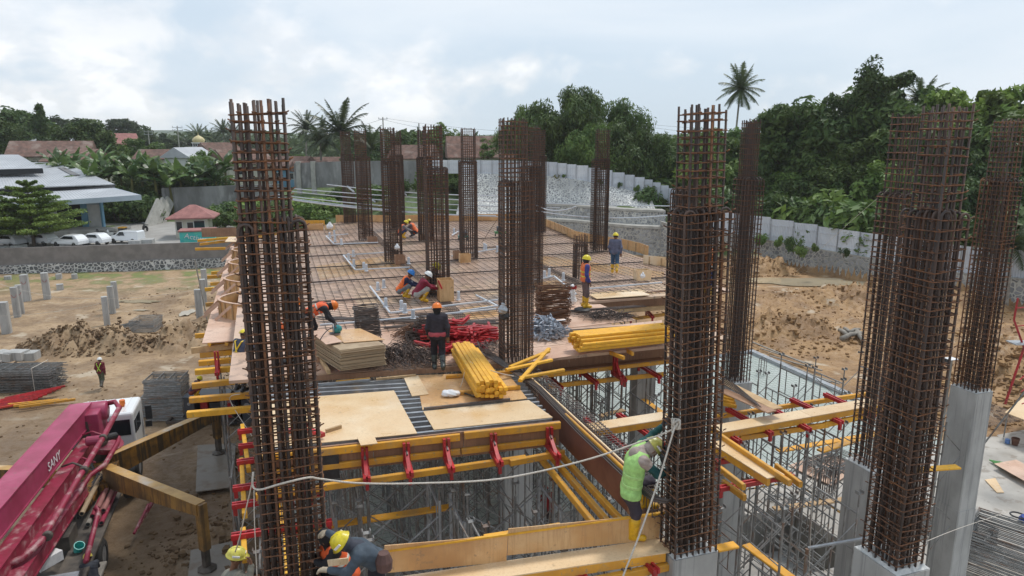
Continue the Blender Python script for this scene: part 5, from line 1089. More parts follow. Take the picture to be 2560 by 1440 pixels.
for x0,y0,x1,y1,m,lb in((790,962,925,950,'galv','dirty timber strip lying along the joists, left one'),(940,948,1040,938,'bare','dirty timber strip lying along the joists, right one'),(840,955,925,947,'yellow','thin yellow timber on the joists by the cage'),(1060,1022,1275,998,'rebar_grey','thin grey bar lying between the orange sheet and the front sheet')):
 mb=MB();mb.bar(G(x0,y0,zf+.04),G(x1,y1,zf+.04),.05,.05);tag(mb.build('batten',M[m]),lb,'batten','battens on the near platform')
 # FORMWORK: walers, clamps, beams
def timber(label,a,b_,w_=.08,h=.15,m='yellow',grp='yellow formwork timbers',up=UP):
 mb=MB();mb.bar(a,b_,w_,h,up,ch=.012);return tag(mb.build('timber_beam',M[m]),label,'timber beam',grp)
def clamp(label,p,out,h1=.75,arm=.75,grp='red beam clamps'):
 """upright of twin channels bolted on a horizontal arm of twin channels, with a hook at the outer end"""
 out=Vector(out).normalized();sd_=out.cross(UP);p=Vector(p);root=thing('beam_clamp',label,'clamp',p,grp)
 for s_ in(-.042,.042):
  mb=MB();mb.bar(p+sd_*s_+out*.07,p+sd_*s_+out*.05+UP*h1,.052,.085,out);mb.build('upright',M['red'],root);mb=MB();mb.bar(p+sd_*s_-out*.1,p+sd_*s_+out*arm,.052,.10);mb.build('arm',M['red'],root)
 mb=MB();mb.bar(p+out*arm*.8,p+out*.1+UP*h1*.55,.07,.07);mb.build('brace',M['red'],root);mb=MB();mb.bar(p+out*(arm-.04)-UP*.02,p+out*(arm-.04)-UP*.2,.06,.07,out);mb.build('hook',M['red'],root)
 mb=MB();mb.tube([p+out*.1+UP*.25,p+out*.2+UP*.22],.02,6);mb.build('bolt',M['rebar_grey'],root);return root
def cross_clamp(label,a,b_,grp='red cross clamps under the beams'):
 a,b_=Vector(a),Vector(b_);d=(b_-a).normalized();s_=d.cross(UP).normalized();root=thing('cross_clamp',label,'clamp',a,grp)
 for q in(-.045,.045):mb=MB();mb.bar(a+s_*q,b_+s_*q,.04,.09);mb.build('channel',M['red'],root)
 for e,sg in((a,1),(b_,-1)):mb=MB();mb.bar(e+d*.05*sg+UP*.03,e+d*.05*sg-UP*.2,.06,.07,d);mb.build('hook',M['red'],root)
 return root
Y0_=.12;FrontL,FrontR=G(640,1145,7.82),G(1400,1062,7.82);dF=(FrontR-FrontL).normalized();oF=Vector((dF.y,-dF.x,0))
bf=thing('beam_side_form','brown plywood side panels of the beam form below the near platform','beam form',FrontL-UP)
Lf=(FrontR-FrontL).length;cuts=[0,.36,.62,.66,1]
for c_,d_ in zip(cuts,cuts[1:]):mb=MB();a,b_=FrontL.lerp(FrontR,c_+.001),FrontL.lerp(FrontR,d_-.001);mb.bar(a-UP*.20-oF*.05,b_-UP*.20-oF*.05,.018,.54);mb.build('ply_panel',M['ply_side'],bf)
mb=MB();mb.bar(FrontL+UP*.05-oF*.02,FrontR+UP*.05-oF*.02,.03,.05);mb.build('edge_strip',M['ply_side'],bf)
timber('upper yellow waler left half on the front of the near platform',FrontL-UP*.02+oF*.01,FrontL.lerp(FrontR,.645)-UP*.02+oF*.01);timber('upper yellow waler right half on the front of the near platform',FrontL.lerp(FrontR,.66)-UP*.0+oF*.015,FrontR-UP*.0+oF*.015)
timber('lower yellow waler left half on the front of the near platform',FrontL-UP*.33+oF*.01,FrontL.lerp(FrontR,.645)-UP*.33+oF*.01,h=.12);timber('lower yellow waler right half on the front of the near platform',FrontL.lerp(FrontR,.65)-UP*.33+oF*.01,FrontR-UP*.33+oF*.01-dF*.1,h=.12)
zb_=7.33;a,b_=G(640,1242,zb_),G(1410,1132,zb_);timber('yellow bearer under the red clamps below the near platform, left length',a,a.lerp(b_,.86),.09,.13);timber('yellow bearer under the red clamps below the near platform, right length',a.lerp(b_,.80)+oF*.1,b_,.09,.13)
for i,(px,py)in enumerate(((912,1170),(1013,1155),(1112,1147),(1225,1130),(1360,1112),(765,1190),(680,1200))):
 f=(G(px,py,7.3)-FrontL).dot(dF);q=FrontL+dF*f;clamp(['first red clamp right of the left cage on the platform front','second red clamp from the left on the platform front','third red clamp from the left, left of the panel joint','fourth red clamp, right of the panel joint','red clamp at the right end of the platform front','red clamp seen through the bars of the left cage','second red clamp seen through the bars of the left cage'][i],Vector((q.x,q.y,7.44))+oF*.06,oF,.40,.62)
a=G(825,1165,7.5);mb=MB();mb.box((a.x,a.y,7.55),(.34,.06,.62),.25);tag(mb.build('black_panel',M['black']),'black plastic panel standing beside the left cage','panel')
def beam_cage(label,a,b_,w_,h,sp=.12,r=.010,rt=.006,nb_=4,m='rebar_grey'):
 a,b_=Vector(a),Vector(b_);d=(b_-a).normalized();s_=d.cross(UP).normalized();root=thing('beam_cage',label,'rebar cage',a);mb=MB();rg=random.Random(4)
 for k in range(nb_):
  q=s_*(w_*(k/(nb_-1)-.5))
  for z_ in(0,h):mb.tube([a+q+UP*z_,b_+q+UP*z_],r,5)
 mb.build('long_bars',M[m],root);mb=MB();L_=(b_-a).length;k=.05
 while k<L_:
  c=a+d*(k+rg.uniform(-.015,.015));w2=w_/2+.02;mb.tube([c+s_*w2-UP*.02,c+s_*w2+UP*(h+.02),c-s_*w2+UP*(h+.02),c-s_*w2-UP*.02,c+s_*w2-UP*.02],rt,4,False);mb.tube([c+s_*w_*.17+UP*(h+.02),c+s_*w_*.17],rt,3,False);k+=sp
 mb.build('stirrups',M['rebar_grey']if m=='rebar_grey' else M['rust'],root);return root
a,b_=G(1310,950,7.5),G(1650,1275,7.5);bdir=(b_-a).normalized();bs=bdir.cross(UP).normalized()
beam_cage('woven dark beam cage running diagonally from the central cage to the roped cage',a-bdir*.3,b_+bdir*.2,.42,.42,.10,.012,.009,5)
bot=MB();bot.bar(a-UP*.1,b_-UP*.1,.56,.03);tag(bot.build('beam_bottom_form',M['ply_side']),'plywood bottom board under the woven beam cage','beam form')
sf=thing('beam_side_form','dark red plywood side form along the woven beam cage','beam form',a)
sgn=-1 if bs.x>0 else 1;bl_=bs*sgn
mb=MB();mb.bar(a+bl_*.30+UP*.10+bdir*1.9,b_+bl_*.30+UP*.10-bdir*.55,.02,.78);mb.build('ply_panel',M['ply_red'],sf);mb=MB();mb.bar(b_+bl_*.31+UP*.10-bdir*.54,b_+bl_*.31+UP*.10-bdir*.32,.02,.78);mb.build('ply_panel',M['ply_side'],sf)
mb=MB();mb.bar(a+bl_*.27+UP*.515+bdir*.9,b_+bl_*.27+UP*.515-bdir*.35,.03,.03);mb.build('edge_strip',M['ply'],sf)
timber('thin yellow timber on edge beside the woven cage, near the climbing worker',a.lerp(b_,.52)+bl_*.34+UP*.47,b_+bl_*.34+UP*.47-bdir*.4,.05,.07)
for k,(o1,lb)in enumerate(((.40,'inner'),(.62,'middle'),(.86,'outer'))):
 timber(lb+' long yellow timber lying low beside the dark red side form',a.lerp(b_,.46+.02*k)+bl_*o1-UP*.46,b_+bl_*o1-UP*(.46+.03*k)-bdir*(.3+.1*k),.09,.14,grp='yellow timbers beside the dark red form')
bn=thing('rebar_bundle','long grey bars lying over the dark red form, bent at the roped cage','rebar bundle',a)
for k in range(9):
 o_=.30+.035*(k%5);zz=.52+.025*(k//5);q0=G(1225,880,8.0)+bl_*.035*k;q1=a+bl_*o_+UP*zz+bdir*2;q2=b_+bl_*(o_-.02)+UP*(zz-.1);mb=MB();mb.tube([q0+UP*.02,q1,q1.lerp(q2,.5)-UP*.05,q2,q2+bdir*.35-bl_*.05,q2+bdir*.45-bl_*.22-UP*.02,q2+bdir*.45-bl_*.4+UP*.02],.0125,5);mb.build('steel_bar',M['rebar_grey'],bn)
def tray(label,a,b_,w_,side_h=.0,m='ply',side='ply_side',under='yellow'):
 a,b_=Vector(a),Vector(b_);d=(b_-a).normalized();s_=d.cross(UP).normalized();root=thing('beam_bottom_form',label,'beam form',a);mb=MB();mb.bar(a,b_,w_,.02);mb.build('ply_panel',M[m],root)
 for q in(-1,1):mb=MB();mb.bar(a+s_*q*(w_/2-.04)-UP*.085,b_+s_*q*(w_/2-.04)-UP*.085,.08,.145);mb.build('timber_rail',M[under],root)
 return root
zt_=7.1;tray('pale beam board left of the roped cage over two red clamps',G(1475,1068,zt_),G(1668,1038,zt_),.42)
for i,(x0,y0,x1,y1)in enumerate(((1462,1046,1567,1122),(1545,1036,1660,1112))):cross_clamp('red cross clamp under the pale board left of the roped cage, '+('left one' if i==0 else 'right one'),G(x0,y0,6.9),G(x1,y1,6.9))
a,b_=G(1330,897,7.6),G(1664,862,7.6);d_=(b_-a).normalized();o_=Vector((d_.y,-d_.x,0));Lb_=(b_-a).length
s2=thing('beam_side_form','brown plywood side form below the sawn timber stack right of centre','beam form',a);mb=MB();mb.bar(a+UP*.02+o_*.1,b_+UP*.02+o_*.1,.02,.68);mb.build('ply_panel',M['ply_side'],s2);mb=MB();mb.bar(a-UP*.33+o_*.2,b_-UP*.33+o_*.2,.3,.02);mb.build('ledge',M['ply_side'],s2)
timber('yellow timber under the ledge of the brown side form',a-UP*.42+o_*.3+d_*.1,b_-UP*.42+o_*.3,.08,.12)
zz=6.85;a2,b2=G(1370,966,zz),G(1664,935,zz);timber('yellow bearer below four red cross clamps right of centre',a2,b2,.08,.13)
for i,(x0,y0,x1,y1)in enumerate(((1365,935,1400,968),(1448,925,1488,955),(1535,915,1560,948),(1595,910,1645,940))):cross_clamp(['leftmost red cross clamp below the brown side form','second red cross clamp below the brown side form','third red cross clamp below the brown side form','rightmost red cross clamp below the brown side form'][i],G(x0,y0,6.98),G(x1,y1,6.98)-o_*0+(G(x1,y1,6.98)-G(x0,y0,6.98))*.1)
clamp('red upright clamp in the middle of the brown side form',G(1535,932,7.1),o_,.62,.5)
for i,(x0,y0,x1,y1)in enumerate(((1515,878,1560,895),(1560,872,1582,885))):timber('short yellow bearer end sticking out below the stack, '+('left' if i==0 else 'right'),G(x0,y0,7.9),G(x1,y1,7.9),.08,.1,grp='bearer ends')
a,b_=G(1480,757,7.8),G(1664,738,7.8);mb=MB();mb.bar(a-UP*.1,b_-UP*.1,.03,.6);s3=tag(mb.build('edge_board',M['ply_side']),'brown ply face of the far deck edge above the rear opening','edge board')
mb=MB();mb.bar(G(1482,742,8.0),G(1615,733,8.0),.7,.02);tag(mb.build('ply_sheet',M['ply']),'pale ply strip on the far deck edge above the rear opening','plywood sheet')
timber('rear yellow timber across the back opening',G(1500,770,7.5),G(1640,757,7.5),.08,.12);timber('bare brown timber across the back opening',G(1510,782,7.4),G(1664,768,7.4),.1,.16,'bare');timber('yellow bearer with two red clamps across the back opening',G(1560,800,7.0),G(1664,786,7.0),.08,.12)
for i,(x0,y0,x1,y1)in enumerate(((1560,780,1578,798),(1615,775,1632,793))):cross_clamp('small red cross clamp in the back opening, '+('left' if i==0 else 'right'),G(x0,y0,7.1),G(x1,y1,7.1))
zt_=7.05
a,b_=G(965,1468,zt_),G(1672,1362,zt_);d_=(b_-a).normalized();o_=Vector((d_.y,-d_.x,0))
ff=thing('beam_form','foreground beam form: pale bottom board with an upright brown back board','beam form',a);
mb=MB();mb.bar(a+o_*.0,b_,.40,.02);mb.build('bottom_board',M['ply'],ff)
ba,bb=a-o_*.21,b_-o_*.21
for c_,e_ in((0,.415),(.418,.985)):mb=MB();mb.bar(ba.lerp(bb,c_)+UP*.33,ba.lerp(bb,e_)+UP*.22,.018,.46);mb.build('back_board',M['ply_o'],ff)
mb=MB();mb.bar(ba+UP*.465,bb+UP*.465,.05,.03);mb.build('cap_strip',M['yellow_new'],ff)
mb=MB();mb.bar(a+o_*.16-UP*.085,b_+o_*.16-UP*.085-d_*.15,.08,.15);mb.build('timber_rail',M['yellow'],ff);mb=MB();mb.bar(a-o_*.14-UP*.085,b_-o_*.14-UP*.085,.08,.15);mb.build('timber_rail',M['yellow'],ff)
timber('lowest yellow bearer in the foreground by the concrete column',G(1360,1478,6.8),G(1688,1412,6.8),.1,.13);cross_clamp('red cross clamp at the bottom edge of the picture',G(1420,1398,6.85),G(1462,1450,6.85));cross_clamp('red cross clamp right of the bottom one under the foreground board',G(1580,1372,6.88),G(1642,1430,6.88))
timber('yellow timber seen behind the foreground back board',G(1210,1345,7.35),G(1400,1315,7.35),.08,.1)
sw=thing('handsaw','handsaw lying on the foreground board','saw',G(1400,1375,zt_));g0_=G(1440,1371,zt_+.03);mb=MB();e=(G(1445,1368,zt_)-G(1395,1378,zt_)).normalized();n_=Vector((-e.y,e.x,0));mb.extr([g0_+e*.17,g0_-e*.15+n_*.0,g0_-e*.15+n_*.1],(0,0,.004));mb.build('blade',M['rebar_grey'],sw);mb=MB();mb.box(g0_-e*.2+n_*.05,(.12,.11,.03),math.atan2(e.y,e.x));mb.build('handle',M['bark'],sw)
zt_=7.05;a,b_=G(1790,1073,zt_),G(2192,1003,zt_)
tray('long pale beam board running right from the roped cage, left length',a,a.lerp(b_,.53),.42,under='yellow');tray('long pale beam board reaching the right hand cages, right length',a.lerp(b_,.532),b_,.42,under='yellow')
timber('rear yellow bearer behind the long pale board',G(1790,1042,6.75),G(2170,985,6.75),.09,.12);timber('front yellow bearer below the long pale board, left length',G(1850,1095,6.75),G(2070,1062,6.75),.09,.13);timber('front pale yellow bearer below the long pale board, right length',G(2060,1062,6.77),G(2200,1033,6.77),.09,.13,'yellow_new')
for i,(x0,y0,x1,y1)in enumerate(((1818,1022,1930,1085),(1908,1010,2025,1075),(1978,998,2105,1057),(2062,985,2185,1043),(1805,1078,1850,1105))):cross_clamp(['red clamp under the left end of the long pale board','second red clamp under the long pale board','third red clamp under the long pale board','fourth red clamp under the long pale board','red clamp close to the right side of the roped cage'][i],G(x0,y0,6.88),G(x1,y1,6.88))
tray('pale beam board slanting down right from the roped cage',G(1795,1103,6.95),G(1940,1192,6.95),.44)
for(x0,y0,x1,y1,z_,lb)in((1800,1090,1975,1208,7.0,'upper long yellow timber slanting down right'),(1940,1165,2002,1212,6.8,'short yellow timber with pale cut end at the tip of the slanting board'),(1800,1172,1860,1218,6.95,'short yellow timber left of the slanting board'),(1808,1205,1862,1245,6.75,'lower short yellow timber left of the slanting board')):timber(lb,G(x0,y0,z_),G(x1,y1,z_),.085,.13)
cross_clamp('long red clamp under the slanting board',G(1797,1222,6.75),G(1982,1188,6.75));cross_clamp('short red clamp behind the slanting board',G(1790,1155,6.7),G(1882,1142,6.7))
ms_=[(1800,950,1945,1022,7.3,'bare','brown plank lying beyond the long pale board, rear one',.3,.03),(1805,975,1930,1030,7.3,'ply_side','brown plank lying beyond the long pale board, front one',.3,.03)]
for x0,y0,x1,y1,z_,m,lb,w_,h in ms_:timber(lb,G(x0,y0,z_),G(x1,y1,z_),w_,h,m,'planks beyond the pale board')
for i in range(6):mb=MB();q=G(1800,930+5*i,7.35+.01*i);mb.tube([q,G(1888+3*i,1003+3*i,7.36)],.012,4);tag(mb.build('steel_bar',M['rust_dark']),nth(i)+' thin bar among the planks beyond the long pale board','steel bar','thin bars on the planks')
for i in range(4):timber(nth(i)+' short yellow offcut from the top right of the roped cage',G(1805,985+8*i,7.1-.04*i),G(1832+3*i,993+8*i,7.1-.04*i),.08,.09,'yellow_new','yellow offcuts beside the roped cage')
for(x0,y0,x1,y1,z_,m,lb)in((1945,1127,2190,1085,5.0,'yellow','yellow plank resting inside the scaffold, rear one'),(2050,1128,2225,1072,5.3,'yellow','bent looking yellow plank crossing the rear one'),(2160,1185,2395,1167,5.6,'yellow_new','pale yellow plank passing behind the big right hand cage'),(1935,1272,2120,1247,3.2,'bare','bare plank deep in the scaffolding'),(1865,1362,1985,1450,5.0,'yellow','yellow plank slanting at the bottom right of the roped cage'),(1790,1372,1840,1362,5.8,'yellow','yellow plank end behind the concrete column'),(780,1320,1135,1266,5.9,'yellow','yellow plank hanging in the dark below the near platform'),(1590,985,1665,1040,5.2,'yellow','yellow plank slanting in the opening left of the roped cage'),(1500,1040,1560,1025,4.5,'bare','brown plank deep in the opening')):timber(lb,G(x0,y0,z_),G(x1,y1,z_),.22,.05,m,'planks in the scaffolding')
for i,(x0,y0,x1,y1,z_)in enumerate(((494,602,575,595,7.3),(500,611,560,603,7.1),(488,623,552,622,7.2),(528,683,560,680,7.0),(518,693,560,691,7.0),(526,710,552,709,7.0),(512,724,545,722,7.0),(514,762,545,759,7.0),(488,840,520,838,7.0),(520,862,600,858,7.1),(500,888,600,878,7.0),(497,908,600,898,6.9),(488,930,600,920,6.8),(480,965,612,950,6.7),(474,1000,620,988,6.6),(468,1036,628,1022,6.5))):
 timber(['first','second','third','fourth','fifth','sixth','seventh','eighth','ninth','tenth','eleventh','twelfth','thirteenth','fourteenth','fifteenth','nearest'][i]+' yellow bearer end from the back sticking out of the left deck edge',G(x0,y0,z_),G(x1+12,y1-1,z_),.16 if i>9 else .1,.16,'yellow' if i%3 else 'yellow_new','bearer ends along the left deck edge')
timber('bare board across the bearers at the end of the apron',G(478,877,7.2),G(605,862,7.2),.05,.2,'bare');timber('yellow post top standing at the apron end, left',G(523,862,7.0),G(523,862,7.4),.1,.1,up=E1);timber('yellow post top standing at the apron end, right',G(566,860,7.0),G(566,860,7.4),.1,.1,up=E1)
clamp('red clamp hanging below the end of the apron',G(545,925,6.8),-E1,.6,.4)
timber('long yellow edge runner on the left side, far length',G(606,1065,6.9),G(622,1175,6.9),.09,.12,'yellow_new');timber('long yellow edge runner on the left side, middle length',G(604,1150,6.9),G(612,1290,6.9),.09,.12,'yellow_new');timber('long yellow edge runner on the left side, near length',G(608,1325,6.9),G(612,1400,6.9),.09,.12,'yellow_new')
for i,py in enumerate((1080,1117,1156,1222,1265,1342)):a=G((594,596,592,582,580,578)[i],py,7.0);cross_clamp(['farthest','second','third','fourth','fifth','nearest'][i]+' red clamp along the left edge beside the cage',a,a+E2*1.1,'red clamps along the left edge')
cross_clamp('red clamp right of the left cage below the platform, upper one',G(775,1238,6.8),G(812,1232,6.8));cross_clamp('red clamp right of the left cage below the platform, lower one',G(770,1315,6.7),G(830,1305,6.7))
for nn_,x0,y0,x1,y1 in(('middle',700,1070,718,1440),('right',742,1180,755,1440),('left',690,1100,700,1330)):timber(nn_+' yellow timber standing behind the bars of the left cage',G(x0,y0,6.9),G(x1,y1,6.9),.07,.1,'yellow_new','timbers behind the left cage')
mb=MB();a,b_=G(505,592,7.7),G(592,590,7.7);mb.bar(a+UP*.25,b_+UP*.25,.03,.55);tag(mb.build('edge_board',M['ply_side']),'brown ply board at the far left corner of the deck','edge board')
sheet('ply_sheet',[(562,604),(592,604),(592,592),(572,592)],8.0,'ply',.02,'small pale ply sheet at the far left corner','plywood offcuts')
for(x0,y0,x1,m,h,lb)in((760,576,808,'ply_o',.35,'orange ply box side at the far left of the deck'),(812,576,838,'ply',.35,'small ply box holding a white cloth at the far deck edge'),(760,562,812,'yellow',.3,'yellow waler board behind the orange box side')):mb=MB();a=G(x0,y0,7.95);b_=G(x1,y0,7.95);mb.bar(a+UP*h/2,b_+UP*h/2,.04,h);tag(mb.build('edge_board',M[m]),lb,'edge board')
# SCAFFOLDING
def sc_tower(label,p,z1=6.7,rz=YAW,a_=1.2,l_=1.8,lifts=3,head=True,grp='scaffold towers under the deck',z0=.07,gm='scaf',rs=1):
 """two ladder frames, cross braces between them, U-heads on top"""
 root=thing('scaffold_tower',label,'scaffold',(p[0],p[1],z0),grp,rz);H=z1-z0;first=None;lh=H/lifts
 for x in(-l_/2,l_/2):
  if first is None:
   mb=MB()
   for y in(-a_/2,a_/2):mb.tube([(0,y,0),(0,y,H)],.026*rs,6)
   for k in range(lifts):
    for z_ in(.08,.93,.55):mb.tube([(0,-a_/2,(k+z_)*lh),(0,a_/2,(k+z_)*lh)],(.021 if z_!=.55 else .016)*rs,5)
    for y in(-.3,.3):mb.tube([(0,y,(k+.55)*lh),(0,y,(k+.93)*lh)],.015,4)
   o=first=mb.build('ladder_frame',M[gm],root,world=False)
  else:o=first.copy();col.objects.link(o);o.parent=root
  o.location=(x,0,0)
 fb_=None
 for y in(-a_/2,a_/2):
  for k in range(lifts):
   if fb_ is None:mb=MB();mb.tube([(-l_/2,0,.15*lh),(l_/2,0,.85*lh)],.013*rs,4);mb.tube([(l_/2,.03,.15*lh),(-l_/2,.03,.85*lh)],.013*rs,4);o=fb_=mb.build('cross_brace',M[gm],root,world=False)
   else:o=fb_.copy();col.objects.link(o);o.parent=root
   o.location=(0,y,k*lh)
 if head:
  hd=None
  for x in(-l_/2,l_/2):
   for y in(-a_/2,a_/2):
    if hd is None:mb=MB();mb.tube([(0,0,0),(0,0,.3)],.018,5);mb.box((0,0,.3),(.14,.1,.012));mb.box((-.065,0,.33),(.01,.1,.06));mb.box((.065,0,.33),(.01,.1,.06));o=hd=mb.build('jack_head',M['scaf'],root,world=False)
    else:o=hd.copy();col.objects.link(o);o.parent=root
    o.location=(x,y,H)
 return root
towers=[]
root0=sc_tower('scaffold tower in the shade under the decks',LW(1.0,10.2)[:2]if False else LW(.2,11.9)[:2],6.55)
TW={}
def tower_at(a,b_,z=None,label=None):
 k_=int(b_/2.15);TW[k_]=TW.get(k_,0)+1;label='shaded scaffold tower, %s from the left in the %s row back under the decks'%(nth(TW[k_]-1),nth(k_-4))
 r=copy_tree(root0,loc=LW(a,b_,.07),label=label);r.rotation_euler=(0,0,YAW+random.uniform(-.03,.03));return r
cnt=0
for a in np.arange(.2,12.5,1.95):
 for b_ in np.arange(9.4,33,2.15):
  pnt=LW(a,b_)
  if a<.3 and abs(b_-11.6)<.6:continue
  if a>5.0 and b_<16:continue
  if a>8 and b_<18:continue
  if b_>26 and a>8.0:continue
  if b_>29 and a<6:continue
  tower_at(a+random.uniform(-.15,.15),b_+random.uniform(-.15,.15));cnt+=1
for i,(px,py,zt2,lb)in enumerate(((1990,1075,6.5,'scaffold tower under the middle of the long pale board'),(2090,1040,6.5,'scaffold tower under the right half of the long pale board'),(1900,1100,6.5,'scaffold tower under the left end of the long pale board'),(1850,1250,5.9,'low scaffold tower right beside the roped cage'),(2000,1250,6.4,'tall scaffold tower at the tip of the slanting board'))):
 p=G(px,py,zt2);sc_tower(lb,(p.x,p.y),zt2,YAW,1.2,1.8,3,True,'scaffold towers right of the roped cage')
for i,(px,py,zt2,lb)in enumerate(((1925,930,6.4,'open scaffold tower standing above the green slab, left one'),(2010,965,6.2,'open scaffold tower above the green slab, middle one'),(2130,925,6.4,'open scaffold tower with white heads in front of the brown soil'))):
 p=G(px,py,zt2);sc_tower(lb,(p.x,p.y),zt2,YAW,1.2,1.8,3,True,'open scaffold towers over the green slab')
p=G(2380,1030,6.2);sc_tower('scaffold tower standing against the tall pale concrete column',(p.x-.1,p.y),6.25,YAW+.05,1.1,1.6,3,False)
p=G(960,1235,6.6);sc_tower('front scaffold tower in the opening below the near platform, left one',(p.x,p.y),6.6,YAW,1.2,2.0,3,gm='galv',rs=1.25);p=G(1260,1225,6.5);sc_tower('front scaffold tower in the opening below the near platform, right one',(p.x,p.y),6.3,YAW,1.2,2.0,3,False,gm='galv',rs=1.3);p=G(1440,1260,6.2);sc_tower('scaffold tower left of the climbing worker under the timbers',(p.x-.3,p.y),6.2,YAW,1.2,1.6,3)
p=G(1540,1000,6.4);sc_tower('scaffold tower in the opening left of the roped cage',(p.x,p.y),6.4,YAW,1.5,1.7,3,True)
for i,(px,py,yy)in enumerate(((640,1150,6.4),(660,1350,6.4),(600,950,6.0),(570,800,6.0),(585,700,6.0))):
 p=G(px,py,yy);sc_tower(['scaffold tower behind the left cage below the edge runner','scaffold tower lowest behind the left cage','scaffold tower under the near end of the bearers at the left edge','scaffold tower under the middle of the apron','scaffold tower under the far part of the apron'][i],(p.x+.3,p.y),yy,YAW,1.2,1.6,3,False,'scaffold towers along the left edge',0)
mb=MB();mb.tube([G(2020,1370,5.6),G(2165,1345,5.9)],.032,7);tag(mb.build('steel_tube',M['galv']),'long bright tube sloping up to the concrete column at the bottom right','tube')
mb=MB();mb.tube([G(2018,1372,5.6),G(2018,1372,5.6)-UP*4],.034,7);tag(mb.build('steel_tube',M['scaf']),'upright tube below the long bright tube','tube')
# PEOPLE
def sdf_surface(prims,h=.02,k=.03,infl=0.0,clips=(),wr=0.0,seed=0):
 """one continuous skin over tapered capsules (a, b, ra, rb) blended smoothly; returns verts, quads"""
 P=[(np.array(a,float),np.array(b_,float),ra+infl,rb+infl)for a,b_,ra,rb in prims]
 lo=np.min([np.minimum(a,b_)-max(ra,rb)for a,b_,ra,rb in P],0)-3*h-.01;hi=np.max([np.maximum(a,b_)+max(ra,rb)for a,b_,ra,rb in P],0)+3*h+.01
 n=np.ceil((hi-lo)/h).astype(int)+1;F=np.full(n,.5);ax=[lo[i]+h*np.arange(n[i])for i in range(3)]
 for a,b_,ra,rb in P:
  m=max(ra,rb)+3*k+2*h;l_=np.minimum(a,b_)-m;u_=np.maximum(a,b_)+m
  sl=tuple(slice(max(0,int((l_[i]-lo[i])/h)),min(n[i],int((u_[i]-lo[i])/h)+2))for i in range(3))
  X,Y,Z=np.meshgrid(*(ax[i][sl[i]]for i in range(3)),indexing='ij');d=b_-a;L2=max(1e-9,d@d)
  t_=np.clip(((X-a[0])*d[0]+(Y-a[1])*d[1]+(Z-a[2])*d[2])/L2,0,1)
  D_=np.sqrt((X-a[0]-t_*d[0])**2+(Y-a[1]-t_*d[1])**2+(Z-a[2]-t_*d[2])**2)-(ra+(rb-ra)*t_)
  f=F[sl];q=np.clip(.5+.5*(f-D_)/k,0,1);F[sl]=f*(1-q)+D_*q-k*q*(1-q)
 if wr or clips:X,Y,Z=np.meshgrid(*ax,indexing='ij')
 if wr:F=F+wr*(np.sin(X*31+Z*23+seed)*np.sin(Y*37-Z*41+2*seed)+.6*np.sin(Z*70+X*25+Y*30))
 for p,nn in clips:F=np.maximum(F,(X-p[0])*nn[0]+(Y-p[1])*nn[1]+(Z-p[2])*nn[2])
 S=F<0;c=S[:-1,:-1,:-1].astype(int);cnt_=np.zeros_like(c);acc=np.zeros(c.shape+(3,));ne=np.zeros(c.shape)
 offs=[(i,j,l_)for i in(0,1)for j in(0,1)for l_ in(0,1)]
 g=lambda A,o:A[o[0]:A.shape[0]-1+o[0],o[1]:A.shape[1]-1+o[1],o[2]:A.shape[2]-1+o[2]]
 for o in offs:
  for ax_ in range(3):
   if o[ax_]:continue
   o2=list(o);o2[ax_]=1;a,b_=g(F,o),g(F,o2);cr=(a<0)!=(b_<0);t_=np.where(cr,a/np.where(cr,a-b_,1),0)
   for q in range(3):acc[...,q]+=np.where(cr,o[q]+(t_ if q==ax_ else 0),0)
   ne+=cr
 act=ne>0;idx=-np.ones(c.shape,int);idx[act]=np.arange(act.sum());ijk=np.argwhere(act);V=lo+h*(ijk+acc[act]/ne[act][:,None]);Q=[]
 for ax_ in range(3):
  sl0=[slice(1,-1)]*3;sl0[ax_]=slice(0,-1);sl1=[slice(1,-1)]*3;sl1[ax_]=slice(1,None)
  a,b_=S[tuple(sl0)],S[tuple(sl1)];e=np.argwhere(a!=b_);base=e.copy()
  for q in range(3):
   if q!=ax_:base[:,q]+=1
  u,v=(ax_+1)%3,(ax_+2)%3;quad=[]
  for du,dv in((-1,-1),(0,-1),(0,0),(-1,0)):
   w_=base.copy();w_[:,u]+=du;w_[:,v]+=dv;quad.append(idx[tuple(w_.T)])
  quad=np.stack(quad,1);fl=a[tuple(e.T)];quad[~fl]=quad[~fl][:,::-1];Q.append(quad[(quad>=0).all(1)])
 return V,np.concatenate(Q)
def skin_obj(name,prims,m,parent,**k):
 V,Q=sdf_surface(prims,**k)
 if len(V)==0:return None
 me=bpy.data.meshes.new(name);me.from_pydata(V.tolist(),[],Q.tolist());me.materials.append(m);me.polygons.foreach_set('use_smooth',[True]*len(Q));me.update();o=bpy.data.objects.new(name,me);col.objects.link(o);o.parent=parent;return o
_cm={}
def cloth(c,rough=.85,name='cloth'):
 key=(tuple(c),rough)
 if key not in _cm:_cm[key]=mat(name,c,tuple(v*.72 for v in c),9,rough,.004,30)
 return _cm[key]
SKIN=mat('skin',(.20,.095,.055),(.17,.08,.045),12,.55)
V3=Vector
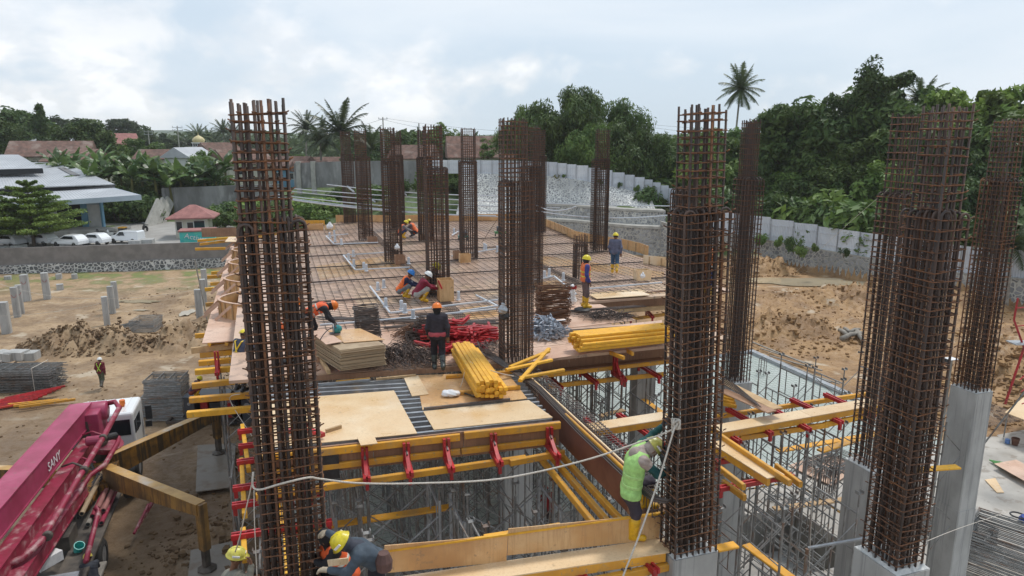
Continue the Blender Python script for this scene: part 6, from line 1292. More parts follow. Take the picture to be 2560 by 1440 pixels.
POSES={'stand':dict(pelvis=(0,0,.93),chest=(0,.0,1.27),neck=(0,0,1.43),head=(0,.03,1.57),sh=((-.18,0,1.39),(.18,0,1.39)),el=((-.24,-.03,1.12),(.24,-.03,1.12)),wr=((-.23,.06,.88),(.23,.08,.88)),kn=((-.11,.03,.49),(.12,.03,.49)),an=((-.12,0,.09),(.14,0,.09)),look=(0,1,-.15)),'walk':dict(pelvis=(0,0,.91),chest=(0,.03,1.25),neck=(0,.05,1.41),head=(0,.08,1.55),sh=((-.18,.04,1.37),(.18,.02,1.37)),el=((-.25,.0,1.10),(.25,-.06,1.11)),wr=((-.23,.14,.90),(.25,-.03,.86)),kn=((-.09,.12,.50),(.10,-.02,.48)),an=((-.09,.06,.10),(.11,-.30,.20)),look=(0,1,-.3)),'squat':dict(pelvis=(0,-.12,.25),chest=(0,.10,.55),neck=(0,.20,.70),head=(0,.29,.82),sh=((-.18,.15,.66),(.18,.15,.66)),el=((-.21,.34,.48),(.21,.34,.48)),wr=((-.12,.56,.42),(.12,.57,.40)),kn=((-.16,.28,.47),(.16,.28,.47)),an=((-.13,.08,.09),(.13,.08,.09)),look=(0,.85,-.55)),'bend':dict(pelvis=(0,-.05,.90),chest=(0,.27,1.05),neck=(0,.43,1.07),head=(0,.57,1.06),sh=((-.18,.38,1.05),(.18,.38,1.05)),el=((-.20,.45,.80),(.22,.44,.80)),wr=((-.14,.60,.60),(.12,.62,.62)),kn=((-.12,.08,.49),(.13,.0,.48)),an=((-.13,0,.09),(.15,-.10,.09)),look=(0,.65,-.8)),'lean':dict(pelvis=(0,0,.92),chest=(0,.12,1.23),neck=(0,.2,1.38),head=(0,.27,1.50),sh=((-.18,.16,1.34),(.18,.16,1.34)),el=((-.22,.30,1.14),(.22,.30,1.14)),wr=((-.12,.52,1.10),(.12,.52,1.12)),kn=((-.12,.04,.48),(.13,.0,.48)),an=((-.13,0,.09),(.15,-.08,.09)),look=(0,.9,-.5)),}
def person(label,loc,rz,pose,top=(.05,.06,.1),trousers=(.06,.06,.07),boots=(.72,.42,.02),helmet=(.75,.60,.03),vest=None,strip=None,hood=None,glove=None,s=1.0,h=.024,hem=None,group=None,world=None,badge=False,harness=None,fine=False,no_boots=False,bootr=.060,vclip=True):
 root=thing('person',label,'person',loc,group,rz);
 if world is not None:J=world
 else:J={k:(tuple(tuple(c*s for c in q)for q in v)if k in('sh','el','wr','kn','an')else tuple(c*s for c in v))for k,v in POSES[pose].items()}if isinstance(pose,str)else pose
 g=lambda q:V3(q);pel,che,nec,hea=g(J['pelvis']),g(J['chest']),g(J['neck']),g(J['head']);shL,shR=g(J['sh'][0]),g(J['sh'][1]);side=(shR-shL).normalized()
 look=g(J['look']).normalized();hup=(hea-nec).normalized();look=(look-hup*look.dot(hup)*.6).normalized();hs=look.cross(hup).normalized();hup2=hs.cross(look).normalized()
 hips=[pel-side*.09*s,pel+side*.09*s];a_=side*.055*s
 torso=[(hips[0],hips[1],.115*s,.115*s),(pel-a_,che-a_*1.3,.105*s,.115*s),(pel+a_,che+a_*1.3,.105*s,.115*s),(che.lerp(shL,.55),che.lerp(shR,.55),.10*s,.10*s),(shL,shR,.062*s,.062*s)]
 arms,legs,hands,feet,fore,glv=[],[],[],[],[],[]
 for q in(0,1):
  sh,el,wr=g(J['sh'][q]),g(J['el'][q]),g(J['wr'][q]);kn,an=g(J['kn'][q]),g(J['an'][q]);hp=hips[q]
  arms+=[(sh,el,.056*s,.044*s),(el,wr.lerp(el,.1),.044*s,.032*s)];fore.append((wr.lerp(el,.2),wr,.033*s,.028*s))
  d=(g(J['hd'][q])if 'hd' in J else(wr-el)).normalized();pn=(d.cross(side));pn=d.cross(UP)if pn.length<.2 else pn;pn.normalize();wd=pn.cross(d).normalized();cu=pn*(1 if pn.z<0 else-1)
  hh=[(wr,wr+d*.05*s,.024*s,.024*s)]+[(wr+d*.025*s+wd*o_*s,wr+d*.085*s+wd*o_*1.15*s,.017*s,.0155*s)for o_ in(-.026,-.009,.009,.026)]
  for o_,ln in((-.030,.058),(-.0105,.070),(.0105,.076),(.031,.068)):
   k0=wr+d*.09*s+wd*o_*s;k1=k0+(d+cu*.35).normalized()*ln*.5*s;k2=k1+(d*.6+cu).normalized()*ln*.5*s;hh+=[(k0,k1,.0105*s,.0098*s),(k1,k2,.0098*s,.0088*s)]
  tb=wd*(-.03 if q else .03)*s;t0=wr+d*.03*s+tb;t1=t0+(d*.5+tb.normalized()*.8+cu*.3).normalized()*.038*s;hh+=[(t0,t1,.0135*s,.0115*s),(t1,t1+(d+cu*.4).normalized()*.03*s,.0115*s,.0095*s)]
  hands+=hh
  legs+=[(hp,kn,.088*s,.064*s),(kn,an.lerp(kn,.08),.064*s,.044*s)]
  if 'toe' in J:tv=(g(J['toe'][q])-an).normalized()
  else:sh_=(an-kn).normalized();fw=V3((0,1,0));tv=(fw-sh_*fw.dot(sh_)*.85+UP*-.12).normalized()if world is None else(look*.9-UP*.3).normalized()
  dn=-UP if world is None or True else-UP;heel=an+V3((0,0,-.045*s))-tv*.05*s;toe=an+tv*.16*s;toe.z=min(toe.z,an.z-.045*s)if abs(tv.z)<.5 else toe.z;feet+=[[(an,heel,.045*s,.038*s),(heel,toe,.038*s,.032*s)]]
 headp=[(nec-hup*.06*s,hea-hup*.05*s,.056*s,.052*s),(hea-hup2*.01*s-look*.012*s,hea+hup2*.045*s-look*.015*s,.088*s,.085*s),(hea-hup2*.06*s+look*.035*s,hea-hup2*.085*s+look*.055*s,.052*s,.03*s),(hea+look*.06*s-hs*.028*s,hea+look*.06*s+hs*.028*s,.034*s,.034*s),(hea+look*.09*s+hup2*.005*s,hea+look*.112*s-hup2*.03*s,.009*s,.014*s),(hea+look*.088*s-hup2*.062*s-hs*.018*s,hea+look*.088*s-hup2*.062*s+hs*.018*s,.010*s,.010*s),(hea-hs*.088*s,hea-hs*.092*s-hup2*.03*s,.016*s,.012*s),(hea+hs*.088*s,hea+hs*.092*s-hup2*.03*s,.016*s,.012*s)]
 allp=torso+arms+fore+hands+legs+feet[0]+feet[1]+headp
 skin_obj('body',[(a,b_,ra*.93,rb*.93)if(a,b_,ra,rb)not in headp+hands else(a,b_,ra,rb)for a,b_,ra,rb in allp],SKIN,root,h=.011 if fine else .016,k=.014)
 skin_obj('jacket' if not vest else 'shirt',torso+arms,cloth(top),root,h=h*.8,k=.04,infl=.016,wr=.0035)
 skin_obj('trousers',[torso[0]]+legs,cloth(trousers,.9,'trouser_cloth'),root,h=h*.8,k=.035,infl=.017,wr=.003)
 if hem:skin_obj('shirt_hem',[(hips[0]+UP*.03,hips[1]+UP*.03,.115*s,.115*s)],cloth(hem),root,h=h*.8,k=.03,infl=.026,clips=[(pel+UP*.09,UP),(pel-UP*.03,-UP)])
 bm_=cloth(boots,.4,'boot_rubber')
 for q in(0,1):
  kn,an=g(J['kn'][q]),g(J['an'][q]);skin_obj('boot',[(an.lerp(kn,.62 if not no_boots else .15),an,bootr*s,(bootr-.018)*s)]+feet[q],bm_,root,h=h*.7,k=.02,infl=.017)
 if glove:
  for q in(0,1):skin_obj('glove',[p_ for p_ in hands[q*15:(q+1)*15]][:15],cloth(glove),root,h=.009 if fine else .014,k=.01,infl=.006)
 if hood:skin_obj('hood',headp[:3]+[(nec-hup*.08*s,nec,.10*s,.07*s)],cloth(hood),root,h=h*.7,k=.03,infl=.014,clips=[(hea+look*.062*s,look)]if True else())
 else:skin_obj('hair',headp[1:2],cloth((.015,.012,.01)),root,h=h*.7,k=.01,infl=.006,clips=[(hea+look*.05*s,look),(hea-hup2*.03*s,-hup2)])
 if fine:
  for e in(-1,1):mb=MB();mb.lathe(hea+look*.089*s+hs*e*.03*s+hup2*.008,[(.002,0),(.009,.004),(.002,.009)],8,look);mb.build('eye',M['black'],root,world=False)
 if vest:
  up_=(che-pel).normalized();vm=cloth(vest,.7,'vest_cloth');cl_=[(shL-side*.015*s,-side),(shR+side*.015*s,side)]if vclip else[]
  vt=torso[:4]+[(shL.lerp(shR,.12),shL.lerp(shR,.88),.066*s,.066*s)];vo=skin_obj('vest',vt,vm,root,h=h*.8,k=.04,infl=.03,wr=.002,clips=cl_+[(pel-up_*.06,-up_)])
  sm=cloth(strip or(.62,.62,.55),.4,'reflective_tape')
  for zz in(.12,.27):skin_obj('reflective_strip',vt,sm,vo,h=h*.6,k=.04,infl=.037,clips=cl_+[(pel+up_*(zz+.025)*s,up_),(pel+up_*(zz-.025)*s,-up_)])
 if harness:
  sm=cloth(harness,.5,'harness_strap');bk=-side.cross(UP)if False else(che-pel).normalized().cross(side);off=bk*-.145*s if bk.dot(look)>0 else bk*.145*s
  for a,b_ in((shL.lerp(shR,.2),hips[1]),(shR.lerp(shL,.2),hips[0])):
   mb=MB();mb.tube([a+UP*.06,a+off,(a+b_)/2+off*1.08,b_+off+UP*.05],.02,5);mb.build('harness_strap',sm,root,world=False)
 if helmet:
  mb=MB();c=hea+hup2*.035*s-look*.012*s;prof=[(.152,-.010),(.142,.0),(.134,.03),(.122,.07),(.092,.105),(.05,.127),(.008,.134)];n=18;vs=[]
  for r_,z_ in prof:
   for k in range(n):
    a=2*math.pi*k/n;br=1+(.28*max(0,math.cos(a))**3 if z_<.0 else 0);vs.append(c+(look*math.cos(a)*r_*1.05*br+hs*math.sin(a)*r_*.9+hup2*z_)*s)
  fs=[(i*n+k,i*n+(k+1)%n,(i+1)*n+(k+1)%n,(i+1)*n+k)for i in range(len(prof)-1)for k in range(n)]+[tuple(range(n-1,-1,-1)),tuple(range((len(prof)-1)*n,len(prof)*n))]
  mb.add(vs,fs);mb.tube([c+(look*math.cos(a)*.13+hup2*(.012+math.sin(a)*.128))*s for a in(.25,.8,1.57,2.3,2.9)],.012*s,5);ho=mb.build('helmet',cloth(helmet,.3,'helmet_shell'),root,world=False,smooth_=True)
  if badge:
   for(u,v,w_,h_,mm)in((1.0,.05,.06,.05,M['white']),):m2=MB();m2.box(c+(look*.128+hup2*.045)*s,(w_,.012,h_),ax=(hs,look,hup2));m2.build('badge',mm,ho,world=False)
   m2=MB();m2.box(c+(hs*.118+hup2*.045)*s,(.11,.010,.03),ax=(look,hs,hup2));m2.build('sticker',M['white'],ho,world=False);m2=MB();m2.box(c+(-hs*.118+hup2*.045)*s,(.11,.010,.03),ax=(look,hs,hup2));m2.build('sticker',M['white'],ho,world=False)
 return root
YEL=(.80,.64,.03);ORA=(.85,.20,.02);YB=(.78,.44,.02)
wk='workers on and around the deck'
person('worker in dark jacket and orange helmet walking away from the camera',G(1096,925,7.92),R(8),'walk',(.030,.026,.036),(.016,.014,.02),(.05,.06,.055),ORA,hood=(.012,.012,.014),hem=(.45,.08,.10),h=.02,group=wk)
p=G(782,862,8.0);person('worker in orange vest and orange helmet bending over the plywood stack',(p.x,p.y,8.0),R(-75),'bend',(.02,.02,.026),(.02,.02,.024),(.03,.03,.03),ORA,vest=(.82,.12,.03),strip=(.45,.44,.40),hood=(.015,.015,.02),group=wk)
person('squatting worker in blue helmet and orange vest',G(1008,742,8.02),R(-82),'squat',(.02,.025,.07),(.20,.22,.24),YB,(.03,.22,.62),vest=(.85,.16,.02),strip=(.85,.16,.02),group=wk)
person('squatting worker in white helmet and maroon jacket with pale trousers',G(1050,752,8.02),R(-70),'squat',(.22,.012,.035),(.42,.41,.38),YB,(.78,.78,.76),s=1.05,group=wk)
person('worker in yellow helmet squatting behind the cage next to the white helmet',G(1070,731,8.02),R(-100),'squat',(.03,.03,.035),(.03,.03,.035),(.04,.04,.04),YEL,glove=(.20,.03,.03),s=1.15,group=wk)
person('worker standing in blue sleeves, orange vest, cargo trousers and yellow boots',G(1462,768,8.05),R(-80),'stand',(.055,.065,.26),(.15,.105,.10),YB,YEL,vest=(.85,.20,.06),strip=(.70,.60,.05),hood=(.03,.03,.04),group=wk,s=1.02)
person('worker in grey blue shirt and jeans striding across the far deck',G(1536,683,8.02),R(-12),'walk',(.13,.14,.21),(.05,.11,.20),YB,YEL,group=wk)
person('squatting worker in grey sleeves and orange vest far back on the deck',G(1036,590,8.02),R(82),'squat',(.16,.15,.17),(.03,.04,.06),(.10,.10,.12),YEL,vest=(.85,.18,.05),strip=(.85,.18,.05),group=wk)
person('squatting worker partly behind the cage with the white cloth',G(1003,594,8.02),R(-75),'squat',(.22,.21,.22),(.05,.06,.14),YB,YEL,vest=(.85,.18,.05),strip=(.85,.18,.05),group=wk)
person('worker in orange vest and helmet seen through the bars of the left cage',G(722,905,7.96),R(-60),'lean',(.03,.03,.035),(.05,.05,.06),(.03,.03,.03),ORA,vest=(.85,.15,.03),hood=(.02,.02,.02),group=wk)
person('worker in orange vest and blue trousers seen through the roped cage',G(1768,735,8.02),R(160),'stand',(.30,.10,.04),(.03,.06,.22),YB,ORA,vest=(.85,.22,.03),group=wk)
p=G(604,978,6.8);person('worker with safety harness standing on the left bearers in black boots',(p.x,p.y,6.82),R(-20),'lean',(.06,.07,.11),(.34,.28,.22),(.02,.02,.022),YEL,harness=(.80,.55,.04),group=wk)
person('worker in maroon shirt with crossed yellow green straps walking in the left yard',G(256,968,0.02),R(5),'walk',(.16,.018,.03),(.10,.11,.07),(.10,.085,.07),(.80,.80,.78),harness=(.55,.85,.10),group=wk)
p=G(486,992,1.4);person('worker in yellow helmet crouching over the generator',(p.x,p.y,1.42),R(-60),'squat',(.06,.025,.05),(.25,.05,.03),YB,YEL,group=wk)
p=G(590,1058,.0);person('worker in dark clothes standing in the shade under the left bearers',(p.x,p.y,0),R(90),'stand',(.03,.02,.03),(.025,.02,.025),(.03,.03,.03),None,group=wk)
p=G(1372,1330,.07);person('worker in red and black standing on the floor in the shade below the timbers',(p.x,p.y,.05),R(30),'lean',(.28,.02,.02),(.04,.02,.02),(.03,.03,.03),(.30,.05,.03),group=wk)
p=G(222,1392,1.68);person('worker in yellow helmet and dark jacket beside the truck wheel',(p.x,p.y,0),R(40),'lean',(.045,.05,.065),(.05,.05,.06),(.04,.04,.04),(.70,.60,.12),group=wk,h=.02)
Yc=10.45
def W_(px,py,dy=0):return D(px,py,Yc+dy)
base_=G(1583,1350,7.06);base_=V3((base_.x,base_.y,7.06));rel=lambda v:tuple(V3(v)-base_)
Yc=base_.y
climb=dict(pelvis=rel(W_(1577,1226,.05)),chest=rel(W_(1588,1156,.05)),neck=rel(W_(1606,1131,.08)),head=rel(W_(1630,1122,.10)),sh=(rel(W_(1604,1112,.30)),rel(W_(1608,1154,-.12))),el=(rel(W_(1632,1088,.42)),rel(W_(1645,1186,-.14))),wr=(rel(W_(1656,1066,.38)),rel(W_(1682,1175,.02))),kn=(rel(W_(1624,1204,.36)),rel(W_(1590,1280,-.06))),an=(rel(W_(1615,1258,.32)),rel(W_(1580,1336,-.02))),toe=(rel(W_(1643,1266,.34)),rel(W_(1612,1345,-.04))),look=(.8,.1,-.62),hd=((.5,.3,.8),(.9,.45,.1)))
cl_=person('climbing worker in lime green vest and face cloth clinging to the roped cage',tuple(base_),0,None,(.012,.075,.075),(.060,.048,.065),(.80,.45,.02),(.42,.40,.10),s=1.2,bootr=.076,vclip=False,vest=(.42,.72,.22),strip=(.50,.80,.27),hood=(.42,.34,.30),glove=(.012,.02,.03),world=climb,h=.017,fine=True,badge=True)
skin_obj('neck_cloth',[(climb['neck'],climb['sh'][1],.10,.085),(climb['neck'],climb['sh'][0],.09,.075),(climb['sh'][1],V3(climb['sh'][1]).lerp(V3(climb['el'][1]),.3),.09,.075)],cloth((.42,.34,.30)),cl_,h=.014,k=.03,infl=.012,wr=.004)
Yc=8.0;base_=V3(D(945,1445,Yc));base_.z=7.07
bendJ=dict(pelvis=rel(W_(945,1402,.15)),chest=rel(W_(905,1378,.05)),neck=rel(W_(880,1366,0)),head=rel(W_(858,1358,-.03)),sh=(rel(W_(888,1360,.20)),rel(W_(898,1392,-.15))),el=(rel(W_(850,1350,.45)),rel(W_(868,1432,-.2))),wr=(rel(W_(818,1330,.55)),rel(W_(822,1425,-.05))),kn=(rel(W_(930,1500,.15)),rel(W_(915,1480,-.05))),an=(rel(V3(W_(945,1500,.1))*1),rel(W_(930,1500,0))),look=(-.72,.1,-.62),hd=((-.8,.2,-.3),(-.95,.1,.0)))
for q,nm in((0,'kn'),(1,'kn')):pass
pv=V3(bendJ['pelvis']);bendJ['kn']=((pv.x-.12,pv.y+.1,.5),(pv.x-.1,pv.y-.12,.5));bendJ['an']=((pv.x+.02,pv.y+.12,.09),(pv.x+.02,pv.y-.12,.09));bendJ['toe']=((pv.x-.15,pv.y+.12,.05),(pv.x-.15,pv.y-.12,.05))
person('foreground worker in grey blue jacket and yellow helmet bending at the left cage',tuple(base_),0,None,(.065,.088,.115),(.02,.022,.035),(.04,.04,.04),YEL,hood=(.05,.055,.075),glove=(.46,.38,.28),world=bendJ,h=.017,fine=True,badge=True)
mb=MB();q=W_(960,1405,-.05);mb.lathe(q-UP*.13,[(.03,0),(.10,.03),(.11,.15),(.07,.26)],10);tag(mb.build('tool_pouch',cloth((.13,.07,.06))),'brown cloth pouch hanging at the belt of the grey blue jacket','pouch')
Yc=8.75;base_=V3(D(835,1445,Yc));base_.z=7.07
sq=dict(pelvis=rel(W_(870,1432,.1)),chest=rel(W_(838,1392,.05)),neck=rel(W_(822,1368,0)),head=rel(W_(812,1345,-.03)),sh=(rel(W_(812,1372,.22)),rel(W_(838,1382,-.15))),el=(rel(W_(795,1395,.3)),rel(W_(815,1412,-.15))),wr=(rel(W_(775,1400,.25)),rel(W_(790,1405,-.05))),kn=((-.25,.15,.45),(-.25,-.15,.45)),an=((-.1,.15,.09),(-.1,-.15,.09)),toe=((-.3,.15,.05),(-.3,-.15,.05)),look=(-.8,.1,-.5))
person('worker in black hood and orange vest crouched between left cage and grey blue jacket',tuple(base_),0,None,(.015,.015,.02),(.02,.02,.025),(.03,.03,.03),None,vest=(.85,.13,.03),hood=(.012,.012,.015),world=sq,h=.018,fine=True)
mb=MB();a,b_=D(820,1408,8.4),D(872,1402,8.4);mb.bar(a,b_,.02,.09);tag(mb.build('ply_sheet',M['ply']),'small ply strip held up in front of the black hood worker','plywood sheet')
Yc=9.6;base_=V3(D(575,1435,Yc));base_.z=D(575,1435,Yc).z-1.35
bl2=dict(pelvis=(0,0,.93),chest=rel(W_(578,1452,0)),neck=rel(W_(585,1418,0)),head=rel(W_(592,1392,0)),sh=(rel(W_(572,1438,.2)),rel(W_(600,1442,-.18))),el=(rel(W_(590,1465,.3)),rel(W_(622,1458,-.25))),wr=(rel(W_(610,1440,.2)),rel(W_(628,1412,-.1))),kn=((-.1,.1,.49),(.1,.1,.49)),an=((-.1,0,.09),(.1,0,.09)),look=(.9,.25,-.15),hd=((.5,0,.5),(-.3,.2,.9)))
cx_=V3(bl2['chest']);bl2['pelvis']=(cx_.x-.02,cx_.y,cx_.z-.36)
pv=V3(bl2['pelvis']);bl2['kn']=((pv.x-.1,pv.y+.1,pv.z-.44),(pv.x+.1,pv.y-.1,pv.z-.44));bl2['an']=((pv.x-.1,pv.y+.1,pv.z-.85),(pv.x+.1,pv.y-.1,pv.z-.85));base2=V3(base_)
person('worker in yellow helmet at the bottom edge raising a hand to his face',tuple(base_),0,None,(.17,.16,.13),(.05,.05,.06),(.04,.04,.04),(.74,.66,.12),vest=(.22,.21,.17),strip=(.55,.55,.2),world=bl2,h=.018,fine=True,badge=True)
Yc=9.9;base_=V3(D(640,1450,Yc));base_.z=D(640,1450,Yc).z-1.5
b3={k:(tuple(tuple(c for c in q)for q in v)if k in('sh','el','wr','kn','an')else v)for k,v in POSES['stand'].items()}
person('bareheaded worker looking up beside the bottom edge helmet',tuple(base_),R(-150),'stand',(.20,.03,.03),(.05,.05,.06),(.04,.04,.04),None,h=.02,fine=True)
# CONCRETE PUMP TRUCK
M['pink']=mat('faded_magenta_paint',(.38,.045,.115),(.29,.03,.075),1.2,.5,c3=(.46,.09,.17),spots=((.22,.12,.10),7,.6,.5),tint=0,s3=.5,coat=.15)
M['crimson']=mat('dirty_crimson_pipe',(.30,.022,.06),(.22,.02,.04),3,.5,c3=(.42,.25,.25),s3=2.5)
M['ochre']=mat('oily_ochre_paint',(.34,.16,.022),(.16,.08,.02),1.4,.5,c3=(.06,.04,.022),s3=1.3,streak=((.04,.03,.02),1.5,.48,.8))
M['ochre_pale']=mat('worn_ochre_top',(.55,.33,.10),(.42,.24,.07),1.5,.5,c3=(.5,.42,.34),s3=.8)  # paler ochre, laid only on the arm tops
M['grime']=mat('grimy_steel',(.10,.085,.07),(.05,.042,.036),2.5,.6,c3=(.16,.13,.10),s3=1.2)
TO=V3((-14.5,19.8,0))+E2*.32-E1*.1
def T(f,r,z):return TO+E1*f+E2*r+UP*z
tk=thing('pump_truck','concrete pump truck with magenta boom, white cab and ochre outriggers','truck',tuple(TO))
def Tb(f,r,z):return T(f,r-.07*(5.1-f),z)
def tbox(name,f0,f1,r0,r1,z0,z1,m,parent=tk,bev=0):
 mb=MB();mb.box(T((f0+f1)/2,(r0+r1)/2,(z0+z1)/2),(f1-f0,r1-r0,z1-z0),ax=(E1,-E2,UP));o=mb.build(name,M[m]if isinstance(m,str)else m,parent)
 if bev:b_=o.modifiers.new('bev','BEVEL');b_.width=bev;b_.segments=3
 return o
def wheel(f,r,side_=1):
 c=T(f,r,.53);ax_=E2*side_;mb=MB();mb.lathe(c-ax_*.16,[(.30,0),(.46,.0),(.525,.05),(.53,.1),(.53,.22),(.525,.27),(.46,.32),(.30,.32)],28,ax_,closed=False);w_=mb.build('wheel',M['tyre'],tk,smooth_=True);mb=MB();mb.lathe(c+ax_*.05,[(.30,.09),(.27,.02),(.15,.0),(.14,.07),(.05,.09)],20,ax_);mb.build('rim',M['galv'],w_)
 mb=MB()
 for k in range(8):a=k*math.pi/4;mb.box(c+ax_*.07+(E1*math.cos(a)+UP*math.sin(a))*.2,(.03,.03,.03))
 mb.build('wheel_nuts',M['grime'],w_)
for f in(0,-1.4,5.0,6.55):wheel(f,1.0,1);wheel(f,-1.0,-1)
tbox('chassis',-4.5,8.0,-.45,.45,.75,1.1,'grime')
tbox('side_deck',-3.2,3.6,.45,1.25,1.28,1.36,'grime');tbox('side_deck',-3.2,4.0,-1.25,-.45,1.28,1.36,'grime');tbox('mudguard',4.4,5.6,.85,1.28,1.08,1.16,'black')
tbox('step',-2.3,-1.2,1.0,1.5,.9,.98,'bark_pale');tbox('tool_box',-.9,.0,-.2,.5,1.36,1.8,'grime');tbox('grating',-4.4,-2.4,.2,1.1,1.36,1.5,'galv')
cabw=tbox('cab',6.5,8.45,-1.12,1.12,.85,2.88,'carwhite',bev=.13)
tbox('rear_window',6.47,6.52,.15,.98,1.95,2.6,'glass',cabw);tbox('door_window',6.95,7.7,1.10,1.135,1.9,2.5,'glass',cabw);tbox('door_window',6.6,6.85,1.10,1.135,1.95,2.5,'glass',cabw);tbox('windscreen',8.42,8.48,-.95,.95,1.8,2.6,'glass',cabw)
for k in range(6):tbox('roof_rib',6.7,8.3,-.85+.32*k,-.81+.32*k,2.88,2.905,'carwhite',cabw)
tbox('mirror',8.15,8.25,1.25,1.5,1.9,2.5,'black');tbox('mirror',8.2,8.3,1.2,1.45,1.55,1.8,'black');tbox('bumper',8.4,8.7,-1.15,1.15,.55,1.0,'grime')
mb=MB();mb.lathe(T(7.3,.62,2.9),[(.08,0),(.085,.05),(.11,.07),(.11,.25),(.09,.27)],14);mb.build('beacon',M['orange'],tk)
mb=MB();mb.lathe(T(4.7,-.05,1.1),[(.75,0),(.75,.5),(.62,.55),(.55,1.3),(.6,1.35),(.6,1.45),(.45,1.5),(.42,2.4)],24);mb.build('turret',M['grime'],tk,smooth_=False)
tbox('turret_housing',4.3,5.6,-.3,.42,2.5,3.75,'pink',bev=.05);mb=MB();mb.lathe(T(5.2,-.5,3.55),[(.32,0),(.36,.04),(.36,1.02),(.32,1.06)],20,E2);mb.build('pivot_drum',M['pink'],tk,smooth_=True)
mb=MB();mb.lathe(T(4.9,.2,2.25),[(.62,0),(.78,.03),(.78,.22),(.62,.25)],24,UP+E2*.35);mb.build('slewing_ring',M['crimson'],tk)
def boom(name,f0,f1,r0,r1,z0a,z1a,z0b,z1b,m,text=False):
 P=[Tb(f0,r0,z0a),Tb(f1,r0,z0b),Tb(f1,r1,z0b),Tb(f0,r1,z0a),Tb(f0,r0,z1a),Tb(f1,r0,z1b),Tb(f1,r1,z1b),Tb(f0,r1,z1a)];mb=MB();mb.hexa(P)
 for r in(r0-.012,r1+.012):mb.bar(Tb(f0,r,z1a-.02),Tb(f1,r,z1b-.02),.03,.05);mb.bar(Tb(f0,r,z0a+.02),Tb(f1,r,z0b+.02),.03,.05)
 return mb.build(name,M[m],tk)
bo=boom('main_boom',-6.5,5.1,-.60,.06,3.0,3.8,3.2,3.95,'pink')
boom('second_boom',-6.0,4.0,.02,.40,2.15,2.75,2.5,3.0,'crimson');boom('third_boom',-6.0,1.5,.42,.78,1.85,2.35,2.0,2.45,'crimson')
text_obj('lettering','SANY',M['white'],bo,Tb(1.15,.085,3.44),(R(90),0,math.atan2(E1.y,E1.x)-.07),.42,.004)
mb=MB();mb.lathe(T(3.0,.28,3.25),[(.14,0),(.17,.03),(.17,.42),(.12,.45)],14,E2);mb.build('hydraulic_cylinder',M['pink'],tk);mb=MB();mb.tube([T(3.15,.6,3.2),T(3.9,1.0,3.0)],.12,12);mb.build('hose_sleeve',M['black'],tk)
def tpipe(name,pts,r,m='crimson',n=10):mb=MB();mb.tube(pts,r,n);return mb.build(name,M[m],tk,smooth_=True)
tpipe('delivery_pipe',[Tb(5.3,.3,3.75),Tb(5.45,.75,3.75),Tb(5.0,1.0,3.65),Tb(3.0,.95,3.3),Tb(.5,.92,3.05),Tb(-1.2,.9,2.85),Tb(-2.6,.85,2.65),Tb(-3.1,.6,2.55),Tb(-3.4,.0,2.5)],.095)
tpipe('return_pipe',[Tb(4.2,.5,2.9),Tb(4.0,1.15,2.85),Tb(3.6,1.2,2.8),Tb(2.3,1.12,2.6),Tb(1.8,.8,2.5),Tb(-.5,.7,2.3),Tb(-2.5,.62,2.15)],.085)
for f,z in((3.0,3.3),(.9,3.1),(-2.35,2.7)):mb=MB();mb.lathe(Tb(f,.95,z)-E1*.07,[(.12,0),(.14,.02),(.14,.12),(.12,.14)],12,E1);mb.build('pipe_clamp',M['grime'],tk)
for f,z in((3.4,3.35),(1.3,3.15),(2.2,2.9)):tpipe('pipe_bracket',[Tb(f,.2,z),Tb(f+.1,.5,z+.05),Tb(f-.2,.95,z-.05)],.035,'grime' if f==1.3 else 'crimson',6)
for k in range(4):tpipe('hydraulic_hose',[Tb(3.8-.1*k,.2,2.3-.15*k),Tb(2.8,.7+.08*k,2.0),Tb(1.6-.3*k,.55,1.9),Tb(.6,.5+.1*k,1.6)],.03,'black',6)
for k,(r,z,f0,f1,m)in enumerate(((.62,1.95,.2,3.1,'ply_edge'),(.80,1.62,.6,2.8,'crimson'),(.95,1.52,.5,2.3,'tile_pink'),(1.1,1.48,.3,2.4,'crimson'),(.72,1.5,.3,2.9,'bark_pale'),(.9,1.72,.9,2.6,'tile_pink'),(1.08,1.66,.8,2.5,'tile_pink'))):
 mb=MB();mb.lathe(T(f0,r,z),[(.055,.01),(.055,0),(.075,0),(.075,f1-f0),(.055,f1-f0)],12,E1);o=mb.build('spare_pipe',M[m],tk,smooth_=False)
 mb=MB();mb.lathe(T(f0-.004,r,z),[(.05,0),(.05,.01)],12,E1);mb.build('pipe_mouth',M['dark_in'],o)
mb=MB();mb.lathe(T(1.1,.42,1.75),[(.2,0),(.24,.05),(.24,1.3),(.2,1.35)],16,E1);mb.build('water_tank',M['ochre'],tk,smooth_=True)
tpipe('standing_pipe',[T(.15,1.02,2.15),T(.1,1.12,2.0),T(-2.4,1.28,1.75)],.075)
mb=MB();mb.lathe(T(-1.0,.72,1.36),[(.12,0),(.15,.28),(.13,.28),(.11,.03)],14,UP+E1*-.5+E2*.4);tag(mb.build('bucket',mat('teal_plastic',(.05,.42,.38),rough=.4)),'teal plastic bucket tipped over on the truck side deck','bucket')
mb=MB();mb.box(T(-1.7,.15,1.6),(.7,.3,.3),1.2);mb.box(T(-1.5,.0,1.75),(.4,.25,.22),.4);tag(mb.build('sack',M['white']),'crumpled grey white sack on the truck rear deck','sack')
M['ochre_mid']=mat('muddy_ochre_paint',(.40,.22,.06),(.24,.13,.04),1.2,.55,c3=(.12,.08,.04),s3=1.0,streak=((.10,.06,.035),1.5,.5,.6))
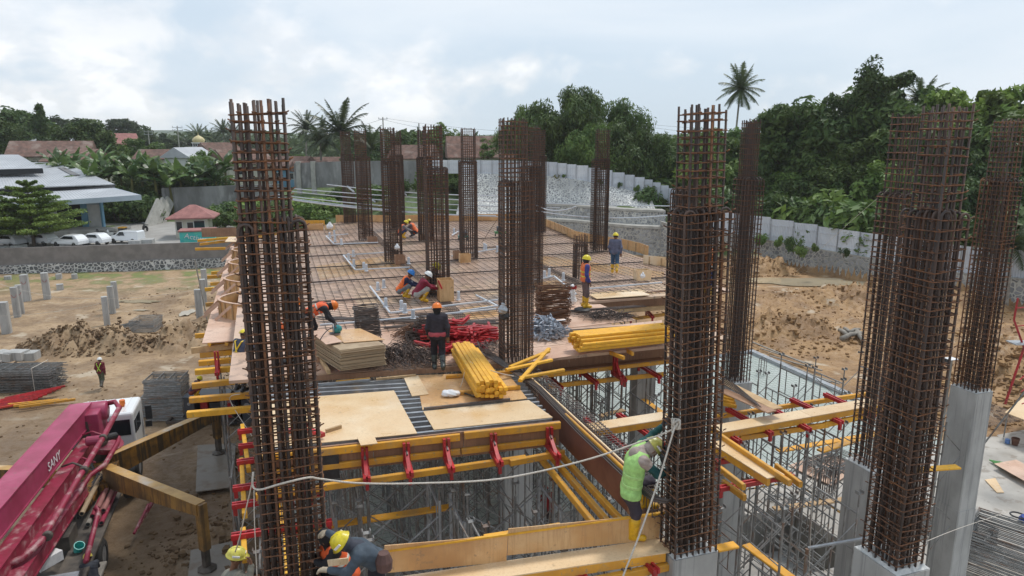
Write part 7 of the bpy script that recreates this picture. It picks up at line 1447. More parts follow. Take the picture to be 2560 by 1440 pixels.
def outrigger(a,ha,b_,hb,foot,m='ochre',mt='ochre_pale',wd=.34):
 a,b_,foot=V3(a),V3(b_),V3(foot);d=(b_-a);d.z=0;d.normalize();s_=d.cross(UP);P=[]
 for z0,z1 in((-1,1),):
  P=[a+s_*wd/2-UP*ha/2,b_+s_*wd/2-UP*hb/2,b_-s_*wd/2-UP*hb/2,a-s_*wd/2-UP*ha/2,a+s_*wd/2+UP*ha/2,b_+s_*wd/2+UP*hb/2,b_-s_*wd/2+UP*hb/2,a-s_*wd/2+UP*ha/2]
 mb=MB();mb.hexa(P);arm=mb.build('outrigger_arm',M[m],tk);mb=MB();mb.extr([P[4]+UP*.004,P[5]+UP*.004,P[6]+UP*.004,P[7]+UP*.004],(0,0,.015));mb.build('arm_top_plate',M[mt],arm)
 mb=MB();mb.box((b_.x,b_.y,(foot.z+b_.z+hb/2)/2+.35),(.26,.26,b_.z+hb/2-foot.z-.7),math.atan2(d.y,d.x));mb.build('outrigger_leg',M[m],tk);mb=MB();mb.box((b_.x,b_.y,foot.z+.45),(.19,.19,.9),math.atan2(d.y,d.x));mb.lathe((b_.x,b_.y,foot.z),[(.30,0),(.30,.04),(.16,.12)],8);mb.build('outrigger_foot',M['grime'],tk)
f1_=G(548,1132,.2);outrigger(T(4.2,.7,1.75),.85,(f1_.x,f1_.y,2.0),.42,f1_)
f2_=G(518,1422,.2);outrigger(T(2.6,.9,2.05),.75,(f2_.x,f2_.y,2.3),.36,f2_,'ochre_mid')
outrigger(T(3.9,-.8,1.6),.7,T(6.2,-6.5,1.7),.4,T(6.2,-6.5,.1));outrigger(T(-3.2,-.9,1.6),.6,T(-4.5,-4.5,1.7),.4,T(-4.5,-4.5,.1))
tbox('outrigger_housing',2.2,5.0,-.75,.95,1.1,1.9,'ochre')
for k in range(7):a=T(1.4+.35*k,1.75+.05*k,.35);mb=MB();mb.tube([a,a+E1*.9+UP*(.1+.05*(k%3))+E2*.12],.05,6);tag(mb.build('steel_tube',M['crimson']),nth(k)+' dusty crimson tube on the mud beside the truck, counted from the rear','tube','crimson tubes beside the truck')
# MATERIALS AND THINGS ON THE DECK
def pvc_loop(label,pts,stubs,r=.045,z=8.07):
 root=thing('conduit_run',label,'plastic pipe run',G(*pts[0],z));
 for a,b_ in zip(pts,pts[1:]):mb=MB();mb.bar(G(*a,z),G(*b_,z),.06,.045);mb.build('pipe',M['pvc'],root)
 for px,py in stubs:p=G(px,py,8.0);mb=MB();mb.lathe((p.x,p.y,8.03),[(.09,0),(.09,.03),(.06,.04),(.06,.30),(.05,.32)],12);mb.build('stub',M['pvc'],root)
g_='grey plastic runs on the reinforcement'
pvc_loop('grey white pipe frame with stubs nearest the squatting workers',[(1260,748),(1135,762),(975,782),(925,716)],[(945,728),(960,722),(965,770),(1004,776),(1013,785),(1146,752)])
pvc_loop('grey white pipe frame left of the cage with the white cloth',[(1024,668),(888,674),(858,638),(975,630)],[(872,652),(884,643),(885,668),(910,675),(916,680),(1022,662)])
pvc_loop('far grey white pipe frame near the orange box',[(945,606),(835,610),(815,590),(870,585)],[(825,596),(836,590),(838,606),(854,613)])
pvc_loop('grey white pipe frame behind the standing worker with the sack',[(1440,735),(1385,690),(1330,702)],[(1361,698),(1373,692),(1408,703)]);pvc_loop('grey white pipe frame at the far right of the deck',[(1130,640),(1240,622),(1262,640)],[(1215,628),(1243,632),(1211,625)])
pvc_loop('far pipe frame in front of the pale stone wall',[(1130,588),(1146,578),(1160,590)],[(1135,585),(1150,588)])
pvc_loop('long light pipe with an angled leg right of the plywood boxes',[(1190,738),(1244,765),(1150,778)],[]);pvc_loop('long light pipe from the standing worker to the roped cage',[(1470,722),(1655,706)],[]);pvc_loop('pale pipe crossing the deck in front of the near pipe frame',[(800,812),(960,800),(1240,772)],[(1033,800)])
for i,(x0,y0,x1,y1)in enumerate(((690,468,1680,515),(690,474,1400,519),(690,486,1330,530),(695,494,1240,540),(817,461,1340,488),(700,492,1340,545),(1340,527,1680,537),(1340,513,1440,516))):
 Ya=45.3 if i<6 else 36.6;a,b_=D(x0,y0,Ya),D(x1,y1,Ya-1.5);mb=MB();n=8;mb.tube([a.lerp(b_,k/n)-UP*.25*4*(k/n)*(1-k/n)for k in range(n+1)],.034 if i!=3 else .055,5);tag(mb.build('guide_tube',M['pvc']),['topmost long pale tube of the bundle crossing the far cages','second long pale tube crossing the far cages','third long pale tube crossing the far cages','thick double looking pale tube ending among the far cages','upper pale tube starting at the farthest cage','lowest pale tube of the crossing bundle','pale tube right of the central cages towards the roped cage','short pale tube end right of the central cages'][i],'tube','pale tubes lashed across the far cages')
for i,(x0,y0,x1,y1)in enumerate(((868,466,885,480),(922,495,938,505),(1003,478,1016,488))):mb=MB();mb.tube([D(x0,y0,45),D(x1,y1,44.6)],.06,5);tag(mb.build('tube_coupler',M['galv']),['short slanting tube piece by the farthest cage','short slanting tube piece right of the fourth cage','short slanting tube piece near the dark hidden cage'][i],'tube')
def ply_stack(label,cs,z0,n,th=.02,fan=.03):
 P=[G(x,y,z0+n*th)for x,y in cs];P=[V3((q.x,q.y,0))for q in P];rg=random.Random(2);root=thing('plywood_stack',label,'plywood stack',(P[0].x,P[0].y,z0));c=sum(P,V3())/4;o0=None
 for k in range(n):
  if o0 is None:mb=MB();mb.extr([q-c for q in P],(0,0,th-.003));o=o0=mb.build('ply_sheet',M['ply_edge'],root,world=False)
  else:o=o0.copy();col.objects.link(o);o.parent=root
  o.location=(c.x-P[0].x+rg.uniform(-fan,fan),c.y-P[0].y+rg.uniform(-fan,fan),k*th)
 return root,P
ply_stack('thick stack of plywood sheets with the circular saw on top',((850,876),(962,862),(888,822),(772,830)),8.16,26)
P=[G(x,y,8.69)for x,y in((860,858),(962,850),(900,822),(820,828))];mb=MB();mb.extr(P,(0,0,.014));tag(mb.build('ply_sheet',M['ply_o']),'orange top sheet on the plywood stack','plywood sheet')
mb=MB();P=[G(x,y,8.72)for x,y in((815,862),(856,855),(812,824),(776,830))];mb.extr(P,(0,0,.014));tag(mb.build('ply_sheet',M['ply_pink']),'pale sheet being cut on the plywood stack, hanging over its left side','plywood sheet')
for i,(x0,y0,x1,y1,m)in enumerate(((790,900,960,893,'ply_side'),(785,872,822,930,'bare'),(800,880,850,922,'red'))):timber(['dark bearer under the plywood stack','slanting board end sticking out below the plywood stack','red profile under the plywood stack'][i],G(x0,y0,8.06),G(x1,y1,8.06),.08,.12,m,'pieces under the plywood stack')
q=G(838,832,8.75);sw=thing('circular_saw','teal and black circular saw on the plywood stack','power saw',tuple(q));mb=MB();mb.lathe(q+V3((.05,0,.1)),[(.03,-.08),(.10,-.07),(.11,.05),(.05,.12)],12,(1,.4,.1));mb.build('motor_housing',mat('teal_tool_plastic',(.02,.20,.20),rough=.4),sw);mb=MB();mb.lathe(q+V3((-.06,.02,.1)),[(.14,0),(.14,.012)],18,(1,.4,0));mb.build('blade',M['galv'],sw);mb=MB();mb.tube([q+V3((.05,-.1,.15)),q+V3((0,0,.24)),q+V3((0,.13,.2))],.025,7);mb.build('handle',M['black'],sw);mb=MB();mb.box(q+V3((0,0,.0)),(.26,.2,.01),.4);mb.build('base_plate',M['rebar_grey'],sw)
cable('black power cable looping off the plywood stack',q+V3((0,.1,.1)),G(800,850,8.73),-.1,.012,10,'power_cable','black')
def stirrup_stack(label,p,rz,L_,W_,n,dz,r=.009,m='rebar_grey',lean=(0,0),jit=.03,name='stirrup_stack',z0=8.0,turn=.12,tilt=.1):
 p=V3((p.x,p.y,z0));root=thing(name,label,'stirrup stack',tuple(p),None,rz);rg=random.Random(int(abs(p.x)*90));o0=None
 for k in range(n):
  if o0 is None:mb=MB();h,w_=L_/2,W_/2;mb.tube([(-h,-w_,0),(h,-w_,0),(h,w_,0),(-h,w_,0),(-h,-w_,0),(-h+.07,-w_+.07,.01)],r,4);o=o0=mb.build('stirrup',M[m],root,world=False)
  else:o=o0.copy();col.objects.link(o);o.parent=root
  o.location=(lean[0]*k+rg.uniform(-jit,jit),lean[1]*k+rg.uniform(-jit,jit),.02+k*dz);o.rotation_euler=(rg.uniform(-tilt,tilt),rg.uniform(-tilt,tilt)*.6,rg.uniform(-turn,turn))
 return root
stirrup_stack('tall leaning stack of dark grey stirrups behind the plywood stack',G(925,862,8),.3,.62,.42,66,.0165,.011,'rebar_grey',(-.0012,.0005),.025,tilt=.16)
stirrup_stack('tall crisscross stack of rusty stirrups beside the white sack',G(1382,806,8),.2,.95,.55,62,.019,.012,'rust',(0,0),.04,turn=.25,tilt=.14)
stirrup_stack('low heap of rusty stirrups leaning over behind the dark jacket worker',G(1040,855,8),.5,.7,.35,46,.010,.011,'rust_dark',(.016,.012),.05,tilt=.7)
def tangle(label,p,rx,ry,h,n,L_,m,r=.007,name='wire_heap',z0=8.0,bend=.5,seed=1,dirx=None,cat='heap'):
 rg=random.Random(seed);root=MB()
 for k in range(n):
  a=rg.uniform(0,6.28);q=rg.random()**.5;x,y=q*rx*math.cos(a),q*ry*math.sin(a);zz=h*(1-q*q)*rg.random()+.01;t_=rg.uniform(0,math.pi)if dirx is None else dirx+rg.uniform(-.35,.35);d=V3((math.cos(t_),math.sin(t_),rg.uniform(-.2,.2)));s_=V3((-d.y,d.x,0));l=L_*rg.uniform(.6,1.1);c=V3((p.x+x,p.y+y,z0+zz))
  pts=[c-d*l/2,c+s_*bend*l*.15+UP*bend*l*.2,c+d*l/2]
  for v in pts:v.z=max(v.z,z0+.005)
  root.tube(pts,r,3,False)
 return tag(root.build(name,M[m]),label,cat)
tangle('tangled heap of rusty bent stirrups right of the plywood stack',G(1010,902,8),.95,.5,.42,420,.55,'rust_dark',.0085,'stirrup_heap',bend=1.4,seed=3)
tangle('upper heap of rusty bent bars behind the tangled stirrups',G(1065,840,8),.8,.45,.4,300,.6,'rust',.0085,'stirrup_heap',bend=.8,seed=4,dirx=.5)
tangle('dark nest of tie wire at the foot of the central cage',G(1232,880,8),.7,.4,.25,160,.5,'rebar_grey',.006,'wire_heap',bend=1.2,seed=5);tangle('small heap of rusty bars by the rear opening',G(1520,793,8),.75,.35,.22,130,.9,'rust_dark',.008,'bar_heap',bend=.15,seed=6)
gb='silver fork heads heaped by the central cage';rg=random.Random(8);c0=G(1362,838,8);proto=thing('fork_head','silver fork head in the heap beside the central cage','fork head',(c0.x,c0.y,8),gb)
mb=MB();mb.box((0,0,0),(.11,.08,.006));mb.box((-.055,0,.035),(.006,.08,.07));mb.box((.055,0,.035),(.006,.08,.07));mb.tube([(0,0,0),(0,0,-.3)],.013,6);M['zinc']=mat('bright_zinc',(.42,.46,.52),(.30,.33,.38),6,.4,metal=.4,tint=.15);mb.build('fork',M['zinc'],proto,world=False)
for k in range(170):
 a=rg.uniform(0,6.28);q=rg.random()**.5;pos=(c0.x+q*.62*math.cos(a),c0.y+q*.48*math.sin(a),8.05+(.52*(1-q**3))*rg.random());o=proto if k==0 else copy_tree(proto);o.location=pos;o.rotation_euler=(rg.uniform(0.9,2.2),rg.uniform(-.8,.8),rg.uniform(0,6.28))
gr_='red clamps piled behind the yellow stack';rg=random.Random(12);cp_=thing('beam_clamp','red twin channel clamp in the pile behind the near yellow timber stack','clamp',(0,0,0),gr_);mb=MB()
for s_ in(-.035,.035):mb.bar((0,s_,0),(.62,s_,0),.03,.075);mb.bar((.02,s_,0),(.02,s_,.5),.03,.07,(1,0,0))
mb.bar((.35,0,0),(.04,0,.32),.045,.045);mb.build('channels',M['red'],cp_,world=False);first=True
for(px,py,rx,ry,hh,n)in((1165,850,.75,.38,.55,52),(1210,846,.45,.35,.35,26),(1150,872,.5,.3,.12,12),(1218,825,.5,.15,.1,6)):
 c0=G(px,py,8)
 for k in range(n):
  q=rg.random()**.5;a=rg.uniform(0,6.28);o=cp_ if first else copy_tree(cp_);first=False;o.location=(c0.x+q*rx*math.cos(a)-.3,c0.y+q*ry*math.sin(a),8.04+hh*(1-q*q)*rg.random());o.rotation_euler=(1.57+rg.uniform(-.15,.15),rg.uniform(-.12,.12),rg.uniform(-.45,.45)+rg.choice((0,3.14)))
def stick_stack(lab,grp,a0,dirv,L_,nx,nz,w_=.085,h=.085,z0=8.0,rows=None,m='yellow_new',seed=1):
 """a0: near left foot of the stack; dirv: along the sticks; they are laid side by side to the right"""
 rg=random.Random(seed);d=V3(dirv).normalized();s_=d.cross(UP).normalized();proto=None
 for j in range(nz):
  cnt_=nx if rows is None else rows[j]
  for i in range(cnt_):
   if proto is None:mb=MB();mb.bar((0,0,0),(L_,0,0),w_,h,ch=.014);o=proto=mb.build('timber_stick',M[m],None);proto_off=V3(o.location);proto.data.transform(Matrix.Translation(proto_off));o.location=(0,0,0)
   else:o=proto.copy();col.objects.link(o)
   o.location=V3(a0)+s_*((i+.5)*(w_+.006)+rg.uniform(-.005,.005))+d*rg.uniform(-.09,.09)+UP*(z0-V3(a0).z+(j+.5)*(h+.004));o.rotation_euler=(rg.uniform(-.03,.03),0,math.atan2(d.y,d.x)+rg.uniform(-.008,.008))
   tag(o,lab(i,j,cnt_,nz),'timber',grp)
names_=['bottom','second','third','fourth','fifth','sixth','seventh','top']
ord_=['first','second','third','fourth','fifth','sixth','seventh','eighth','ninth','tenth']
def lab1(where):return lambda i,j,n,nz:'%s stick from the left, %s layer of the yellow stack %s'%(ord_[i],'top' if j==nz-1 else names_[j],where)
a0,a1=G(1190,997,zf+.12),G(1122,880,zf+.12);bear=[timber('yellow bearer under the near timber stack, '+t_,G(x0,y0,zf+.05),G(x1,y1,zf+.05),.09,.09)for x0,y0,x1,y1,t_ in((1115,942,1280,930,'rear one'),(1150,982,1300,968,'front one'))]
stick_stack(lab1('left of the diagonal beam'),'yellow sticks of the near stack',a0,a1-a0,3.1,7,5,.095,.075,zf+.11,rows=[7,7,7,6,5],seed=2)
cable('white strap lying across the near timber stack',G(1175,905,8.4),G(1285,940,8.35),.05,.014,8,'strap','rope');cable('thin white strap end hanging down the stack side',G(1165,905,8.4),G(1150,968,7.95),.1,.01,8,'strap','rope')
b0,b1=G(1450,882,8.08),G(1662,862,8.08);b0b=G(1405,850,8.08)
stick_stack(lambda i,j,n,nz:'%s stick from the front, %s layer of the yellow stack by the roped cage'%(ord_[i],'top' if j==nz-1 else names_[j]),'yellow sticks of the stack by the roped cage',b0+E2*.02+E1*.72,E2,2.75,7,5,.10,.075,8.09,rows=[7,7,7,6,5],seed=5)
for x0,y0,x1,y1,lb in((1275,918,1372,878,'upper left yellow timber of the crossing pair'),(1300,952,1372,872,'steep yellow timber crossing over the other'),(1300,945,1410,925,'lower yellow timber reaching over the woven cage'),(1265,925,1380,900,'yellow timber below the crossing pair')):timber(lb,G(x0,y0,8.12),G(x1,y1,8.14),.1,.07,'yellow_new','loose yellow timbers by the central cage')
for g2,(x0,y0,x1,y1,n,lb,m)in enumerate(((800,800,1250,812,16,'wide bundle of long grey bars across the deck behind the dark jacket worker','rebar_grey'),(960,822,1240,803,10,'second bundle of long grey bars beside the wide one','rebar_grey'),(1330,787,1600,768,8,'dark bars lying across the edge of the rear opening','rust_dark'),(1400,832,1660,815,7,'grey bars and lattice lying behind the yellow stack','rebar_grey'),(1020,790,1240,776,6,'thin grey bars in front of the near pipe frame','rebar_grey'))):
 a,b_=G(x0,y0,8.02),G(x1,y1,8.02);d=(b_-a).normalized();s_=V3((-d.y,d.x,0));root=thing('bar_bundle',lb,'bar bundle',tuple(a));rg=random.Random(g2)
 for k in range(n):o_=s_*(.035*(k%8)+rg.uniform(-.01,.01))+UP*(.03*(k//8)+.01)+d*rg.uniform(-.3,.3);mb=MB();mb.tube([a+o_,a.lerp(b_,.5)+o_+s_*rg.uniform(-.05,.05),b_+o_],.012,4);mb.build('steel_bar',M[m],root)
def boxout(label,px,py,w_,d_,h,m='ply_o',zz=8.0,rz=YAW):
 p=G(px,py,zz);root=thing('plywood_box',label,'plywood box',(p.x,p.y,zz));X,Y_=V3((math.cos(rz),math.sin(rz),0)),V3((-math.sin(rz),math.cos(rz),0))
 for c,sz,ang in((-Y_*d_/2,(w_,.02,h),0),(Y_*d_/2,(w_,.02,h),0),(-X*(w_/2-.012),(.02,d_-.03,h),0),(X*(w_/2-.012),(.02,d_-.03,h),0)):mb=MB();mb.box(p+c+UP*(h/2+.01),sz,rz);mb.build('side_board',M[m],root)
 return root
boxout('tall orange plywood box right of the squatting workers with a red clamp in it',1114,752,.5,.45,.78);q=G(1105,722,8.6);mb=MB();mb.bar(q,q+V3((-.12,0,.28)),.06,.05);tag(mb.build('clamp_end',M['red']),'small red clamp end sticking out of the tall orange box','clamp')
boxout('small ply box at the foot of the cage with the white cloth',1000,660,.45,.4,.4,'ply_side');boxout('small ply box at the foot of the fourth cage',931,606,.5,.4,.3,'ply_side');boxout('small ply box beside the evenly gridded cage',1162,656,.5,.3,.4);boxout('smaller ply box left of the evenly gridded cage',1142,648,.3,.3,.4,'ply_side');boxout('little ply box by the far squatting workers',1060,600,.5,.3,.3,'ply_side');boxout('open plywood tool box with a white rag on the right of the deck',1605,700,.62,.35,.42,'ply')
boxout('orange ply box side standing at the far left deck edge',790,572,.9,.4,.3)
def bag(name,label,p,sx_,sy,sz,m,seed=0,cat='bag'):
 V,Q=sdf_surface([((-sx_*.6,0,0),(sx_*.6,0,0),sy,sy*.8),((0,0,0),(0,0,sz),sy*.9,sy*.5)],h=.02,k=.05,wr=.012,seed=seed);me=bpy.data.meshes.new(name);me.from_pydata((V*np.array([1,1,1])).tolist(),[],Q.tolist());me.materials.append(m);me.polygons.foreach_set('use_smooth',[True]*len(Q));o=bpy.data.objects.new(name,me);col.objects.link(o);o.location=p;return tag(o,label,cat)
q=G(1128,983,zf+.08);o=bag('cloth_bag','crumpled white cloth bag lying on the orange sheet',q,.22,.08,.04,M['white'],2);o.scale=(1,1.5,.9)
mb=MB();mb.bar(G(1160,982,zf+.05),G(1186,992,zf+.03),.04,.015);tag(mb.build('machete',M['black']),'black blade sticking out of the white cloth bag','tool')
o=bag('sack','tall white woven sack with a red band beside the standing worker',G(1430,752,8.15),.06,.15,.5,M['white'],3,'sack');mb=MB();c=G(1432,752,8.15);mb.lathe((c.x,c.y,8.58),[(.13,0),(.135,.08)],14,closed=False);mb.build('sack_rim',M['red'],o)
o=bag('cloth_bag','small white bag in the ply box at the far deck edge',G(825,566,8.35),.1,.16,.2,M['white'],4);o=bag('rag','white rag tied to the third cage from the front',D(993,618,31.8),.04,.1,.12,M['white'],5,'rag');o=bag('rag','white rag in the open tool box',G(1607,690,8.35),.05,.08,.12,M['white'],6,'rag')
mb=MB();q=G(1456,776,8.0);mb.lathe(q,[(.12,0),(.27,.01),(.28,.05),(.2,.08),(.1,.07)],20);tag(mb.build('rubber_ring',M['black']),'black rubber ring under the boots of the standing worker','ring')
for i,(px,py,s_,c_,lb)in enumerate(((1158,600,.8,(.03,.22,.20),'small teal machine on the far deck'),(1250,590,.9,(.12,.30,.12),'small green cutting machine on the far deck'))):
 q=G(px,py,8.0);r0=thing('site_machine',lb,'machine',tuple(q));mb=MB();mb.box(q+UP*.25*s_,(.7*s_,.4*s_,.12),.2);mb.build('base',cloth(c_,.4),r0);mb=MB();mb.lathe(q+V3((-.2*s_,0,.45*s_)),[(.16,0),(.18,.05),(.18,.35),(.14,.4)],12,(1,.2,0));mb.build('motor',M['charcoal'],r0)
 for sx_ in(-.3,.3):mb=MB();mb.box(q+V3((sx_*s_,0,.1*s_)),(.06,.36*s_,.2*s_));mb.build('leg',M['charcoal'],r0)
mb=MB();q=G(1205,605,8.0);mb.tube([q,q+V3((.9,.3,1.3))],.015,4);tag(mb.build('steel_bar',M['rust_dark']),'thin bar propped up slanting on the far deck','steel bar')
for i,(x0,y0,x1,y1)in enumerate(((700,1085,765,1062),(770,1075,808,1088))):q0,q1=G(x0,y0,zf+.1),G(x1,y1,zf+.1);mb=MB();mb.bar(q0,q1,.1,.08);tag(mb.build('steel_profile',M['red']),['red profile lying on the sheet behind the left cage','red profile end beside the left cage on the pale sheet'][i],'steel profile')
tangle('scatter of tie wire on the deck by the plywood stack',G(1000,925,8.0),.8,.15,.02,40,.25,'rebar_grey',.004,'wire_scatter',bend=.4,seed=9)
for i,(px,py,Y,lb)in enumerate(((1262,790,17.0,'dark bag hanging on the central cage'),(1258,775,16.95,'clear bottle and rag hanging on the central cage'),(1670,1142,10.45,'black bag hanging on the roped cage beside the climbing worker'))):bag('hanging_bag',lb,D(px,py,Y),.05,.1,.14 if i!=2 else .3,M['black']if i!=1 else M['galv'],7+i)
# ROPES
def rope(label,pts,r=.014,name='rope',m='rope'):
 P=[V3(p)for p in pts];out=[]
 for i in range(len(P)-1):
  a=P[max(i-1,0)];b_=P[i];c=P[i+1];d_=P[min(i+2,len(P)-1)]
  for k in range(6):t_=k/6;out.append(.5*((2*b_)+(c-a)*t_+(2*a-5*b_+4*c-d_)*t_**2+(3*b_-a-3*c+d_)*t_**3))
 out.append(P[-1]);mb=MB();mb.tube(out,r,7);return tag(mb.build(name,M[m],smooth_=True),label,'rope')
rope('thick white rope sagging from the left cage to the knot on the roped cage',[D(633,1180,8.45),D(632,1215,8.42),D(650,1224,8.4),D(700,1210,8.4),D(770,1194,8.45),D(800,1197,8.6),D(900,1208,9.0),D(1050,1208,9.4),D(1250,1197,9.7),D(1450,1154,9.9),D(1600,1105,10.0),D(1680,1074,10.0),D(1692,1055,10.0)])
rope('white rope hanging down from the knot past the climbing worker',[D(1690,1058,10.0),D(1680,1090,9.8),D(1650,1190,9.6),D(1605,1320,9.3),D(1558,1440,9.0),D(1548,1475,8.9)])
mb=MB();c=D(1690,1060,9.98)
mb.tube([c+V3((.055*math.sin(2*t_*.35),.05*math.cos(3*t_*.3),.075*math.sin(3*t_*.35)))for t_ in range(36)],.017,6);tag(mb.build('rope_knot',M['rope'],smooth_=True),'knot of white rope on the bars of the roped cage','rope')
rope('white rope dropping from the left cage to the bottom edge worker',[D(632,1200,8.4),D(618,1260,8.5),D(600,1340,8.7),D(588,1380,9.0)],.009);rope('thin rope hanging straight down the left side of the left cage',[D(635,1225,8.4),D(636,1300,8.4),D(643,1450,8.4)],.007)
for i,(a,b_,sg)in enumerate((((2020,1010),(2190,1400),0),)):pass
rope('thin string from the right hand cages up to the trees',[D(1990,680,40),D(2120,560,30),D(2230,465,24)],.007,'string_line');rope('thin wire hanging through the scaffold right of the roped cage',[D(2032,1085,12),D(2030,1250,12),D(2022,1440,12)],.006,'wire_line')
rope('thin wire between the big right hand cage and the pale concrete column',[D(2300,1360,10.5),D(2400,1320,13),D(2520,1280,16)],.006,'wire_line');rope('thin rope hanging from the left bearers to the generator',[D(600,985,17),D(575,1000,18),D(630,1090,16)],.01)
# RIGHT YARD
frame_stack('big square stack of hollow rusty frames at the bottom right corner',2500,1420,YAW+.45,1.9,1.9,24,.058,z=.03,r=.026,braces=2,m='scaf')
frame_stack('low stack of frames on the floor behind the scaffolding',2080,1170,.5,2.2,1.0,8,.06,z=.05,r=.022)
frame_stack('stack of long frames right behind the big right hand cage',2345,1330,-.9,3.2,1.2,12,.055,z=.05,r=.022,braces=5,m='scaf')
def floor_sheet(label,cs,z,m,cat='sheet',name='ply_sheet',th=.02):P=[G(x,y,z)for x,y in cs];mb=MB();mb.extr([V3((q.x,q.y,z))for q in P],(0,0,th));return tag(mb.build(name,M[m]),label,cat)
floor_sheet('brown board lying on the floor at the right border',((2485,1160),(2600,1225),(2600,1180),(2540,1150)),.25,'ply_pink');floor_sheet('pale offcut sheet on the concrete floor',((2462,1200),(2492,1232),(2510,1232),(2488,1196)),.04,'ply');floor_sheet('plywood sheet under the low frame stack',((1970,1165),(2080,1215),(2150,1165),(2060,1130)),.1,'ply_pink')
mb=MB()
for k in range(9):a=G(2473+3*k,1150+2*k,.12);mb.tube([a,a+V3((1.6,-.9,0))],.03,4)
tag(mb.build('green_tubes',mat('green_paint',(.10,.30,.08),rough=.5)),'bunch of green tubes on the floor at the right','tubes')
for i,(cx,cy)in enumerate(((2430,1025),(2270,985))):
 c=G(cx,cy,.25);mb=MB()
 for k in range(-13,14):mb.tube([c+E2*.13*k-E1*1.8,c+E2*.13*k+E1*1.8],.008,3,False);mb.tube([c+E1*.13*k-E2*1.8+UP*.012,c+E1*.13*k+E2*1.8+UP*.012],.008,3,False)
 tag(mb.build('footing_mat',M['rebar_grey']),['dark bar mat on the soil right of the tall pale column top','dark bar mat on the soil behind the big right hand cage'][i],'rebar mat')
rf=thing('red_access_frame','red ladder frame rising at the right border beside the plywood table','scaffold frame',tuple(G(2560,1010,.1)));q=G(2560,1010,.1);mb=MB()
mb.tube([D(2513,1010,27),D(2560,870,27)],.05,6);mb.tube([D(2560,870,27),D(2535,800,27),D(2545,745,27)],.04,6);mb.tube([D(2590,1050,27),D(2610,760,27)],.05,6);mb.build('main_tube',M['red'],rf)
for k in range(6):mb=MB();mb.tube([D(2540+3*k,770+45*k if k<3 else 860+30*k,27),D(2605,765+45*k,27.3)],.025,5);mb.build('rung',M['red'],rf)
mb=MB();mb.box(D(2555,857,27),(.9,.6,.04));mb.build('platform',M['galv'],rf)
tb=thing('work_table','plywood topped work table on thin steel legs at the right border','table',tuple(G(2540,1110,.05)));P=[G(2512,1032,1.25),G(2610,1070,1.25),G(2640,1020,1.25),G(2565,990,1.25)];mb=MB();mb.extr(P,(0,0,.03));mb.build('table_top',M['ply'],tb)
for q in P:c=q.lerp(sum(P,V3())/4,.1);mb=MB();mb.tube([c,(c.x,c.y,.05)],.03,5);mb.build('leg',M['scaf'],tb)
q=G(2537,1112,.05);bk=thing('bucket','small brown bucket under the plywood table','bucket',tuple(q));mb=MB();mb.lathe(q,[(.12,0),(.17,.32),(.155,.32),(.11,.02)],14);mb.build('pail',cloth((.12,.05,.03),.5),bk);q=G(2518,1108,.05);mb=MB();mb.lathe(q,[(.1,0),(.1,.2)],12);tag(mb.build('paint_can',cloth((.10,.20,.45),.4)),'small blue and white can beside the brown bucket','can')
mb=MB();mb.tube([G(2378,1215,.1)+UP*0,D(2600,930,24)],.035,6);tag(mb.build('steel_tube',M['scaf']),'long grey tube leaning from the tall pale column up to the right border','tube')
mb=MB();q=G(2548,1292,.15);mb.tube([q+V3((.28*math.cos(a),.28*math.sin(a),.02*a))for a in np.linspace(0,6.2,24)],.03,6);tag(mb.build('hose_coil',M['black']),'black hose ring at the right border','hose');mb=MB();q=G(2570,1300,.15);mb.lathe(q-UP*.1,[(.2,0),(.3,.08),(.22,.22),(.05,.28)],12);tag(mb.build('blue_tarp',cloth((.02,.06,.30),.5)),'blue bundle on the floor at the right border','bundle')
q=G(2368,1010,.1);fp_=thing('post_with_plate','timber post topped with a white plate and black box between the right cages','post',tuple(G(2372,1030,.0)));a=D(2378,900,24);mb=MB();mb.bar((a.x,24,.2),a,.08,.08);mb.build('post',M['bark_pale'],fp_);mb=MB();mb.box(a+V3((0,0,.05)),(.35,.3,.02),.3);mb.build('plate',M['white'],fp_);mb=MB();mb.box(a+V3((-.08,.05,-.1)),(.16,.16,.26));mb.build('box',M['black'],fp_)
for i,(x0,y0,x1,y1,r)in enumerate(((2098,842,2118,862,.16),(2110,838,2128,856,.14),(2102,868,2150,852,.17),(2140,848,2156,868,.18),(2122,852,2148,842,.12))):a,b_=G(x0,y0,0),G(x1,y1,0);z0,z1=zg(a.x,a.y)+.25,zg(b_.x,b_.y)+.3;mb=MB();mb.tube([(a.x,a.y,z0),((a.x+b_.x)/2,(a.y+b_.y)/2+.1,(z0+z1)/2+.06),(b_.x,b_.y,z1)],[r,r*.9,r*.7],8);tag(mb.build('log',M['bark_pale'],smooth_=True),['left upright stub of the driftwood heap','second upright stub of the driftwood heap','long low log of the driftwood heap','thick pale log at the right of the driftwood heap','thin log on top of the driftwood heap'][i],'log','driftwood logs on the soil')
q=G(1905,935,.1);sc_=thing('starter_cage','small starter bar cage standing on the pale green slab','rebar cage',(q.x,q.y,.1));mb=MB()
for k in range(8):a=k*.785;mb.tube([(q.x+.22*math.cos(a),q.y+.22*math.sin(a),.1),(q.x+.22*math.cos(a),q.y+.22*math.sin(a),1.0),(q.x+.1*math.cos(a),q.y+.1*math.sin(a),1.08)],.015,4)
mb.build('vertical_bars',M['rebar_grey'],sc_);mb=MB()
for z_ in(.35,.6,.85):mb.tube([(q.x+.24*math.cos(a),q.y+.24*math.sin(a),z_)for a in np.linspace(0,6.283,17)],.008,3)
mb.build('ties',M['rebar_grey'],sc_)
rg=random.Random(22)
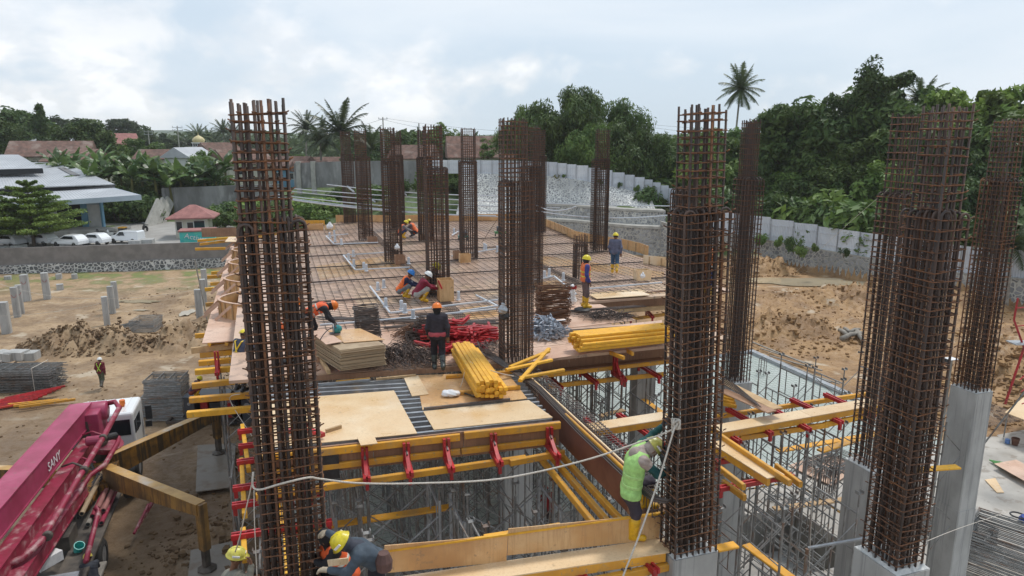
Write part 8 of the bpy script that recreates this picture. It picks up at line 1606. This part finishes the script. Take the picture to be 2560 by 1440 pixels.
for i in range(5):x0,y0=1880+22*i,862+16*i;a,b_=G(x0,y0,0),G(x0+130,y0+50+rg.uniform(-8,8),0);mb=MB();mb.bar((a.x,a.y,zg(a.x,a.y)+.2),(b_.x,b_.y,max(zg(b_.x,b_.y),0)+.25),.13,.05);tag(mb.build('plank',M['bark_pale']),['uppermost','second','middle','fourth','lowest'][i]+' weathered plank lying on the soil beside the slab edge','plank','weathered planks on the soil')
tangle('cluster of upright starter bars on the floor in the scaffolding',G(2065,1240,.1),.01,.01,.01,2,.1,'rust_dark',.006,'wire_bits',z0=.1)
st=thing('starter_bars','row of rusty starter bars rising from the floor behind the scaffolding','starter bars',tuple(G(2070,1240,.1)))
for k in range(26):a=G(2035+4.2*(k%13),1240+(14 if k>12 else 0)-(k%13),.05);mb=MB();mb.tube([a,a+V3((rg.uniform(-.08,.08),rg.uniform(-.05,.05),1.35+rg.uniform(-.2,.2)))],.013,4);mb.build('steel_bar',M['rust_dark'],st)
tangle('jumble of small grey fittings on the floor by the starter bars',G(1975,1250,.1),.8,.5,.1,90,.35,'scaf',.016,'fittings_heap',z0=.06,bend=.2,seed=14)
bt=thing('barrier_tape','yellow and black striped tape round the pit','tape',tuple(LW(PIT[0],PIT[3],.8)));cs=[LW(PIT[0]-.2,PIT[3]+.3,.9),LW(PIT[1]+.3,PIT[3]+.3,.85),LW(PIT[1]+.3,PIT[2]-.2,.8)]
for ci in(0,1):
 mb=MB();n=26
 for a,b_ in zip(cs,cs[1:]):
  for k in range(n):
   if k%2==ci:mb.bar(a.lerp(b_,k/n),a.lerp(b_,(k+1)/n),.01,.06)
 mb.build(['yellow_stripes','black_stripes'][ci],M['yellow_new']if ci==0 else M['black'],bt)
for i,q in enumerate(cs):mb=MB();mb.tube([q+UP*.1,(q.x,q.y,.05)],.02,5);mb.build('stake',M['scaf'],bt)
# BOOKKEEPING
for o in list(sc.objects):
 if o.parent is None and o.type in('MESH','EMPTY')and 'label' in o and 'kind' not in o:o['kind']='thing'
hz=MB();hz.box((0,0,21),(4200,4200,62));hm=bpy.data.materials.new('haze');hm.use_nodes=True;ht=hm.node_tree;ht.nodes.clear();ho_=ht.nodes.new('ShaderNodeOutputMaterial');pv_=ht.nodes.new('ShaderNodeVolumePrincipled')
pv_.inputs['Color'].default_value=(.95,.975,1,1);pv_.inputs['Density'].default_value=.0002;pv_.inputs['Anisotropy'].default_value=.2;ht.links.new(pv_.outputs[0],ho_.inputs['Volume'])
tag(hz.build('haze',hm),kind='stuff')
